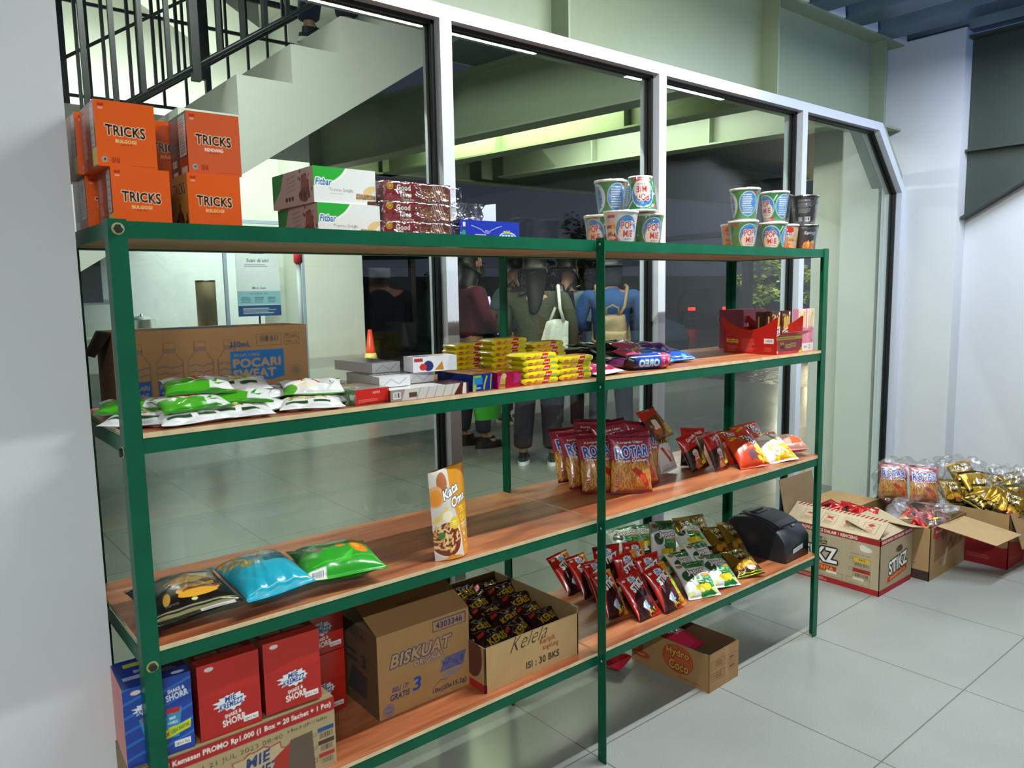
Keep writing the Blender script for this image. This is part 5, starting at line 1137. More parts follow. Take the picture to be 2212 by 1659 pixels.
tc_.text('TORTILLA', 4.6, 7.8, .8, '#f0d8cc', w=3.6, rot=.5); tc_.text('CHIPS', 4.8, 6.9, .8, '#f0d8cc', w=2.6, rot=.5); tc_.burst(6.6, 4.4, 1.7, 2.6, 6, '#6a4a50', 2); tc_.speck(34, ['#e8c02c', '#f0d44a', '#d8a01c'], 9.4, 1.6, 4, 6, .4, 1.1, 6)
T0 = bag('chips_bag', 'orange chips bag with white block letters at the shelf front', 'chips bag', tc_, .136, .142, .05, '#b5381a', FILM, 224, 'orange chips bags on the third shelf', seal=.06)
put(T0, 2.044, .044, ZC+.003, -16, 46, -1)
put(dup(T0, 'orange chips bag hidden behind and left of the front orange one'), 2.02, .12, ZC+.003, -12, 40, 4)
put(dup(T0, 'orange chips bag leaning at the rear behind the white and yellow one'), 2.19, .125, ZC+.003, -16, 34, -6)
yc = Cv(13.2, 16, '#ddd9cf', res=8); yc.rect(0, 13, 13.2, 3, '#c8481c'); yc.poly([(5, 15.6), (8, 13), (9.6, 8.4), (12, 7.2), (8.2, 9.2), (7, 12)], '#8a7a34'); yc.poly([(6, 15), (9.6, 10), (12.6, 8), (8.4, 10)], '#9a8c4a')
yc.speck(60, ['#e2b81c', '#f0d03c', '#d8a01c', '#c8841c'], 3.4, .9, 9.2, 5.4, .5, 1.2, 8); yc.ell(5.4, 4.2, 1.7, 2.1, '#e8c8a0'); yc.ell(5.4, 4.2, 1.2, 1.6, '#f4f0e4'); yc.ell(5.6, 4.0, .5, .6, '#c89a3c'); yc.ell(10.6, 5.0, 1.5, 1.2, '#b8801c'); yc.ell(10.6, 5.6, 1.4, 1.0, '#e8d42c'); yc.text('Singkong', 3.4, 10, 1.6, '#c8a04c', w=5, rot=-.3, bold=.04); yc.rect(0, 0, 13.2, .8, '#e4e0d6')
put(bag('chips_bag', 'white and yellow chips bag near the right post on the third shelf', 'chips bag', yc, .132, .16, .05, '#cfc8b8', FILM, 225, seal=.05), 2.196, .026, ZC+.003, -30, 60, -10)
pc = Cv(12, 13.6, '#cf9a8a', res=7); pc.poly([(5.6, 2), (10, 3), (10.4, 7), (6.4, 7.4)], '#cf5a34'); pc.speck(20, ['#d8b83a', '#e0c85a', '#f0e0a0'], 1, 8.6, 6, 4, .3, .9, 3); pc.poly([(0, 0), (12, 0), (12, 2), (0, 1.4)], '#b57a70')
put(bag('snack_bag', 'salmon pink snack bag lying beside the right end post', 'snack bag', pc, .12, .14, .055, '#c08a7c', FILM, 226, seal=.06, wr=1.6), 2.300, .045, ZC+.028, -44, 80, -6)

# ------------------------------------------------------------------ bottom shelf (top z .3337)
def mascotless_text(c, x, y, s=1.0, rot=.12):
    c.burst(x, y, 2.4*s, 3.5*s, 13, '#dfe4ee', 4, 1.25, .72); c.text('MIE', x-.2*s, y+.95*s, 1.35*s, '#1f3a7a', w=2.6*s, rot=rot, shear=.2, bold=.08); c.text('KREMEZZ', x, y-.55*s, 1.5*s, '#1f3a7a', w=5.6*s, rot=rot, shear=.15, bold=.09)
def kremezz(red=True):
    c = Cv(12.5, 15.8, '#b01f18' if red else '#1a3f9a', res=9)
    if not red:
        for k in range(6): c.line([(-1, 1.2+k*2.8), (3, 2.4+k*2.8), (7, 1.9+k*2.8), (13, 3.6+k*2.8)], .55, '#2a68b8')
        mascotless_text(c, 4.2, 11.0, .62); c.text('SHAKE &', 9.6, 12.9, .8, '#e6ecf4', w=3.2, rot=.1, bold=.04); c.text('SHORR', 9.7, 11.7, 1.3, '#e6ecf4', w=4.2, rot=.1, bold=.07)
        for x, a_ in ((4.4, .25), (8.6, -.1)):
            p = [(-1.3, -3), (1.3, -3), (1.5, 3), (-1.1, 3)]; cs, sn = math.cos(a_), math.sin(a_)
            c.poly([(x+u*cs-v*sn, 6.4+u*sn+v*cs) for u, v in p], '#3a8ab4'); c.poly([(x+u*cs-v*sn, 8.6+u*sn+v*cs) for u, v in [(-1.2, -.2), (1.4, -.2), (1.5, .8), (-1.1, .8)]], '#b5281c'); c.text('MIE', x, 7.4, .6, '#e6ecf4', w=1.2); c.text('KREMEZZ', x, 6.5, .5, '#e6ecf4', w=1.8); c.rect(x-.9, 5.2, 1.8, .45, '#c8cc2a')
        c.poly([(6.2, 3.2), (11.8, 4.4), (12, 6.2), (6.2, 4.9)], '#c8cf2a'); c.text('2x', 7.2, 4.5, 1.2, '#b5241c', w=1.5, rot=.15, bold=.08); c.text('LEBIH BANYAK', 9.9, 4.9, .9, '#2f6a2a', w=3.6, rot=.18, bold=.06)
    else:
        c.rect(0, 8.8, 12.5, 7, '#b8241a'); mascotless_text(c, 6.4, 6.6, .85)
        c.text('SHAKE &', 6.6, 3.9, .85, '#f0e6e2', w=3.4, rot=.12, bold=.05); c.text('SHORR', 6.8, 2.5, 1.5, '#f0e6e2', w=4.8, rot=.1, bold=.08)
    c.rect(8.7, 1.2, 3, 1.25, '#e6e2e0'); c.text('20+1 Pcs', 10.2, 1.7, .55, '#5a2a28', w=2.5); c.ell(2.4, 14.6, .9, .45, '#d8c8c4'); return c
kr, kb = kremezz(), kremezz(False)
def ktop(red):
    c = Cv(12.5, 13, '#8e1a14' if red else '#142f80', res=5); c.rect(1, 3.6, 4.4, 1.4, '#c8b4ac' if red else '#99aacc'); c.text('garuda', 3.2, 4.3, .8, '#8e1a14', w=3.4); c.text('SHAKE & SHORR', 7.4, 6.8, 1.2, '#c8b8b4', w=8, bold=.05); c.lines(6, 3.4, 5.4, 1.6, 2, '#c8b8b4', 3)
    if not red: c.rect(2, 9.4, 5, 1.6, '#a8ac2a'); c.ell(10.3, 1.4, 1.2, .6, '#c8d4e4')
    return c
ktr, ktb = ktop(True), ktop(False)
# opened noodle carton at far left
c = Cv(41, 15.5, '#a8946e', res=7)
c.rect(0, 12.6, 41, 2.9, '#a3201f'); c.text('BARU! Kemasan PROMO Rp1.000 (1 Box = 20 Sachet + 1 Pcs)', 21.4, 14.0, 1.45, '#e6dcd0', w=37.5, bold=.03)
c.text('R3SB121 21 JUL 2023 08:40', 17.5, 10.9, 1.25, '#3a2e22', w=23, rot=.02, bold=-.005); c.text('6 Box X (20+1) Sachet', 34.6, 11.5, .95, '#3a2e22', w=9)
c.burst(24, 6.4, 5.2, 7.4, 13, '#a3301f', 4, 1.2, .72); c.burst(24, 6.4, 5.0, 7.0, 13, '#b8a480', 4, 1.2, .7); c.text('MIE', 23.6, 8.2, 2.4, '#2a3a6a', w=5, rot=.1, shear=.2, bold=.09); c.text('KREMEZZ', 24, 5.2, 2.6, '#2a3a6a', w=11, rot=.1, shear=.15, bold=.09)
c.poly([(27, 7), (31, 9.4), (30, 0), (26, 0)], '#a3301f'); c.poly([(30.6, 9.6), (35.6, 9.8), (36, 0), (29.4, 0)], '#5f5040')
for k, cc in enumerate(['#2a4a7a', '#4a3428', '#a3302a']): c.rect(36.8, 8.6-k*2.9, 3.8, 1.0, cc); c.bars(37.0, 6.9-k*2.9, 3.4, 1.6, '#4a4036', '#a8946e', k); c.frame(35.7, 8.1-k*2.9, .8, .8, '#5a4c3a', .1)
c.frame(37, -.4, 3.5, 1.2, '#5a4c3a', .1)
mc = thing('noodle_carton', 'large brown carton with red stripe at lower left, under the red and blue boxes', 'carton', (-.028, .018, ZD))
mb = MB(); face_grid(mb, c, (0, 0, 0), (.408, 0, 0), (0, 0, .156)); mb.add([(0, .24, 0), (0, 0, 0), (0, 0, .156), (0, .24, .156)], [(0, 1, 2, 3)], '#8a7654').add([(.408, 0, 0), (.408, .24, 0), (.408, .24, .156), (.408, 0, .156)], [(0, 1, 2, 3)], '#8a7654').add([(0, .24, 0), (.408, .24, 0), (.408, .24, .156), (0, .24, .156)], [(3, 2, 1, 0)], '#8a7654').add([(0, 0, 0), (.408, 0, 0), (.408, .24, 0), (0, .24, 0)], [(3, 2, 1, 0)], '#8a7654')
mb.build('carton_body', KRAFT, mc)
MB().box(0, .0, .1565, .406, .24, .159, '#8f7a58').build('folded_top_flap', KRAFT, mc)
MB().prism([(0, 0), (.03, .022), (.05, .012), (.06, 0)], .0, .2, '#a08a64').build('raised_flap_edge', KRAFT, mc, (.345, .02, .159))
gRb = 'red noodle snack boxes on the bottom shelf'
zt_ = ZD+.160
R1 = carton('noodle_snack_box', 'red noodle snack box on the brown carton, left of the two front ones', 'snack box', .122, .128, .156, '#8e1a14', kr, None, ktr, GLOSSC, gRb, '#7a1612', bulge=.002); put(R1, .100, .026, zt_, -1)
put(dup(R1, 'red noodle snack box on the brown carton, right of the two front ones'), .232, .026, zt_+.004, -2)
B1 = carton('noodle_snack_box', 'blue noodle snack box leaning at the far left behind the post', 'snack box', .120, .125, .155, '#142f80', kb, Cv(12.5, 15.5, '#c0392a', res=2), ktb, GLOSSC, None, '#8ea0c8', bulge=.002); put(B1, -.032, .030, zt_, -3)
B1['label'] = 'blue noodle snack box leaning at the far left behind the post'
for l_, z_ in (('lower red noodle snack box in the column behind, beside the tall carton', ZD), ('upper red noodle snack box in the column behind, beside the tall carton', ZD+.158)):
    put(dup(R1, l_), .384, .215, z_+.001, 0)
# tall biscuit carton
c = Cv(27.3, 21.4, '#a8804f', res=8)
c.frame(16.0, 17.6, 10.3, 2.9, '#2a3068', .22); c.text('4303346', 21.1, 19.05, 1.75, '#2a3068', w=8.2, bold=.06)
c.text('BISKUAT', 12.6, 14.0, 3.3, '#b5905f', w=17.5, rot=.02, shear=.28, out=[('#2a3068', .28)], bold=.09); c.text('ORIGINAL', 14.8, 11.2, 1.45, '#c4a272', w=9, out=[('#2a3068', .16)], bold=.05)
c.poly([(17.8, 6.4), (19.6, 10.0), (26.2, 10.2), (25.2, 6.6)], '#5c5a86'); c.speck(30, ['#4a4878', '#6c6a92'], 18.4, 6.8, 7, 2.8, .2, .5, 3); c.poly([(17.6, 4.4), (20, 6), (25, 6.2), (24, 4.8)], '#8a7c82'); c.line([(15.6, 2.9), (18, 4.4), (20, 4.0)], .16, '#4a3a34')
c.text('BELI 17/', 6.2, 6.6, 1.3, '#2a3068', w=4.6, shear=.2, bold=.06); c.text('GRATIS', 6.0, 4.7, 1.6, '#2a3068', w=5.6, shear=.15, bold=.08); c.text('3', 11.0, 6.0, 3.6, '#2a4a9a', w=2.4, bold=.1, shear=.15)
c.text('10x(20x15.2g)', 20.8, 1.9, 1.6, '#2b2a4a', w=10.6, bold=.04); c.ell(2.7, 1.9, 1.55, 1.6, '#5f5a8a', ring=.12); c.ell(2.7, 1.9, 1.1, 1.15, '#6a6590'); c.text('MUI', 2.7, 1.9, .8, '#a8804f', w=1.4)
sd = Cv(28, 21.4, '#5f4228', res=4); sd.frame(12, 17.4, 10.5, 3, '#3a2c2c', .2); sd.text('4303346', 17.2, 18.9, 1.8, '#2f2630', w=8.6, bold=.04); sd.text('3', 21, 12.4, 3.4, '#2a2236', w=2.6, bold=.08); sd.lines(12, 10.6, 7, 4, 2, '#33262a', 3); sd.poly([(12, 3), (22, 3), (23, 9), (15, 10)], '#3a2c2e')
bc = thing('biscuit_case', 'tall brown cardboard case with dark blue print on the bottom shelf', 'carton', (.535, .100, ZD))
mb = MB(); W, Dp, Hh = .273, .285, .214
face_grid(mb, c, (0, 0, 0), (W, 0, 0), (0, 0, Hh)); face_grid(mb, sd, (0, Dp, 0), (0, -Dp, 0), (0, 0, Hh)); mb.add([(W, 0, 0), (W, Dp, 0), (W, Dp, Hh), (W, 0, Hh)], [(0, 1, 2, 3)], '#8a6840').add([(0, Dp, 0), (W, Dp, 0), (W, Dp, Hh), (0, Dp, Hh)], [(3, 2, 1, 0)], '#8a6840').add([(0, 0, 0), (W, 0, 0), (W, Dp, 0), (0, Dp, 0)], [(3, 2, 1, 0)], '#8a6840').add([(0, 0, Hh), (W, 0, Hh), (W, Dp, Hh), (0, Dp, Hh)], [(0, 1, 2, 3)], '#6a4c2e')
mb.build('case_body', KRAFT, bc)
fc_ = Cv(27.3, 15, '#8f6b40', res=3); fc_.text('0102070000002', 13.6, 7.5, .9, '#3a2a1c', w=7); fm = MB()
face_grid(fm, fc_, (0, 0, Hh+.001), (W, 0, 0), (0, .145, .062)); fm.add([(0, 0, Hh), (W, 0, Hh), (W, .145, Hh+.061), (0, .145, Hh+.061)], [(3, 2, 1, 0)], '#7a5834'); fm.build('front_top_flap', KRAFT, bc)
# open tray carton with brown packs
c = Cv(33.2, 12.2, '#b08f60', res=8)
c.text('Kelela', 15.6, 10.6, 4.0, '#1f1a18', w=12.5, rot=.05, shear=.55, bold=-.01); c.text('Keripik', 21.6, 7.9, 2.0, '#8a3a22', w=5.6, rot=.02, bold=.05); c.text('angklung', 22.6, 6.0, 1.8, '#8a3a22', w=5.8, bold=.04)
c.text('ISI : 30 BKS', 19.8, 3.0, 2.0, '#1f1a18', w=12.0, bold=.04); c.rect(0, 0, .7, 2.3, '#a3201c')
kt = thing('open_snack_carton', 'open kraft carton with cursive black letters full of brown snack packs', 'carton', (.806, .030, ZD))
W, Dp, Hh, tk = .335, .385, .122, .004
mb = MB(); face_grid(mb, c, (0, 0, 0), (W, 0, 0), (0, 0, Hh)); mb.box(0, .0005, 0, W, tk, Hh, '#7a6240'); mb.build('front_wall', KRAFT, kt)
lw_ = Cv(38.5, 12.2, '#a8875a', res=4); lw_.ell(33, 9, 4.2, 6, '#5a2f1c'); lw_.ell(28, 8, 2.6, 5, '#4a2618'); lw_.rect(0, 0, 38.5, 2.2, '#a3201c')
mb = MB(); face_grid(mb, lw_, (0, Dp, 0), (0, -Dp, 0), (0, 0, Hh)); mb.box(.0005, 0, 0, tk, Dp, Hh, '#7a6240'); mb.build('side_wall', KRAFT, kt)
MB().box(W-tk, 0, 0, W, Dp, Hh+.018, '#8a6f48').build('side_wall', KRAFT, kt); MB().box(0, Dp-tk, 0, W, Dp, Hh+.018, '#8a6f48').build('back_wall', KRAFT, kt); MB().box(tk, tk, 0, W-tk, Dp-tk, .003, '#6a5436').build('bottom', KRAFT, kt)
c = Cv(11, 9, '#2a1510', res=7); c.text('KERIS', 6.4, 4.6, 2.3, '#c8a02c', w=6.8, rot=.25, out=[('#1a0c08', .2)], bold=.08); c.poly([(.8, 5.6), (2.6, 6.2), (2.6, 7.2), (.8, 6.8)], '#b5302c'); c.poly([(6, 7.4), (9.4, 8.2), (9.2, 8.6), (6, 8)], '#8a2a22'); c.speck(12, ['#6a3020', '#3a1c14'], 0, 0, 11, 3, .4, 1.2, 3, .4); c.rect(0, 0, 11, .6, '#3a1c14')
K0 = bag('keris_pack', 'small dark brown snack pack', 'snack pack', c, .108, .085, .038, '#22110d', FOIL, 231, 'small dark brown packs filling the open carton', seal=.09, wr=1.8)
K0.name = 'brown_snack_pack'
K0['label'] = 'small dark brown snack pack with yellow letters inside the open carton'
rd = random.Random(12); first = True; n = 0
for layer in range(3):
    for iy in range(5 if layer == 2 else 4):
        for ix in range(3):
            x = .806+.065+ix*.1+rd.uniform(-.008, .008); y = .030+.03+iy*(.066 if layer == 2 else .088)+rd.uniform(-.006, .006)
            z = ZD+.012+layer*.030+(.012*iy/4 if layer == 2 else 0)
            q = K0 if first else dup(K0); first = False; n += 1
            put(q, min(x, .806+.27), y, z, rd.uniform(-14, 14), rd.uniform(62, 78) if layer < 2 else rd.uniform(46, 66), rd.uniform(-8, 8))
# small red noodle stick packs
def stikz(kind=0):
    c = Cv(10, 15, '#b5190f', res=9)
    c.poly([(0, 0), (5.4, 0), (8.6, 1.8), (8.4, 8.2), (4.4, 9.6), (1.6, 7)], '#3a1210'); c.poly([(1.2, 0), (2.4, 0), (5.2, 9.4), (4.2, 9.7), (2, 7.6)], '#2a0c0c')
    c.burst(4.8, 12.8, 1.3, 1.9, 11, '#dfe6f2', 3, 1.2, .75); c.text('MIE', 4.7, 13.2, .6, '#1f4a9a', w=1.3, bold=.06); c.text('KREMEZZ', 4.8, 12.4, .65, '#1f4a9a', w=2.6, bold=.06)
    c.text('STIKZ', 5.6, 10.6, 2.4, '#f0eeee', w=6.6, rot=.3, out=[('#3a1210', .32), ('#e8e4e4', .08)], bold=.1)
    c.poly([(3.6, 4.6), (5.4, 5.6), (6.2, 3), (4.6, 2.2)], '#9ab8d0'); c.poly([(3.2, 3.8), (4.4, 5.2), (4.2, 2.6)], '#dfe2e6'); rd = random.Random(4)
    for k in range(18): x, y = rd.uniform(5.2, 7.6), rd.uniform(.8, 2.4); c.line([(x, y), (x+rd.uniform(-1, 1), y+rd.uniform(-.8, .8))], .2, rd.choice(['#e8c03a', '#f0d45a']))
    c.poly([(5.6, 3.4), (8, 4.4), (7.6, 6.8), (5.8, 6.4)], '#5a2a30'); c.ell(1.6, 13.2, .75, .4, '#f0c8c4')
    if kind:
        c.poly([(8.0, 0), (10, 0), (10, 15), (7.4, 15)], '#a8c81c' if kind == 1 else '#d8901c')
        c.poly([(7.4, 11), (10, 10.4), (10, 15), (7.2, 15)], '#d8901c'); c.poly([(8, 0), (10, 0), (10, 3.6), (7.9, 4)], '#d8901c')
        c.text('BELI 10', 9.0, 4.6, 1.0, '#b5301c', w=4.4, rot=-PI/2, bold=.06); c.text('GRATIS 2', 8.8, 10.6, 1.0, '#b5301c', w=5.4, rot=-PI/2, bold=.06)
    return c
sz = [stikz(0), stikz(1), stikz(2)]; gSt = 'red noodle stick packs heaped around the middle post'
S0 = [bag('noodle_stick_pack', 'x', 'snack pack', sz[k], .10, .152, .036, '#a31810', FILM, 240+k, gSt, seal=.05, wr=1.3) for k in range(3)]
used = set()
for l_, a_, x, y, z, yw, ln, ro in [('red noodle stick pack in front, just right of the middle post', 0, 1.477, .046, .338, -4, 39, -6), ('red noodle stick pack in front with a lime green strip', 1, 1.583, .030, .341, -8, 34, -10),
        ('red noodle stick pack at the far left tip of the heap', 1, 1.455, .345, .338, -4, 40, -9), ('red noodle stick pack second from the left tip', 1, 1.470, .285, .338, 4, 38, 0), ('red noodle stick pack just left of the middle post', 2, 1.450, .205, .339, 4, 34, 4),
        ('red noodle stick pack behind the post with an orange strip', 2, 1.562, .185, .341, -13, 14, -8), ('red noodle stick pack high at the back of the heap', 0, 1.545, .285, .344, -26, 6, -4), ('red noodle stick pack tilted on its side behind the front pair', 2, 1.50, .115, .340, 18, 30, 50),
        ('red noodle stick pack low behind the middle post', 2, 1.405, .115, .339, 6, 34, 4), ('red noodle stick pack between the front pair and the white packs', 0, 1.60, .115, .342, -16, 24, -6), ('red noodle stick pack at the back beside the white packs', 1, 1.63, .245, .344, -10, 10, 4)]:
    q = S0[a_] if a_ not in used else dup(S0[a_]); used.add(a_); q['label'] = l_; put(q, x, y, z-.002, yw, ln, ro)
# white and green potato packs
def japota():
    c = Cv(12.8, 13.6, '#d4d6d4', res=8)
    c.rect(3.2, 10.6, 9.6, 3.0, '#3a7a40'); c.poly([(2.4, 12), (5, 13.6), (10, 13.6), (12.8, 12), (12.8, 10), (8, 11)], '#2b6a38'); c.poly([(5.2, 0), (10.6, .2), (12, 5), (11.8, 7.4), (5.4, 7.4)], '#1f8a3c')
    c.ell(2.8, 7.6, 1.9, 2.2, '#24502c', rot=.5); c.ell(1.8, 12, 1.2, .8, '#8a7a3c')
    c.text('Japota', 7.0, 9.0, 2.3, '#f0ecec', w=8.2, rot=.05, out=[('#6a1c24', .34)], bold=.09); c.rect(8, 6.9, 3.8, .85, '#d8922c')
    for k in range(7): c.line([(7.4, 3.4), (4.8+k*.9, 6.3-.1*(k-3)**2)], .5, ['#2f5a26', '#4a7a34'][k % 2])
    c.ell(6.2, 2.8, 1.7, 1.25, '#d8c02a'); c.ell(8.4, 3.0, 1.5, 1.2, '#e2cc34'); c.ell(4.9, 3.2, 1.3, .9, '#cfb424'); c.ell(10.9, 1.8, 1.4, 1.0, '#cfd08a'); c.ell(1.5, 1.6, 1.3, .9, '#c8cc8a'); c.poly([(7, 1), (11.4, .6), (9.4, 2.2)], '#1f6a30')
    for k in range(3): c.lines(10.4, 3.4+k*.9, 1.4, .6, 2, '#a8d0c8', k)
    c.text('HAPPY BEEF', 8.6, 6.3, .5, '#a8d8b0', w=4); return c
jp = japota(); gJ = 'white and green potato chip packs on the bottom shelf'
J0 = bag('potato_chip_pack', 'x', 'chip pack', jp, .127, .138, .04, '#c4c8c6', FOIL, 251, gJ, seal=.05, wr=1.4)
FILMW = FILM; J0.data.materials.clear(); J0.data.materials.append(FILM)
for k, (l_, x, y, z, yw, ln, ro) in enumerate([('white and green potato chip pack, front left one beside the red packs', 1.735, .029, .336, -19, 52, 0), ('white and green potato chip pack, front right one', 1.861, .028, .341, -1, 55, 12), ('white and green potato chip pack peeking over the front left one', 1.782, .100, .345, 4, 50, 10),
        ('white and green potato chip pack peeking over the front right one', 1.885, .105, .348, 6, 44, 8), ('white and green potato chip pack standing upright in the centre', 1.835, .285, .375, -7, 14, 8), ('white and green potato chip pack lying behind the upright one, right', 1.985, .255, .392, -30, 66, -4),
        ('white and green potato chip pack at the back left under the shelf above', 1.845, .375, .376, -31, 60, -5), ('white and green potato chip pack at the far back left corner', 1.78, .385, .385, -44, 62, -18), ('white and green potato chip pack flat underneath the upright one', 1.84, .24, .342, 4, 80, 0)]):
    q = J0 if k == 0 else dup(J0); q['label'] = l_; put(q, x, y, z, yw, ln, ro)
def potabee():
    c = Cv(10.8, 15, '#8a6a1c', res=8); c.rect(0, 0, 10.8, 5.6, '#3a2a12'); c.poly([(0, 5), (10.8, 7), (10.8, 5), (0, 3)], '#6a5018'); c.rect(0, 1.3, 10.8, .3, '#c8cc2a'); c.rect(0, .8, 10.8, .2, '#c8cc2a')
    c.text('Pota', 5.4, 12.4, 2.1, '#e6deae', w=5.6, rot=.15, out=[('#2b2410', .28)], bold=.1); c.text('bee', 5.8, 10.0, 2.2, '#e6deae', w=4.6, rot=.15, out=[('#2b2410', .28)], bold=.1); c.rect(4, 7.4, 3, .9, '#4a2418')
    c.ell(3.2, 4.6, 1.8, 1.3, '#d89a2c', rot=.4); c.ell(6.6, 5.4, 1.9, 1.3, '#e0a834', rot=-.3); c.ell(7.2, 3.8, 2, .9, '#b0603c', rot=-.2); c.ell(7, 3.2, 1.8, .7, '#c47a4c'); c.ell(9.6, 4.6, 1.2, .8, '#d8922a'); c.ell(9, 6.4, .9, .9, '#c8b84a', ring=.2); return c
gP = 'gold potato chip packs beside the printer'
Pb = bag('gold_chip_pack', 'x', 'chip pack', potabee(), .104, .148, .036, '#8a7430', FOIL, 261, gP, seal=.06, wr=1.3)
for k, (l_, x, y, z, yw, ln, ro) in enumerate([('gold chip pack lying in front with its dark lower half showing', 2.004, .026, .341, -46, 66, -20), ('gold chip pack leaning beside the printer', 2.150, .165, .343, 6, 42, 12), ('gold chip pack left of the one leaning on the printer', 2.085, .185, .340, -14, 50, 8),
        ('gold chip pack at the back under the third shelf, left', 1.885, .345, .345, -14, 6, 4), ('gold chip pack at the back between the white packs and the printer', 2.012, .30, .346, 3, 27, 9), ('gold chip pack deep behind the two leaning ones', 2.10, .29, .344, -6, 34, 4)]):
    q = Pb if k == 0 else dup(Pb); q['label'] = l_; put(q, x, y, z, yw, ln, ro)

# receipt printer
PR = mat('dark_grey_plastic', '#23272f', rough=.42, bump=.1, bscale=500, dist=.0006)
pr = thing('receipt_printer', 'dark grey receipt printer with rounded top at the right end of the bottom shelf', 'printer', (2.213, .020, ZD)); pr.rotation_euler[2] = math.radians(2)
prof = [(0, 0), (0, .075), (.006, .088), (.03, .112), (.07, .134), (.11, .145), (.15, .150), (.19, .148), (.225, .140), (.248, .122), (.256, .10), (.26, 0)]
W = .178
mb = MB(); sx = [(0, .0), (.006, .004), (W-.006, .004), (W, 0)]; V = []; n = len(prof)
for i, x in enumerate((0, .006, W-.006, W)):
    ins = .005 if i in (0, 3) else 0
    for a, b in prof: V.append((x, a+(ins if a < .13 else -ins), b-(ins if b > 0 else 0)))
F = [tuple(range(n))[::-1], tuple(range(3*n, 4*n))]+[(k*n+i, k*n+(i+1) % n, (k+1)*n+(i+1) % n, (k+1)*n+i) for k in range(3) for i in range(n)]
mb.add(V, F, '#23272f', smooth=True); o = mb.build('printer_body', PR, pr)
o.data.polygons[0].use_smooth = False; o.data.polygons[1].use_smooth = False
mb = MB(); cp = [(.045, .1245), (.07, .136), (.11, .147), (.15, .152), (.19, .150), (.215, .1445)]
V = [(x, a, b+.002) for x in (.03, W-.012) for a, b in cp]+[(x, a, b-.004) for x in (.03, W-.012) for a, b in cp]; k = len(cp)
mb.add(V, [(i, i+k, i+k+1, i+1) for i in range(k-1)]+[(i, i+1, i+1+2*k, i+2*k) for i in range(k-1)]+[(k+i+1, k+i, 3*k+i, 3*k+i+1) for i in range(k-1)]+[(0, 2*k, 3*k, k), (k-1, 2*k-1, 4*k-1, 3*k-1)], '#2b3038'); mb.build('cover', PR, pr)
MB().box(.055, .150, .1525, .125, .168, .1560, '#090a0c').build('paper_slot', PLAST, pr)
MB().box(.05, .172, .1500, .13, .178, .1590, '#343942').build('tear_bar', PR, pr)
MB().box(.045, .19, .1505, .12, .215, .1535, '#5c6068').build('paper_lid_label', PLAST, pr)
MB().box(.075, -.002, .040, .150, .0005, .060, '#0e1014').build('front_recess', PLAST, pr)
lb = Cv(7, 2, '#b9c4cc', res=9); lb.text('LUNAS', 3.5, 1, .9, '#6a747c', w=4.6); mb = MB(); face_grid(mb, lb, (.050, -.003, .030), (.072, 0, .008), (0, 0, .017)); mb.build('white_label', CARD, pr)
MB().box(.148, -.003, .028, .160, .0, .038, '#08090b').build('power_button', PLAST, pr)
bl = Cv(3, 1, '#2b3038', res=14); bl.text('EPSON', 1.5, .5, .5, '#9aa2ac', w=2.4, bold=.04); mb = MB(); face_grid(mb, bl, (.105, .0315, .1165), (.028, 0, 0), (0, .0105, .0070)); mb.build('badge', CARD, pr)

# ------------------------------------------------------------------ floor goods
def open_box(name, label, loc, yaw, W, D, H, cf, cl, col='#8a6a44', inner='#6a4f32', tk=.004, cat='carton', cr=None):
    t = thing(name, label, cat, loc, math.radians(yaw))
    mb = MB(); 
    if cf: face_grid(mb, cf, (0, 0, 0), (W, 0, 0), (0, 0, H)); mb.box(0, .0005, 0, W, tk, H, inner)
    else: mb.box(0, 0, 0, W, tk, H, col)
    mb.build('front_wall', KRAFT, t)
    mb = MB()
    if cl: face_grid(mb, cl, (0, D, 0), (0, -D, 0), (0, 0, H)); mb.box(.0005, 0, 0, tk, D, H, inner)
    else: mb.box(0, 0, 0, tk, D, H, col)
    mb.build('left_wall', KRAFT, t)
    MB().box(W-tk, tk, 0, W, D, H, inner).build('right_wall', KRAFT, t); MB().box(tk, D-tk, 0, W-tk, D, H, inner).build('back_wall', KRAFT, t); MB().box(tk, tk, 0, W-tk, D-tk, .003, inner).build('bottom', KRAFT, t)
    return t
cl = Cv(33.5, 13.2, '#a07a4e', res=8)
cl.ell(20.5, 7.6, 6.6, 5.0, '#a8401c'); cl.ell(20.5, 7.6, 6.2, 4.6, '#b5502c'); cl.text('Hydro', 20.4, 9.4, 3.4, '#c8963c', w=9.6, out=[('#5a1c10', .35)], bold=.08); cl.text('Coco', 20.9, 5.2, 3.4, '#c8963c', w=8.2, out=[('#5a1c10', .35)], bold=.08)
cl.poly([(3, 5), (5, 5), (5.4, 12), (2.8, 12)], '#a3401f'); cl.ell(4.4, 3.8, 4.0, 1.3, '#a3401f'); cl.lines(1.2, 3.4, 6.2, .8, 1, '#c89a6c', 3); cl.text('Net Wt : 6.0 Kg', 25.6, 1.3, .95, '#8a3f22', w=9.5)
cfr = Cv(18.5, 13.2, '#9a754a', res=8); cfr.frame(1.2, 7.6, 8.4, 2.8, '#4a3824', .14); cfr.frame(1.2, 3.4, 8.4, 2.8, '#4a3824', .14); cfr.frame(2.0, 8.4, 1.2, 1.2, '#4a3824', .14); cfr.lines(3.8, 8.0, 5.2, 2.0, 3, '#5a4630', 3); cfr.lines(3.8, 3.8, 5.2, 2.0, 3, '#5a4630', 4); cfr.frame(2.0, 4.2, 1.2, 1.2, '#4a3824', .14)
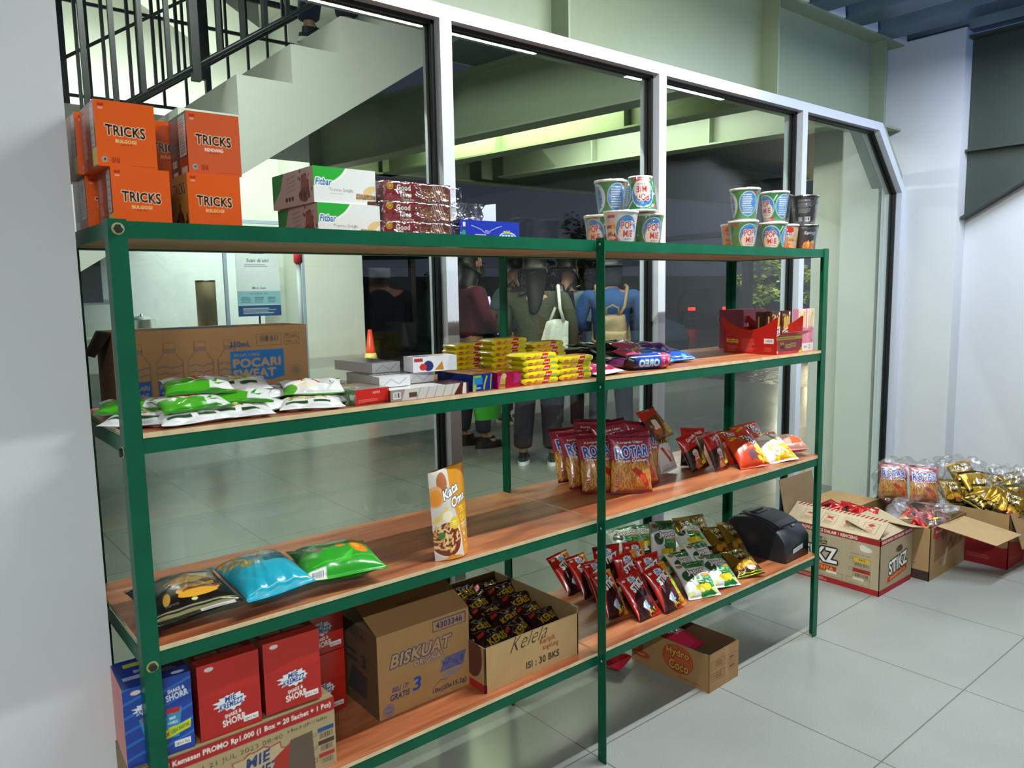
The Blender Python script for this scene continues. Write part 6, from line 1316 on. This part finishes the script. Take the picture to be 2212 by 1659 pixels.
cfr.frame(12.2, 7.6, 4.6, 2.2, '#5a4630', .12); cfr.frame(12.2, 4.4, 4.6, 2.2, '#5a4630', .12); cfr.rect(9.8, 0, 2.0, 13.2, '#a88257', .6); cfr.lines(12.6, 7.9, 3.6, 1.4, 1, '#5a4630', 4); cfr.lines(12.6, 4.7, 3.6, 1.4, 1, '#5a4630', 5)
hy = open_box('drink_box', 'open brown drink carton on the floor under the right half of the shelving', (1.738, .011, 0), 2, .178, .335, .134, cfr, cl, '#9a754a')
pb_ = Cv(14, 16, '#c01f4a', res=5); pb_.rect(4, 9, 6.5, 4.2, '#d8c4c8'); pb_.lines(4.6, 9.6, 5.2, 3, 4, '#8a6a74', 3)
tag(put(bag('pink_packet', 'x', 'packet', pb_, .11, .135, .055, '#b01c44', FILM, 271, seal=.05), 1.848, .150, .075, 0, 80, 0), 'bright pink packet with a pale label inside the drink carton')
pk2 = put(bag('pink_packet', 'bright pink packet on the floor behind the drink carton', 'packet', Cv(10, 10, '#c01f3a', res=4), .12, .13, .05, '#b01c44', FILM, 272), 1.645, .30, .03, 20, 82, 0)

# big printed carton with open flaps
ci = Cv(46, 25.5, '#b3a183', res=7)
ci.rect(0, 22.8, 46, 2.7, '#a01c20'); ci.text('BARU! BONUS 1 PCS DALAM 1 RENCENG', 19.5, 24.1, 1.55, '#e8dcd0', w=32, bold=.06); ci.rect(0, 0, 46, 2.6, '#a01c20'); ci.lines(8, .6, 16, 1.4, 2, '#d89a8a', 3)
ci.burst(17.8, 19.2, 2.8, 4.0, 14, '#4a3a2c', 4, 1.2, .6); ci.burst(17.8, 19.2, 2.5, 3.6, 14, '#b3a183', 4, 1.2, .6); ci.text('MIE', 17.6, 20.4, 1.5, '#1d1a18', w=3, bold=.08); ci.text('KREMEZZ', 18, 18.6, 1.7, '#1d1a18', w=7.4, bold=.09)
ci.text('STIKZ', 15.5, 12.8, 7.2, '#ece8e4', w=22, rot=.03, shear=-.05, out=[('#241a1c', .9)], bold=.12); ci.poly([(5, 5.2), (26, 5.2), (26.4, 8.2), (5, 8.4)], '#b5321c'); ci.text('SNAPPYNYA', 16.5, 6.8, 1.9, '#e0a03a', w=17, bold=.09, shear=.1)
ci.ell(39.6, 19.8, 2.8, 1.2, '#dcd4c8'); ci.ell(38.2, 20.6, 1.6, 1.0, '#dcd4c8'); ci.text('isi: 6 NCG x (10+1) Pcs', 37, 16.8, .85, '#4a3c2c', w=9)
for k, (cc, tt) in enumerate((('#d0aa1c', 'BBQ'), ('#a81c1c', 'PEDAS'))):
    y = 13.6-k*5; ci.rect(34, y, 7.8, 1.8, cc); ci.text(tt, 38, y+.9, 1.0, '#3a2a1c', w=3); ci.bars(34.2, y-2.4, 7.4, 2.2, '#4a4034', '#b3a183', k); ci.frame(33.9, y-2.6, 8, 4.5, '#5a4c3a', .14); ci.frame(32.2, y+.4, 1.4, 1.4, '#5a4c3a', .14)
ci.frame(18.6, 3.2, 10.6, 2.4, '#6a5a44', .15); ci.rect(21.4, 4.8, 5, 1.1, '#e4e0d8'); ci.frame(31, 3.2, 10.8, 2.6, '#6a5a44', .15); ci.rect(34, 5.0, 5, 1.1, '#d8ceb8')
cr_ = Cv(32, 25.5, '#a89677', res=7); cr_.rect(0, 22.8, 32, 2.7, '#8e181c'); cr_.text('BARU! BONUS 1 PCS DALAM 1 RENCENG', 16.5, 24.1, 1.3, '#e8dcd0', w=30, bold=.05); cr_.rect(0, 0, 32, 2.6, '#a01c20')
cr_.burst(19, 18, 2.4, 3.6, 13, '#5a4a38', 4, 1.2, .6); cr_.text('MIE', 19, 18.8, 1.1, '#241e1a', w=2.4, bold=.07); cr_.text('KREMEZZ', 19, 17.4, 1.2, '#241e1a', w=5.4, bold=.08); cr_.text('STIKZ', 18, 11.6, 6.4, '#ece8e4', w=18, rot=.12, out=[('#241a1c', .8)], bold=.12); cr_.poly([(8, 4.2), (27, 6.4), (27, 8.8), (8, 6.8)], '#b5321c'); cr_.text('SNAPPYNYA', 18, 6.6, 1.5, '#e0a03a', w=15, bold=.08, rot=.11)
sk_ = open_box('printed_carton', 'large brown and red printed carton with raised flaps right of the shelving', (2.967, .010, 0), 0, .318, .46, .255, cr_, ci, '#a89677', '#8f7c5c')
ft = Cv(44, 15, '#b9a789', res=6); ft.rect(0, 0, 44, .5, '#a89677')
for k in range(22): ft.poly([(1+k*2, 13), (2.0+k*2, 13), (3.4+k*2, 15.2), (2.4+k*2, 15.2)], '#8a2420')
for k in range(4):
    x = 6.4+k*9.4; ft.frame(x, 3, 6.6, 7.6, '#7a3028', .16); ft.lines(x+1, 3.6, 4.6, 2.4, 4, '#9a5a4c', k)
    if k == 0: ft.ell(x+3.2, 8, 1.7, 1.0, '#a0302a'); ft.rect(x+1.4, 6.6, 4, 1.2, '#b9a789'); ft.rect(x+3.1, 6.6, .2, 2, '#a0302a')
    elif k == 1: ft.ell(x+3.3, 8.2, 1.5, .8, '#a0302a'); ft.line([(x+1.4, 6.6), (x+5.2, 9.8)], .35, '#a0302a'); ft.line([(x+1.4, 9.8), (x+5.2, 6.6)], .35, '#a0302a')
    elif k == 2: ft.ell(x+1.8, 8, .8, 1.4, '#a0302a'); ft.ell(x+4.8, 8, .8, 1.4, '#a0302a'); ft.frame(x+2.6, 7.6, 1.5, 1.5, '#a0302a', .15)
    else: ft.ell(x+3.3, 9, 1.3, .9, '#a0302a'); ft.line([(x+1.4, 6.6), (x+5, 9)], .3, '#a0302a'); ft.line([(x+5, 6.6), (x+1.4, 9)], .3, '#a0302a')
def flap(cv, o, du, dv, name, parent, back='#a08a64', th=.003):
    mb = MB(); o = np.array(o); du = np.array(du); dv = np.array(dv); n = np.cross(du, dv); n = n/np.linalg.norm(n)*th
    if cv: face_grid(mb, cv, o, du, dv)
    V = [o-n*.1, o+du-n*.1, o+du+dv-n*.1, o+dv-n*.1, o-n, o+du-n, o+du+dv-n, o+dv-n]
    mb.add(V, ([] if cv else [(0, 1, 2, 3)])+[(7, 6, 5, 4), (0, 4, 5, 1), (1, 5, 6, 2), (2, 6, 7, 3), (3, 7, 4, 0)], back); return mb.build(name, KRAFT, parent)
flap(ft, (0, .455, .257), (0, -.445, 0), (.085, -.01, .072), 'printed_top_flap', sk_)
flap(None, (.02, .0, .256), (.294, 0, 0), (0, .17, .055), 'front_top_flap', sk_, '#a8977a')
flap(None, (.0, .458, .256), (.30, 0, 0), (-.03, .02, .19), 'raised_back_flap', sk_, '#8f7858')
rb = Cv(12, 12, '#b5180f', res=5); rb.poly([(3, 0), (7, 0), (9, 6), (6, 9)], '#3a1210'); rb.line([(1, 2), (8, 4)], .8, '#c8b02a'); rb.ell(9, 10, 1.2, .7, '#e8d0cc')
for k, (x, y, z, yw, ln) in enumerate([(3.13, .16, .245, -70, 55), (3.12, .28, .262, -80, 62), (3.10, .385, .275, -95, 70), (3.20, .22, .20, -60, 40), (3.2, .34, .21, -80, 40)]):
    put(bag('red_strip_pack', ['red snack pack poking out at the front of the printed carton flap', 'red and dark snack pack in the middle of the printed carton', 'red snack pack at the rear left of the printed carton', 'red snack pack deeper inside the printed carton', 'red snack pack deepest inside the printed carton'][k], 'snack pack', rb, .10, .125, .03, '#a81a12', FOIL, 280+k, 'red packs inside the large printed carton', seal=.08, wr=1.8), x, y, z, yw, ln, 10*k)

# kraft carton with clear wrapped goods
c2f = Cv(43, 25, '#a3835a', res=5); c2f.poly([(5, 8), (43, 12), (43, 25), (5, 25)], '#8a5f3e'); c2f.poly([(3, 25), (16, 25), (15, 21), (8, 18), (3, 20)], '#9a2a24'); c2f.text('Momogi', 10, 22, 1.8, '#c8a89a', w=8); c2f.poly([(16, 4), (19, 4), (22, 12), (19, 12)], '#cfc0a8', .6); c2f.frame(1.6, 2.4, 3.4, 4.2, '#6a5236', .15); c2f.lines(12, 5, 3, 3, 3, '#6a5236', 3); c2f.speck(14, ['#6a3a28', '#7a4a30'], 12, 12, 26, 10, 1, 2.6, 5)
c2l = Cv(26, 25, '#a8875c', res=5); c2l.rect(0, 0, 26, 4.6, '#3a2420'); c2l.lines(5, .8, 17, 3, 3, '#a8988a', 4); c2l.rect(0, 8.4, 22, 16.6, '#ac8b60'); c2l.line([(0, 8.2), (22, 7.6)], .25, '#6a5236')
b2 = open_box('kraft_carton', 'plain kraft carton with a hanging front flap beside the printed one', (3.312, -.060, 0), 0, .405, .40, .25, c2f, c2l, '#a3835a', '#85683f')
flap(None, (.06, 0, .25), (.26, -.02, .0), (.12, -.21, -.07), 'hanging_front_flap', b2, '#a98c62'); flap(None, (.0, .39, .25), (.0, -.36, 0), (-.13, .0, .03), 'left_top_flap', b2, '#b09a72')
for k, (l_, x, y, ai) in enumerate([('gold snack pack in the front corner of the kraft carton', 3.40, -.01, 0), ('red and dark snack pack at the front of the kraft carton', 3.50, .0, 1), ('red snack pack at the right of the kraft carton', 3.60, .02, 1), ('dark maroon snack pack in the middle of the kraft carton', 3.46, .12, 1)]):
    put(bag('loose_snack_pack', l_, 'snack pack', potabee() if ai == 0 and k == 0 else rb, .10, .13, .035, '#5a1a14', FOIL, 290+k, seal=.08, wr=1.8), x, y, .17+.01*k, 20-30*k, 62, 8*k)
gC = 'prawn cracker bags in the clear plastic sack'
for k, (l_, x, y, z, yw) in enumerate([('prawn cracker bag on the left inside the clear sack', 3.655, .265, .262, -58), ('prawn cracker bag on the right inside the clear sack', 3.70, .13, .262, -56)]):
    q = dup(R0, l_); q['group'] = gC; put(q, x, y, z, yw, 16, 0)
def sack(label, loc, rx, ry, rz, seed, n=28, m=26, parent=None, amp=.18):
    rd = random.Random(seed); mb = MB(); ph = [(rd.uniform(2, 9), rd.uniform(2, 9), rd.uniform(0, 6), rd.uniform(.3, 1)) for _ in range(9)]
    T_, U_ = np.meshgrid(np.linspace(0, 2*PI, n*2), np.linspace(.02, 1, m)); f_ = np.ones_like(T_)
    for a, b, c_, d in ph: f_ += amp*.22*d*np.sin(np.round(a)*T_+c_)*np.sin(b*U_*3+c_)
    rr = np.sin(PI*(.08+.84*U_))**.5
    P = np.stack([rx*rr*np.cos(T_)*f_, ry*rr*np.sin(T_)*f_, rz*(1-np.cos(PI*U_))*(.5+.0*T_)+.012*np.sin(7*T_+5*U_)*f_], -1)
    mb.grid(P, '#f2f2f4'); return tag(mb.build('plastic_sack', FILMC, None, loc), label, 'plastic bag')
sack('clear plastic sack around the two prawn cracker bags', (3.675, .195, .258), .13, .17, .21, 5)
sack('crumpled clear plastic film spilling over the kraft carton', (3.50, .06, .235), .19, .13, .075, 8, amp=.5)
# red and kraft carton full of gold packs
c3f = Cv(30, 27, '#8e1a1c', res=4); c3f.poly([(0, 14), (27, 8), (30, 27), (0, 27)], '#9c7c54'); c3f.lines(3, 4, 8, 1.2, 2, '#a84a44', 3)
c3l = Cv(30, 27, '#96181b', res=4); c3l.poly([(0, 15), (27, 10), (30, 11), (30, 27), (0, 27)], '#a58459'); c3l.lines(12, 3.2, 12, 2.0, 3, '#b85a50', 3)
b3 = open_box('red_kraft_carton', 'red and kraft carton overflowing with gold snack packs', (3.735, -.245, 0), 0, .30, .30, .27, c3f, c3l, '#96181b', '#7a5f3a')
flap(None, (.0, .0, .27), (.28, 0, 0), (.02, -.05, -.16), 'hanging_front_flap', b3, '#a58459')
gGold = 'gold peanut and chip packs overflowing from the red and kraft carton'
rd = random.Random(21); gpat = Cv(10.8, 14, '#a07a1c', res=7); gpat.rect(0, 0, 10.8, 5, '#3a2c14'); gpat.rect(0, 12.6, 10.8, 1.4, '#2a200e'); gpat.rect(0, 11.9, 10.8, .3, '#c8b83a'); gpat.rect(0, .8, 10.8, .3, '#c8b83a'); gpat.rect(5.4, 6, 4, 2.6, '#d4d4d0'); gpat.bars(6, 6.2, 3, 2.2); gpat.speck(12, ['#d8b45a', '#c89a3c'], 1, 2, 9, 3.4, .5, 1, 3)
Gp = bag('gold_peanut_pack', 'x', 'snack pack', gpat, .12, .15, .045, '#9a7a24', FOIL, 300, gGold, seal=.07, wr=2.0); fst = True
Gq = bag('gold_peanut_pack', 'x', 'snack pack', potabee(), .12, .15, .045, '#9a7a24', FOIL, 301, gGold, seal=.07, wr=2.0); fq = True
for k in range(16):
    i, j = k % 4, k//4
    x = 3.79+.06*i+rd.uniform(-.015, .015); y = -.205+.075*j+rd.uniform(-.01, .01); z = .20+.035*i/3+rd.uniform(0, .05)+.03*(j >= 2)
    if k % 3 == 0: q = Gq if fq else dup(Gq); fq = False
    else: q = Gp if fst else dup(Gp); fst = False
    q['label'] = 'gold and black foil snack pack in the overflowing red and kraft carton'
    put(q, x, y, z, -60+rd.uniform(-35, 35), rd.uniform(20, 62), rd.uniform(-40, 40))
sack('crumpled grey plastic film on top of the gold packs', (3.90, -.17, .36), .10, .08, .10, 13, amp=.6)
sack('clear plastic bag behind the gold packs near the wall', (4.05, .10, .27), .12, .12, .17, 17, amp=.3)
b4 = open_box('kraft_carton', 'kraft carton cut off by the right edge of the picture', (3.96, -.50, 0), 0, .40, .42, .26, None, None, '#9c7c52', '#7a5f3a')
tag(MB().box(0, 0, 0, .32, .25, .24, '#9a7b52').build('kraft_carton', KRAFT, None, (3.36, .355, 0)), 'closed kraft carton in the corner behind the wrapped goods', 'carton')
for k, (x, y) in enumerate([(4.03, -.36), (4.12, -.25), (4.06, -.14), (4.2, -.12), (4.24, -.3)]):
    q = dup(Gp, 'gold and black foil snack pack in the rightmost carton'); q['group'] = 'gold packs in the rightmost carton'; put(q, x, y, .24, -50+25*k, 45, 20*k-30)
# ------------------------------------------------------------------ people
def skin(name, nodes, edges, m, parent, sub=2, root=0, col=None):
    me = bpy.data.meshes.new(name); me.from_pydata([n[:3] for n in nodes], edges, []); me.update()
    o = bpy.data.objects.new(name, me); C.objects.link(o); o.parent = parent
    md = o.modifiers.new('skin', 'SKIN'); md.use_smooth_shade = True; md.branch_smoothing = .3
    sv = me.skin_vertices[0].data
    for i, n in enumerate(nodes):
        sv[i].radius = (n[3], n[4] if len(n) > 4 else n[3]); sv[i].use_root = (i == root)
    s = o.modifiers.new('sub', 'SUBSURF'); s.levels = sub; s.render_levels = sub
    me.materials.append(m)
    return o
SKN = mat('skin_tone', '#a9795c', rough=.55, var=.05, vscale=12)
_cm = {}
def clothm(col, rough=.9):
    if col not in _cm: _cm[col] = mat('cloth_'+str(len(_cm)), col, rough=rough, bump=.35, bscale=45, dist=.012, var=.16, vscale=7)
    return _cm[col]
def person(label, loc, yaw, top, legs, hair='#15110f', hairstyle='long', s=1.0, arms=None, shoes='#14161a', sole='#d6d8d8', wide=1.0, stance=(.10, .10), tilt=0, long_top=0, head=(0, 0), mask=None, loose=1.0, step=0):
    """faces local -y; arms = ((elbow, wrist) left x>0, right x<0)"""
    t = thing('person', label, 'person', loc, math.radians(yaw)); t.scale = (s, s, s)
    arms = arms or (((.23, .03, 1.08), (.22, -.03, .84)), ((-.23, .03, 1.08), (-.22, -.03, .84)))
    hx, hy = head
    N = [(0, 0, .92, .12, .09), (0, .0, 1.10, .11, .085), (0, .01, 1.27, .14, .09), (0, .02, 1.37, .075, .065), (hx*.3, .01+hy*.3, 1.43, .047, .047), (hx, hy-.005, 1.49, .062, .07), (hx, hy+.0, 1.555, .078, .088), (hx, hy+.005, 1.62, .062, .07)]
    E = [(i, i+1) for i in range(7)]
    def add(p, r, pa):
        N.append((*p, r)); E.append((pa, len(N)-1)); return len(N)-1
    shoulders = []; 
    for sx, (el, wr) in zip((1, -1), arms):
        a = add((sx*.16, .02, 1.335), .05, 2); b = add(el, .036, a); c = add(wr, .024, b)
        d = (Vector(wr)-Vector(el)).normalized(); p = Vector(wr)+d*.055; k = add(tuple(p), .026, c)
        side = d.cross(Vector((0, 1, 0))).normalized() if abs(d.y) < .9 else Vector((1, 0, 0)); fw = d.cross(side).normalized()
        for j, (o_, ln) in enumerate([(-.027, .062), (-.009, .072), (.009, .068), (.027, .052)]):
            q = p+side*o_+d*.022; f1 = add(tuple(q+d*ln*.5), .0085, k); add(tuple(q+d*ln*.85+fw*.018), .0075, f1)
        f1 = add(tuple(p-d*.02+fw*.028-side*.02), .010, k); add(tuple(p+d*.018+fw*.045-side*.026), .009, f1)
    for sx in (1, -1):
        st_ = stance[0] if sx > 0 else stance[1]; yy = step*sx
        a = add((sx*.085, 0, .84), .085, 0); b = add((sx*(.09+st_)/2, yy*.5-.015, .48), .056, a); c = add((sx*st_, yy+.01, .11), .036, b); add((sx*st_*1.05, yy-.10, .035), .034, c)
    skin('body', N, E, SKN, t)
    L_ = long_top; w = wide
    N2 = [(0, 0, .90-L_, .148*w, .115*w), (0, 0, 1.02, .142*w, .105*w), (0, .01, 1.20, .165*w, .118*w), (0, .02, 1.34, .11, .085), (0, .02, 1.405, .06, .058)]
    E2 = [(0, 1), (1, 2), (2, 3), (3, 4)]
    for sx, (el, wr) in zip((1, -1), arms):
        i = len(N2); e_ = Vector(el); w_ = Vector(wr)
        cut = .45 if 'short' in hairstyle+'' and top == '#6f8792' else .97
        N2 += [(sx*.175*w, .02, 1.335, .066*loose)]; E2.append((2, i))
        if cut < .9: N2 += [(*((e_-Vector((sx*.175, .02, 1.335)))*.75+Vector((sx*.175, .02, 1.335))), .062)]; E2.append((i, i+1))
        else:
            N2 += [(*el, .054*loose), (*(e_+(w_-e_)*.9), .040*loose)]; E2 += [(i, i+1), (i+1, i+2)]
    skin('top', N2, E2, clothm(top), t)
    N3 = [(0, 0, .93, .135, .105)]; E3 = []
    for sx in (1, -1):
        st_ = stance[0] if sx > 0 else stance[1]; yy = step*sx; i = len(N3)
        N3 += [(sx*.088, 0, .82, .098, .098), (sx*(.09+st_)/2, yy*.5-.015, .48, .074*loose), (sx*st_, yy+.005, .17, .062*loose, .066*loose), (sx*st_, yy+.005, .125, .062*loose, .066*loose)]
        E3 += [(0, i), (i, i+1), (i+1, i+2), (i+2, i+3)]
    skin('trousers', N3, E3, clothm(legs), t)
    for sx in (1, -1):
        st_ = stance[0] if sx > 0 else stance[1]; yy = step*sx
        sh = MB(); 
        M = Matrix.Translation((sx*st_, yy-.045, 0))
        for z0, z1, r, cc in ((0, .03, 1.06, sole), (.03, .055, 1.0, shoes), (.055, .095, .8, shoes)):
            V = []; n = 16
            for zz in (z0, z1):
                for j in range(n): a = 2*PI*j/n; k_ = r*(1 if zz == z0 else .94); V.append((.046*math.cos(a)*k_, .125*math.sin(a)*k_*(1 if z0 < .05 else .8)+(.02 if z0 >= .05 else 0), zz))
            sh.add([tuple(M @ Vector(v)) for v in V], [tuple(range(n))[::-1], tuple(range(n, 2*n))]+[(j, (j+1) % n, n+(j+1) % n, n+j) for j in range(n)], cc, smooth=False)
        sh.build('shoe', PLAST, t)
    # face details
    for sx in (1, -1):
        MB().lathe([(0, -.009), (.008, -.005), (.010, 0), (.008, .005), (0, .009)], 12, '#1a1412', cap=False).build('eye', PLAST, t, (hx+sx*.031, hy-.084, 1.555))
        MB().lathe([(0, -.03), (.012, -.018), (.014, .005), (.010, .024), (0, .03)], 12, '#a9795c', cap=False).build('ear', SKN, t, (hx+sx*.080, hy+.005, 1.54))
    if not mask:
        MB().lathe([(0, .03), (.007, .02), (.014, -.006), (.009, -.014), (0, -.016)], 12, '#a9795c', cap=False).build('nose', SKN, t, (hx, hy-.094, 1.53))
        MB().box(-.02, -.004, -.004, .02, .004, .004, '#7d3f38').build('mouth', PLAST, t, (hx, hy-.083, 1.490))
    else:
        mb = MB(); U, V = np.meshgrid(np.linspace(-1.15, 1.15, 20), np.linspace(0, 1, 10))
        r = .086+.022*np.exp(-(U*2.2)**2)*np.sin(PI*V)
        mb.grid(np.stack([hx+r*np.sin(U)*(.86), hy-r*np.cos(U)*1.08, 1.435+V*.095], -1), mask); mb.build('face_mask', clothm(mask), t)
    H = [(hx, hy+.02, 1.60, .098, .104), (hx, hy+.035, 1.655, .07, .075), (hx, hy+.055, 1.53, .088, .07)]; HE = [(0, 1), (0, 2)]
    if hairstyle == 'long': H += [(hx*.7, hy+.075, 1.42, .085, .05), (hx*.4, .085, 1.30, .065, .035), (hx*.4+.02, .10, 1.20, .035, .02)]; HE += [(2, 3), (3, 4), (4, 5)]
    elif hairstyle == 'scarf': H += [(hx, hy+.03, 1.46, .095, .085), (0, .03, 1.38, .11, .09), (0, .05, 1.30, .13, .08)]; HE += [(2, 3), (3, 4), (4, 5)]
    elif hairstyle == 'bob': H += [(hx, hy+.06, 1.44, .10, .06), (hx, hy+.055, 1.38, .09, .045)]; HE += [(2, 3), (3, 4)]
    skin('hair', H, HE, mat('hair', hair, rough=.5, bump=.2, bscale=25, dist=.01), t)
    return t
def worn_backpack(label, t_loc, yaw, s, col, W=.28, Hh=.36, D=.14, z=1.0, strap='#8c7458', pocket=None, bare=False):
    t = thing('backpack', label, 'backpack', t_loc, math.radians(yaw)); t.scale = (s, s, s)
    n = 14; U, V = np.meshgrid(np.linspace(-1, 1, 22), np.linspace(0, 1, 22))
    rnd = np.clip(1-np.abs(U)**4, 0, 1)**.35*np.clip(1-np.abs(2*V-1)**5, 0, 1)**.35; wd = 1-.22*V**2
    mb = MB(); y0 = .135
    mb.grid(np.stack([U*W/2*wd, y0+D*rnd+.006*np.sin(7*V+3*U), z+V*Hh], -1), col, flip=True)
    mb.grid(np.stack([U*W/2*wd, y0+0*U, z+V*Hh], -1), col); mb.build('bag_body', clothm(col, .6), t)
    pm = MB(); U2, V2 = np.meshgrid(np.linspace(-1, 1, 16), np.linspace(0, 1, 12)); r2 = np.clip(1-U2**4, 0, 1)**.4*np.clip(1-np.abs(2*V2-1)**4, 0, 1)**.4
    pm.grid(np.stack([U2*W*.40, y0+D*.93+.035*r2, z+.03+V2*Hh*.42], -1), pocket or col, flip=True); pm.build('front_pocket', clothm(pocket or col, .6), t)
    mb = MB(); mb.tube([(-.05, y0+.04, z+Hh-.01), (-.045, y0+.05, z+Hh+.05), (0, y0+.05, z+Hh+.075), (.045, y0+.05, z+Hh+.05), (.05, y0+.04, z+Hh-.01)], .009, 8, strap); mb.build('carry_handle', clothm(strap), t)
    for sx in (1, -1):
        U3 = [(sx*.05, y0+.02, z+Hh-.02), (sx*.10, .135, z+Hh+.06), (sx*.125, .085, 1.385), (sx*.12, -.02, 1.40), (sx*.125, -.115, 1.30), (sx*.14, -.125, 1.15), (sx*.15, .02, z+.06), (sx*.12, y0+.01, z+.04)]
        mb = MB(); mb.tube(U3, .014, 6, strap); mb.build('strap', clothm(strap), t)
    return t
def phone(label, loc, rot):
    t = thing('phone', label, 'phone', loc); t.rotation_euler = rot
    MB().box(-.037, -.004, -.075, .037, .004, .075, '#2a2c34').build('case', PLAST, t)
    MB().box(-.034, -.0052, -.071, .034, -.0042, .071, '#c8c0f0').build('screen', mat('phone_screen', '#c8c0f0', emit='#c4baf4', estr=1.6), t)
    return t
def toward(x, y, k=1.0):  # yaw for a figure at x,y whose back is to the camera
    return math.degrees(math.atan2(y-CAM.y, x-CAM.x))+90
# olive coat, white tote
ox, oy = 3.62, 3.0
yw = toward(ox, oy)
person('person in a dark olive jacket seen from behind, white tote bag on the shoulder', (ox, oy, 0), yw-6, '#3d4030', '#161826', hairstyle='long', s=.985, wide=1.22, loose=1.25, long_top=.06, stance=(.13, .11), head=(.01, -.02), arms=(((.27, .03, 1.10), (.27, -.20, 1.02)), ((-.27, .04, 1.08), (-.25, -.02, .84))))
tt = thing('tote_bag', 'white cloth tote bag hanging from the shoulder of the olive jacket', 'tote bag', (ox, oy, 0), math.radians(yw-6)); tt.scale = (.985,)*3
# bag hangs at the figure's right-hand side seen from behind
bx, by = -.17, .135
mb = MB(); U, V = np.meshgrid(np.linspace(-1, 1, 18), np.linspace(0, 1, 16))
for sg in (1, -1):
    mb.grid(np.stack([bx+U*(.085+.045*(1-V))+.05*(1-V), by+sg*(.05*(1-U**2)*(1-V)**.4*(V > -1))+.01*np.sin(6*U), .84+V*.33-.02*(U**2)*V], -1), '#d5d8cf', flip=(sg > 0))
mb.build('bag_body', clothm('#d5d8cf'), tt)
for dy in (.03, -.02):
    MB().tube([(bx-.05, by+dy*.4, 1.15), (bx-.02, .14+dy*.5, 1.25), (bx-.01, .11+dy, 1.38), (bx, .02+dy, 1.425), (bx+.01, -.08, 1.37), (bx+.02, by-.04, 1.25), (bx+.06, by-.02, 1.15)], .013, 6, '#d5d8cf').build('handle', clothm('#d5d8cf'), tt)
# maroon top, mask, turned to the side
person('person in a maroon long sleeved top and black face mask behind the glass', (3.66, 3.92, 0), 78, '#55182a', '#1b2238', hairstyle='scarf', hair='#1a1618', s=1.04, wide=1.12, loose=1.12, mask='#16181c', head=(0, -.03), arms=(((.24, -.02, 1.10), (.12, -.26, 1.02)), ((-.24, -.02, 1.10), (-.10, -.26, .98))), shoes='#0c0d12', sole='#0c0d12', step=.05)
# blue denim jacket with beige backpack
bx_, by_ = 4.27, 2.83
yb = toward(bx_, by_)
person('person in a blue denim jacket seen from behind, looking down', (bx_, by_, 0), yb+4, '#2a5590', '#23273a', hairstyle='bob', hair='#2f333d', s=1.0, wide=1.1, loose=1.1, head=(.01, -.02), arms=(((.27, .0, 1.08), (.13, -.22, 1.06)), ((-.27, .0, 1.08), (-.14, -.22, 1.06))), stance=(.12, .12))
worn_backpack('small beige backpack on the blue denim jacket', (bx_, by_, 0), yb+4, 1.0, '#a08a68', W=.26, Hh=.27, D=.12, z=.90, strap='#9c8462', pocket='#ac9470')
# grey t-shirt, dark backpack
gx, gy = 4.72, 4.62
yg = toward(gx, gy)
person('person in a grey-blue t-shirt with a phone, looking away to the right', (gx, gy, 0), yg+38, '#6f8792', '#2c3036', hairstyle='short', s=1.03, head=(0, -.02), arms=(((.25, -.03, 1.06), (.14, -.28, 1.16)), ((-.25, -.03, 1.06), (-.06, -.26, 1.14))))
worn_backpack('dark grey backpack on the grey t-shirt', (gx, gy, 0), yg+38, 1.03, '#3a3f44', W=.30, Hh=.42, D=.16, z=.95, strap='#3a3f44')
a_ = math.radians(yg+38); c_, s_ = math.cos(a_), math.sin(a_)
phone('phone with a pale violet screen held by the person in the grey t-shirt', (gx+(.05*c_+.36*s_)*1.03, gy+(.05*s_-.36*c_)*1.03, 1.25), (math.radians(-25), 0, a_+PI*.9))
# light blue shirt, black backpack
lx, ly = 4.52, 3.62
yl_ = toward(lx, ly)
person('person in a light blue hooded shirt half hidden behind the olive jacket', (lx, ly, 0), yl_-20, '#7ea3bc', '#20242e', hairstyle='short', s=1.0, head=(-.02, -.02))
worn_backpack('black backpack on the light blue hooded shirt', (lx, ly, 0), yl_-20, 1.0, '#12151c', W=.30, Hh=.44, D=.17, z=.92, strap='#12151c')
# hand-held phone and small card in front of the olive figure
ao = math.radians(yw-6)
phone('white phone held in the hand of the person in the olive jacket', (ox+.30*math.cos(ao)+.32*math.sin(ao), oy+.30*math.sin(ao)-.32*math.cos(ao), 1.06), (math.radians(-50), 0, ao+PI*.75))
# green bag by the olive figure's legs
gb = thing('shopping_bag', 'green plastic bag hanging beside the legs of the olive jacket', 'bag', (ox-.20, oy+.40, .34))
mb = MB(); T_, U_ = np.meshgrid(np.linspace(0, 2*PI, 20), np.linspace(0, 1, 12)); mb.grid(np.stack([(.04+.10*np.sin(PI*(.1+.6*(1-U_))))*np.cos(T_), .05*np.sin(T_)*(1.1-U_*.6), U_*.42], -1), '#2f8a2a'); mb.build('bag_body', FILM, gb)
MB().tube([(0, 0, .40), (0, 0, .56)], .012, 6, '#2f8a2a').build('handle', FILM, gb)
# person climbing the stair: only the legs show under the frame
person('person in dark navy trousers walking up the stair, only legs in view', (1.93, 2.95, 2.88), 96, '#2a2f3a', '#161c3a', hairstyle='short', loose=1.15, step=.07)
# shopper inside the room, seen only as a dim reflection in the glass
person('person in a dark shirt standing inside, seen only as a dim reflection', (2.13, -1.52, 0), 200, '#191a22', '#1b1d26', hairstyle='short', s=1.02, mask='#c8ccd0')
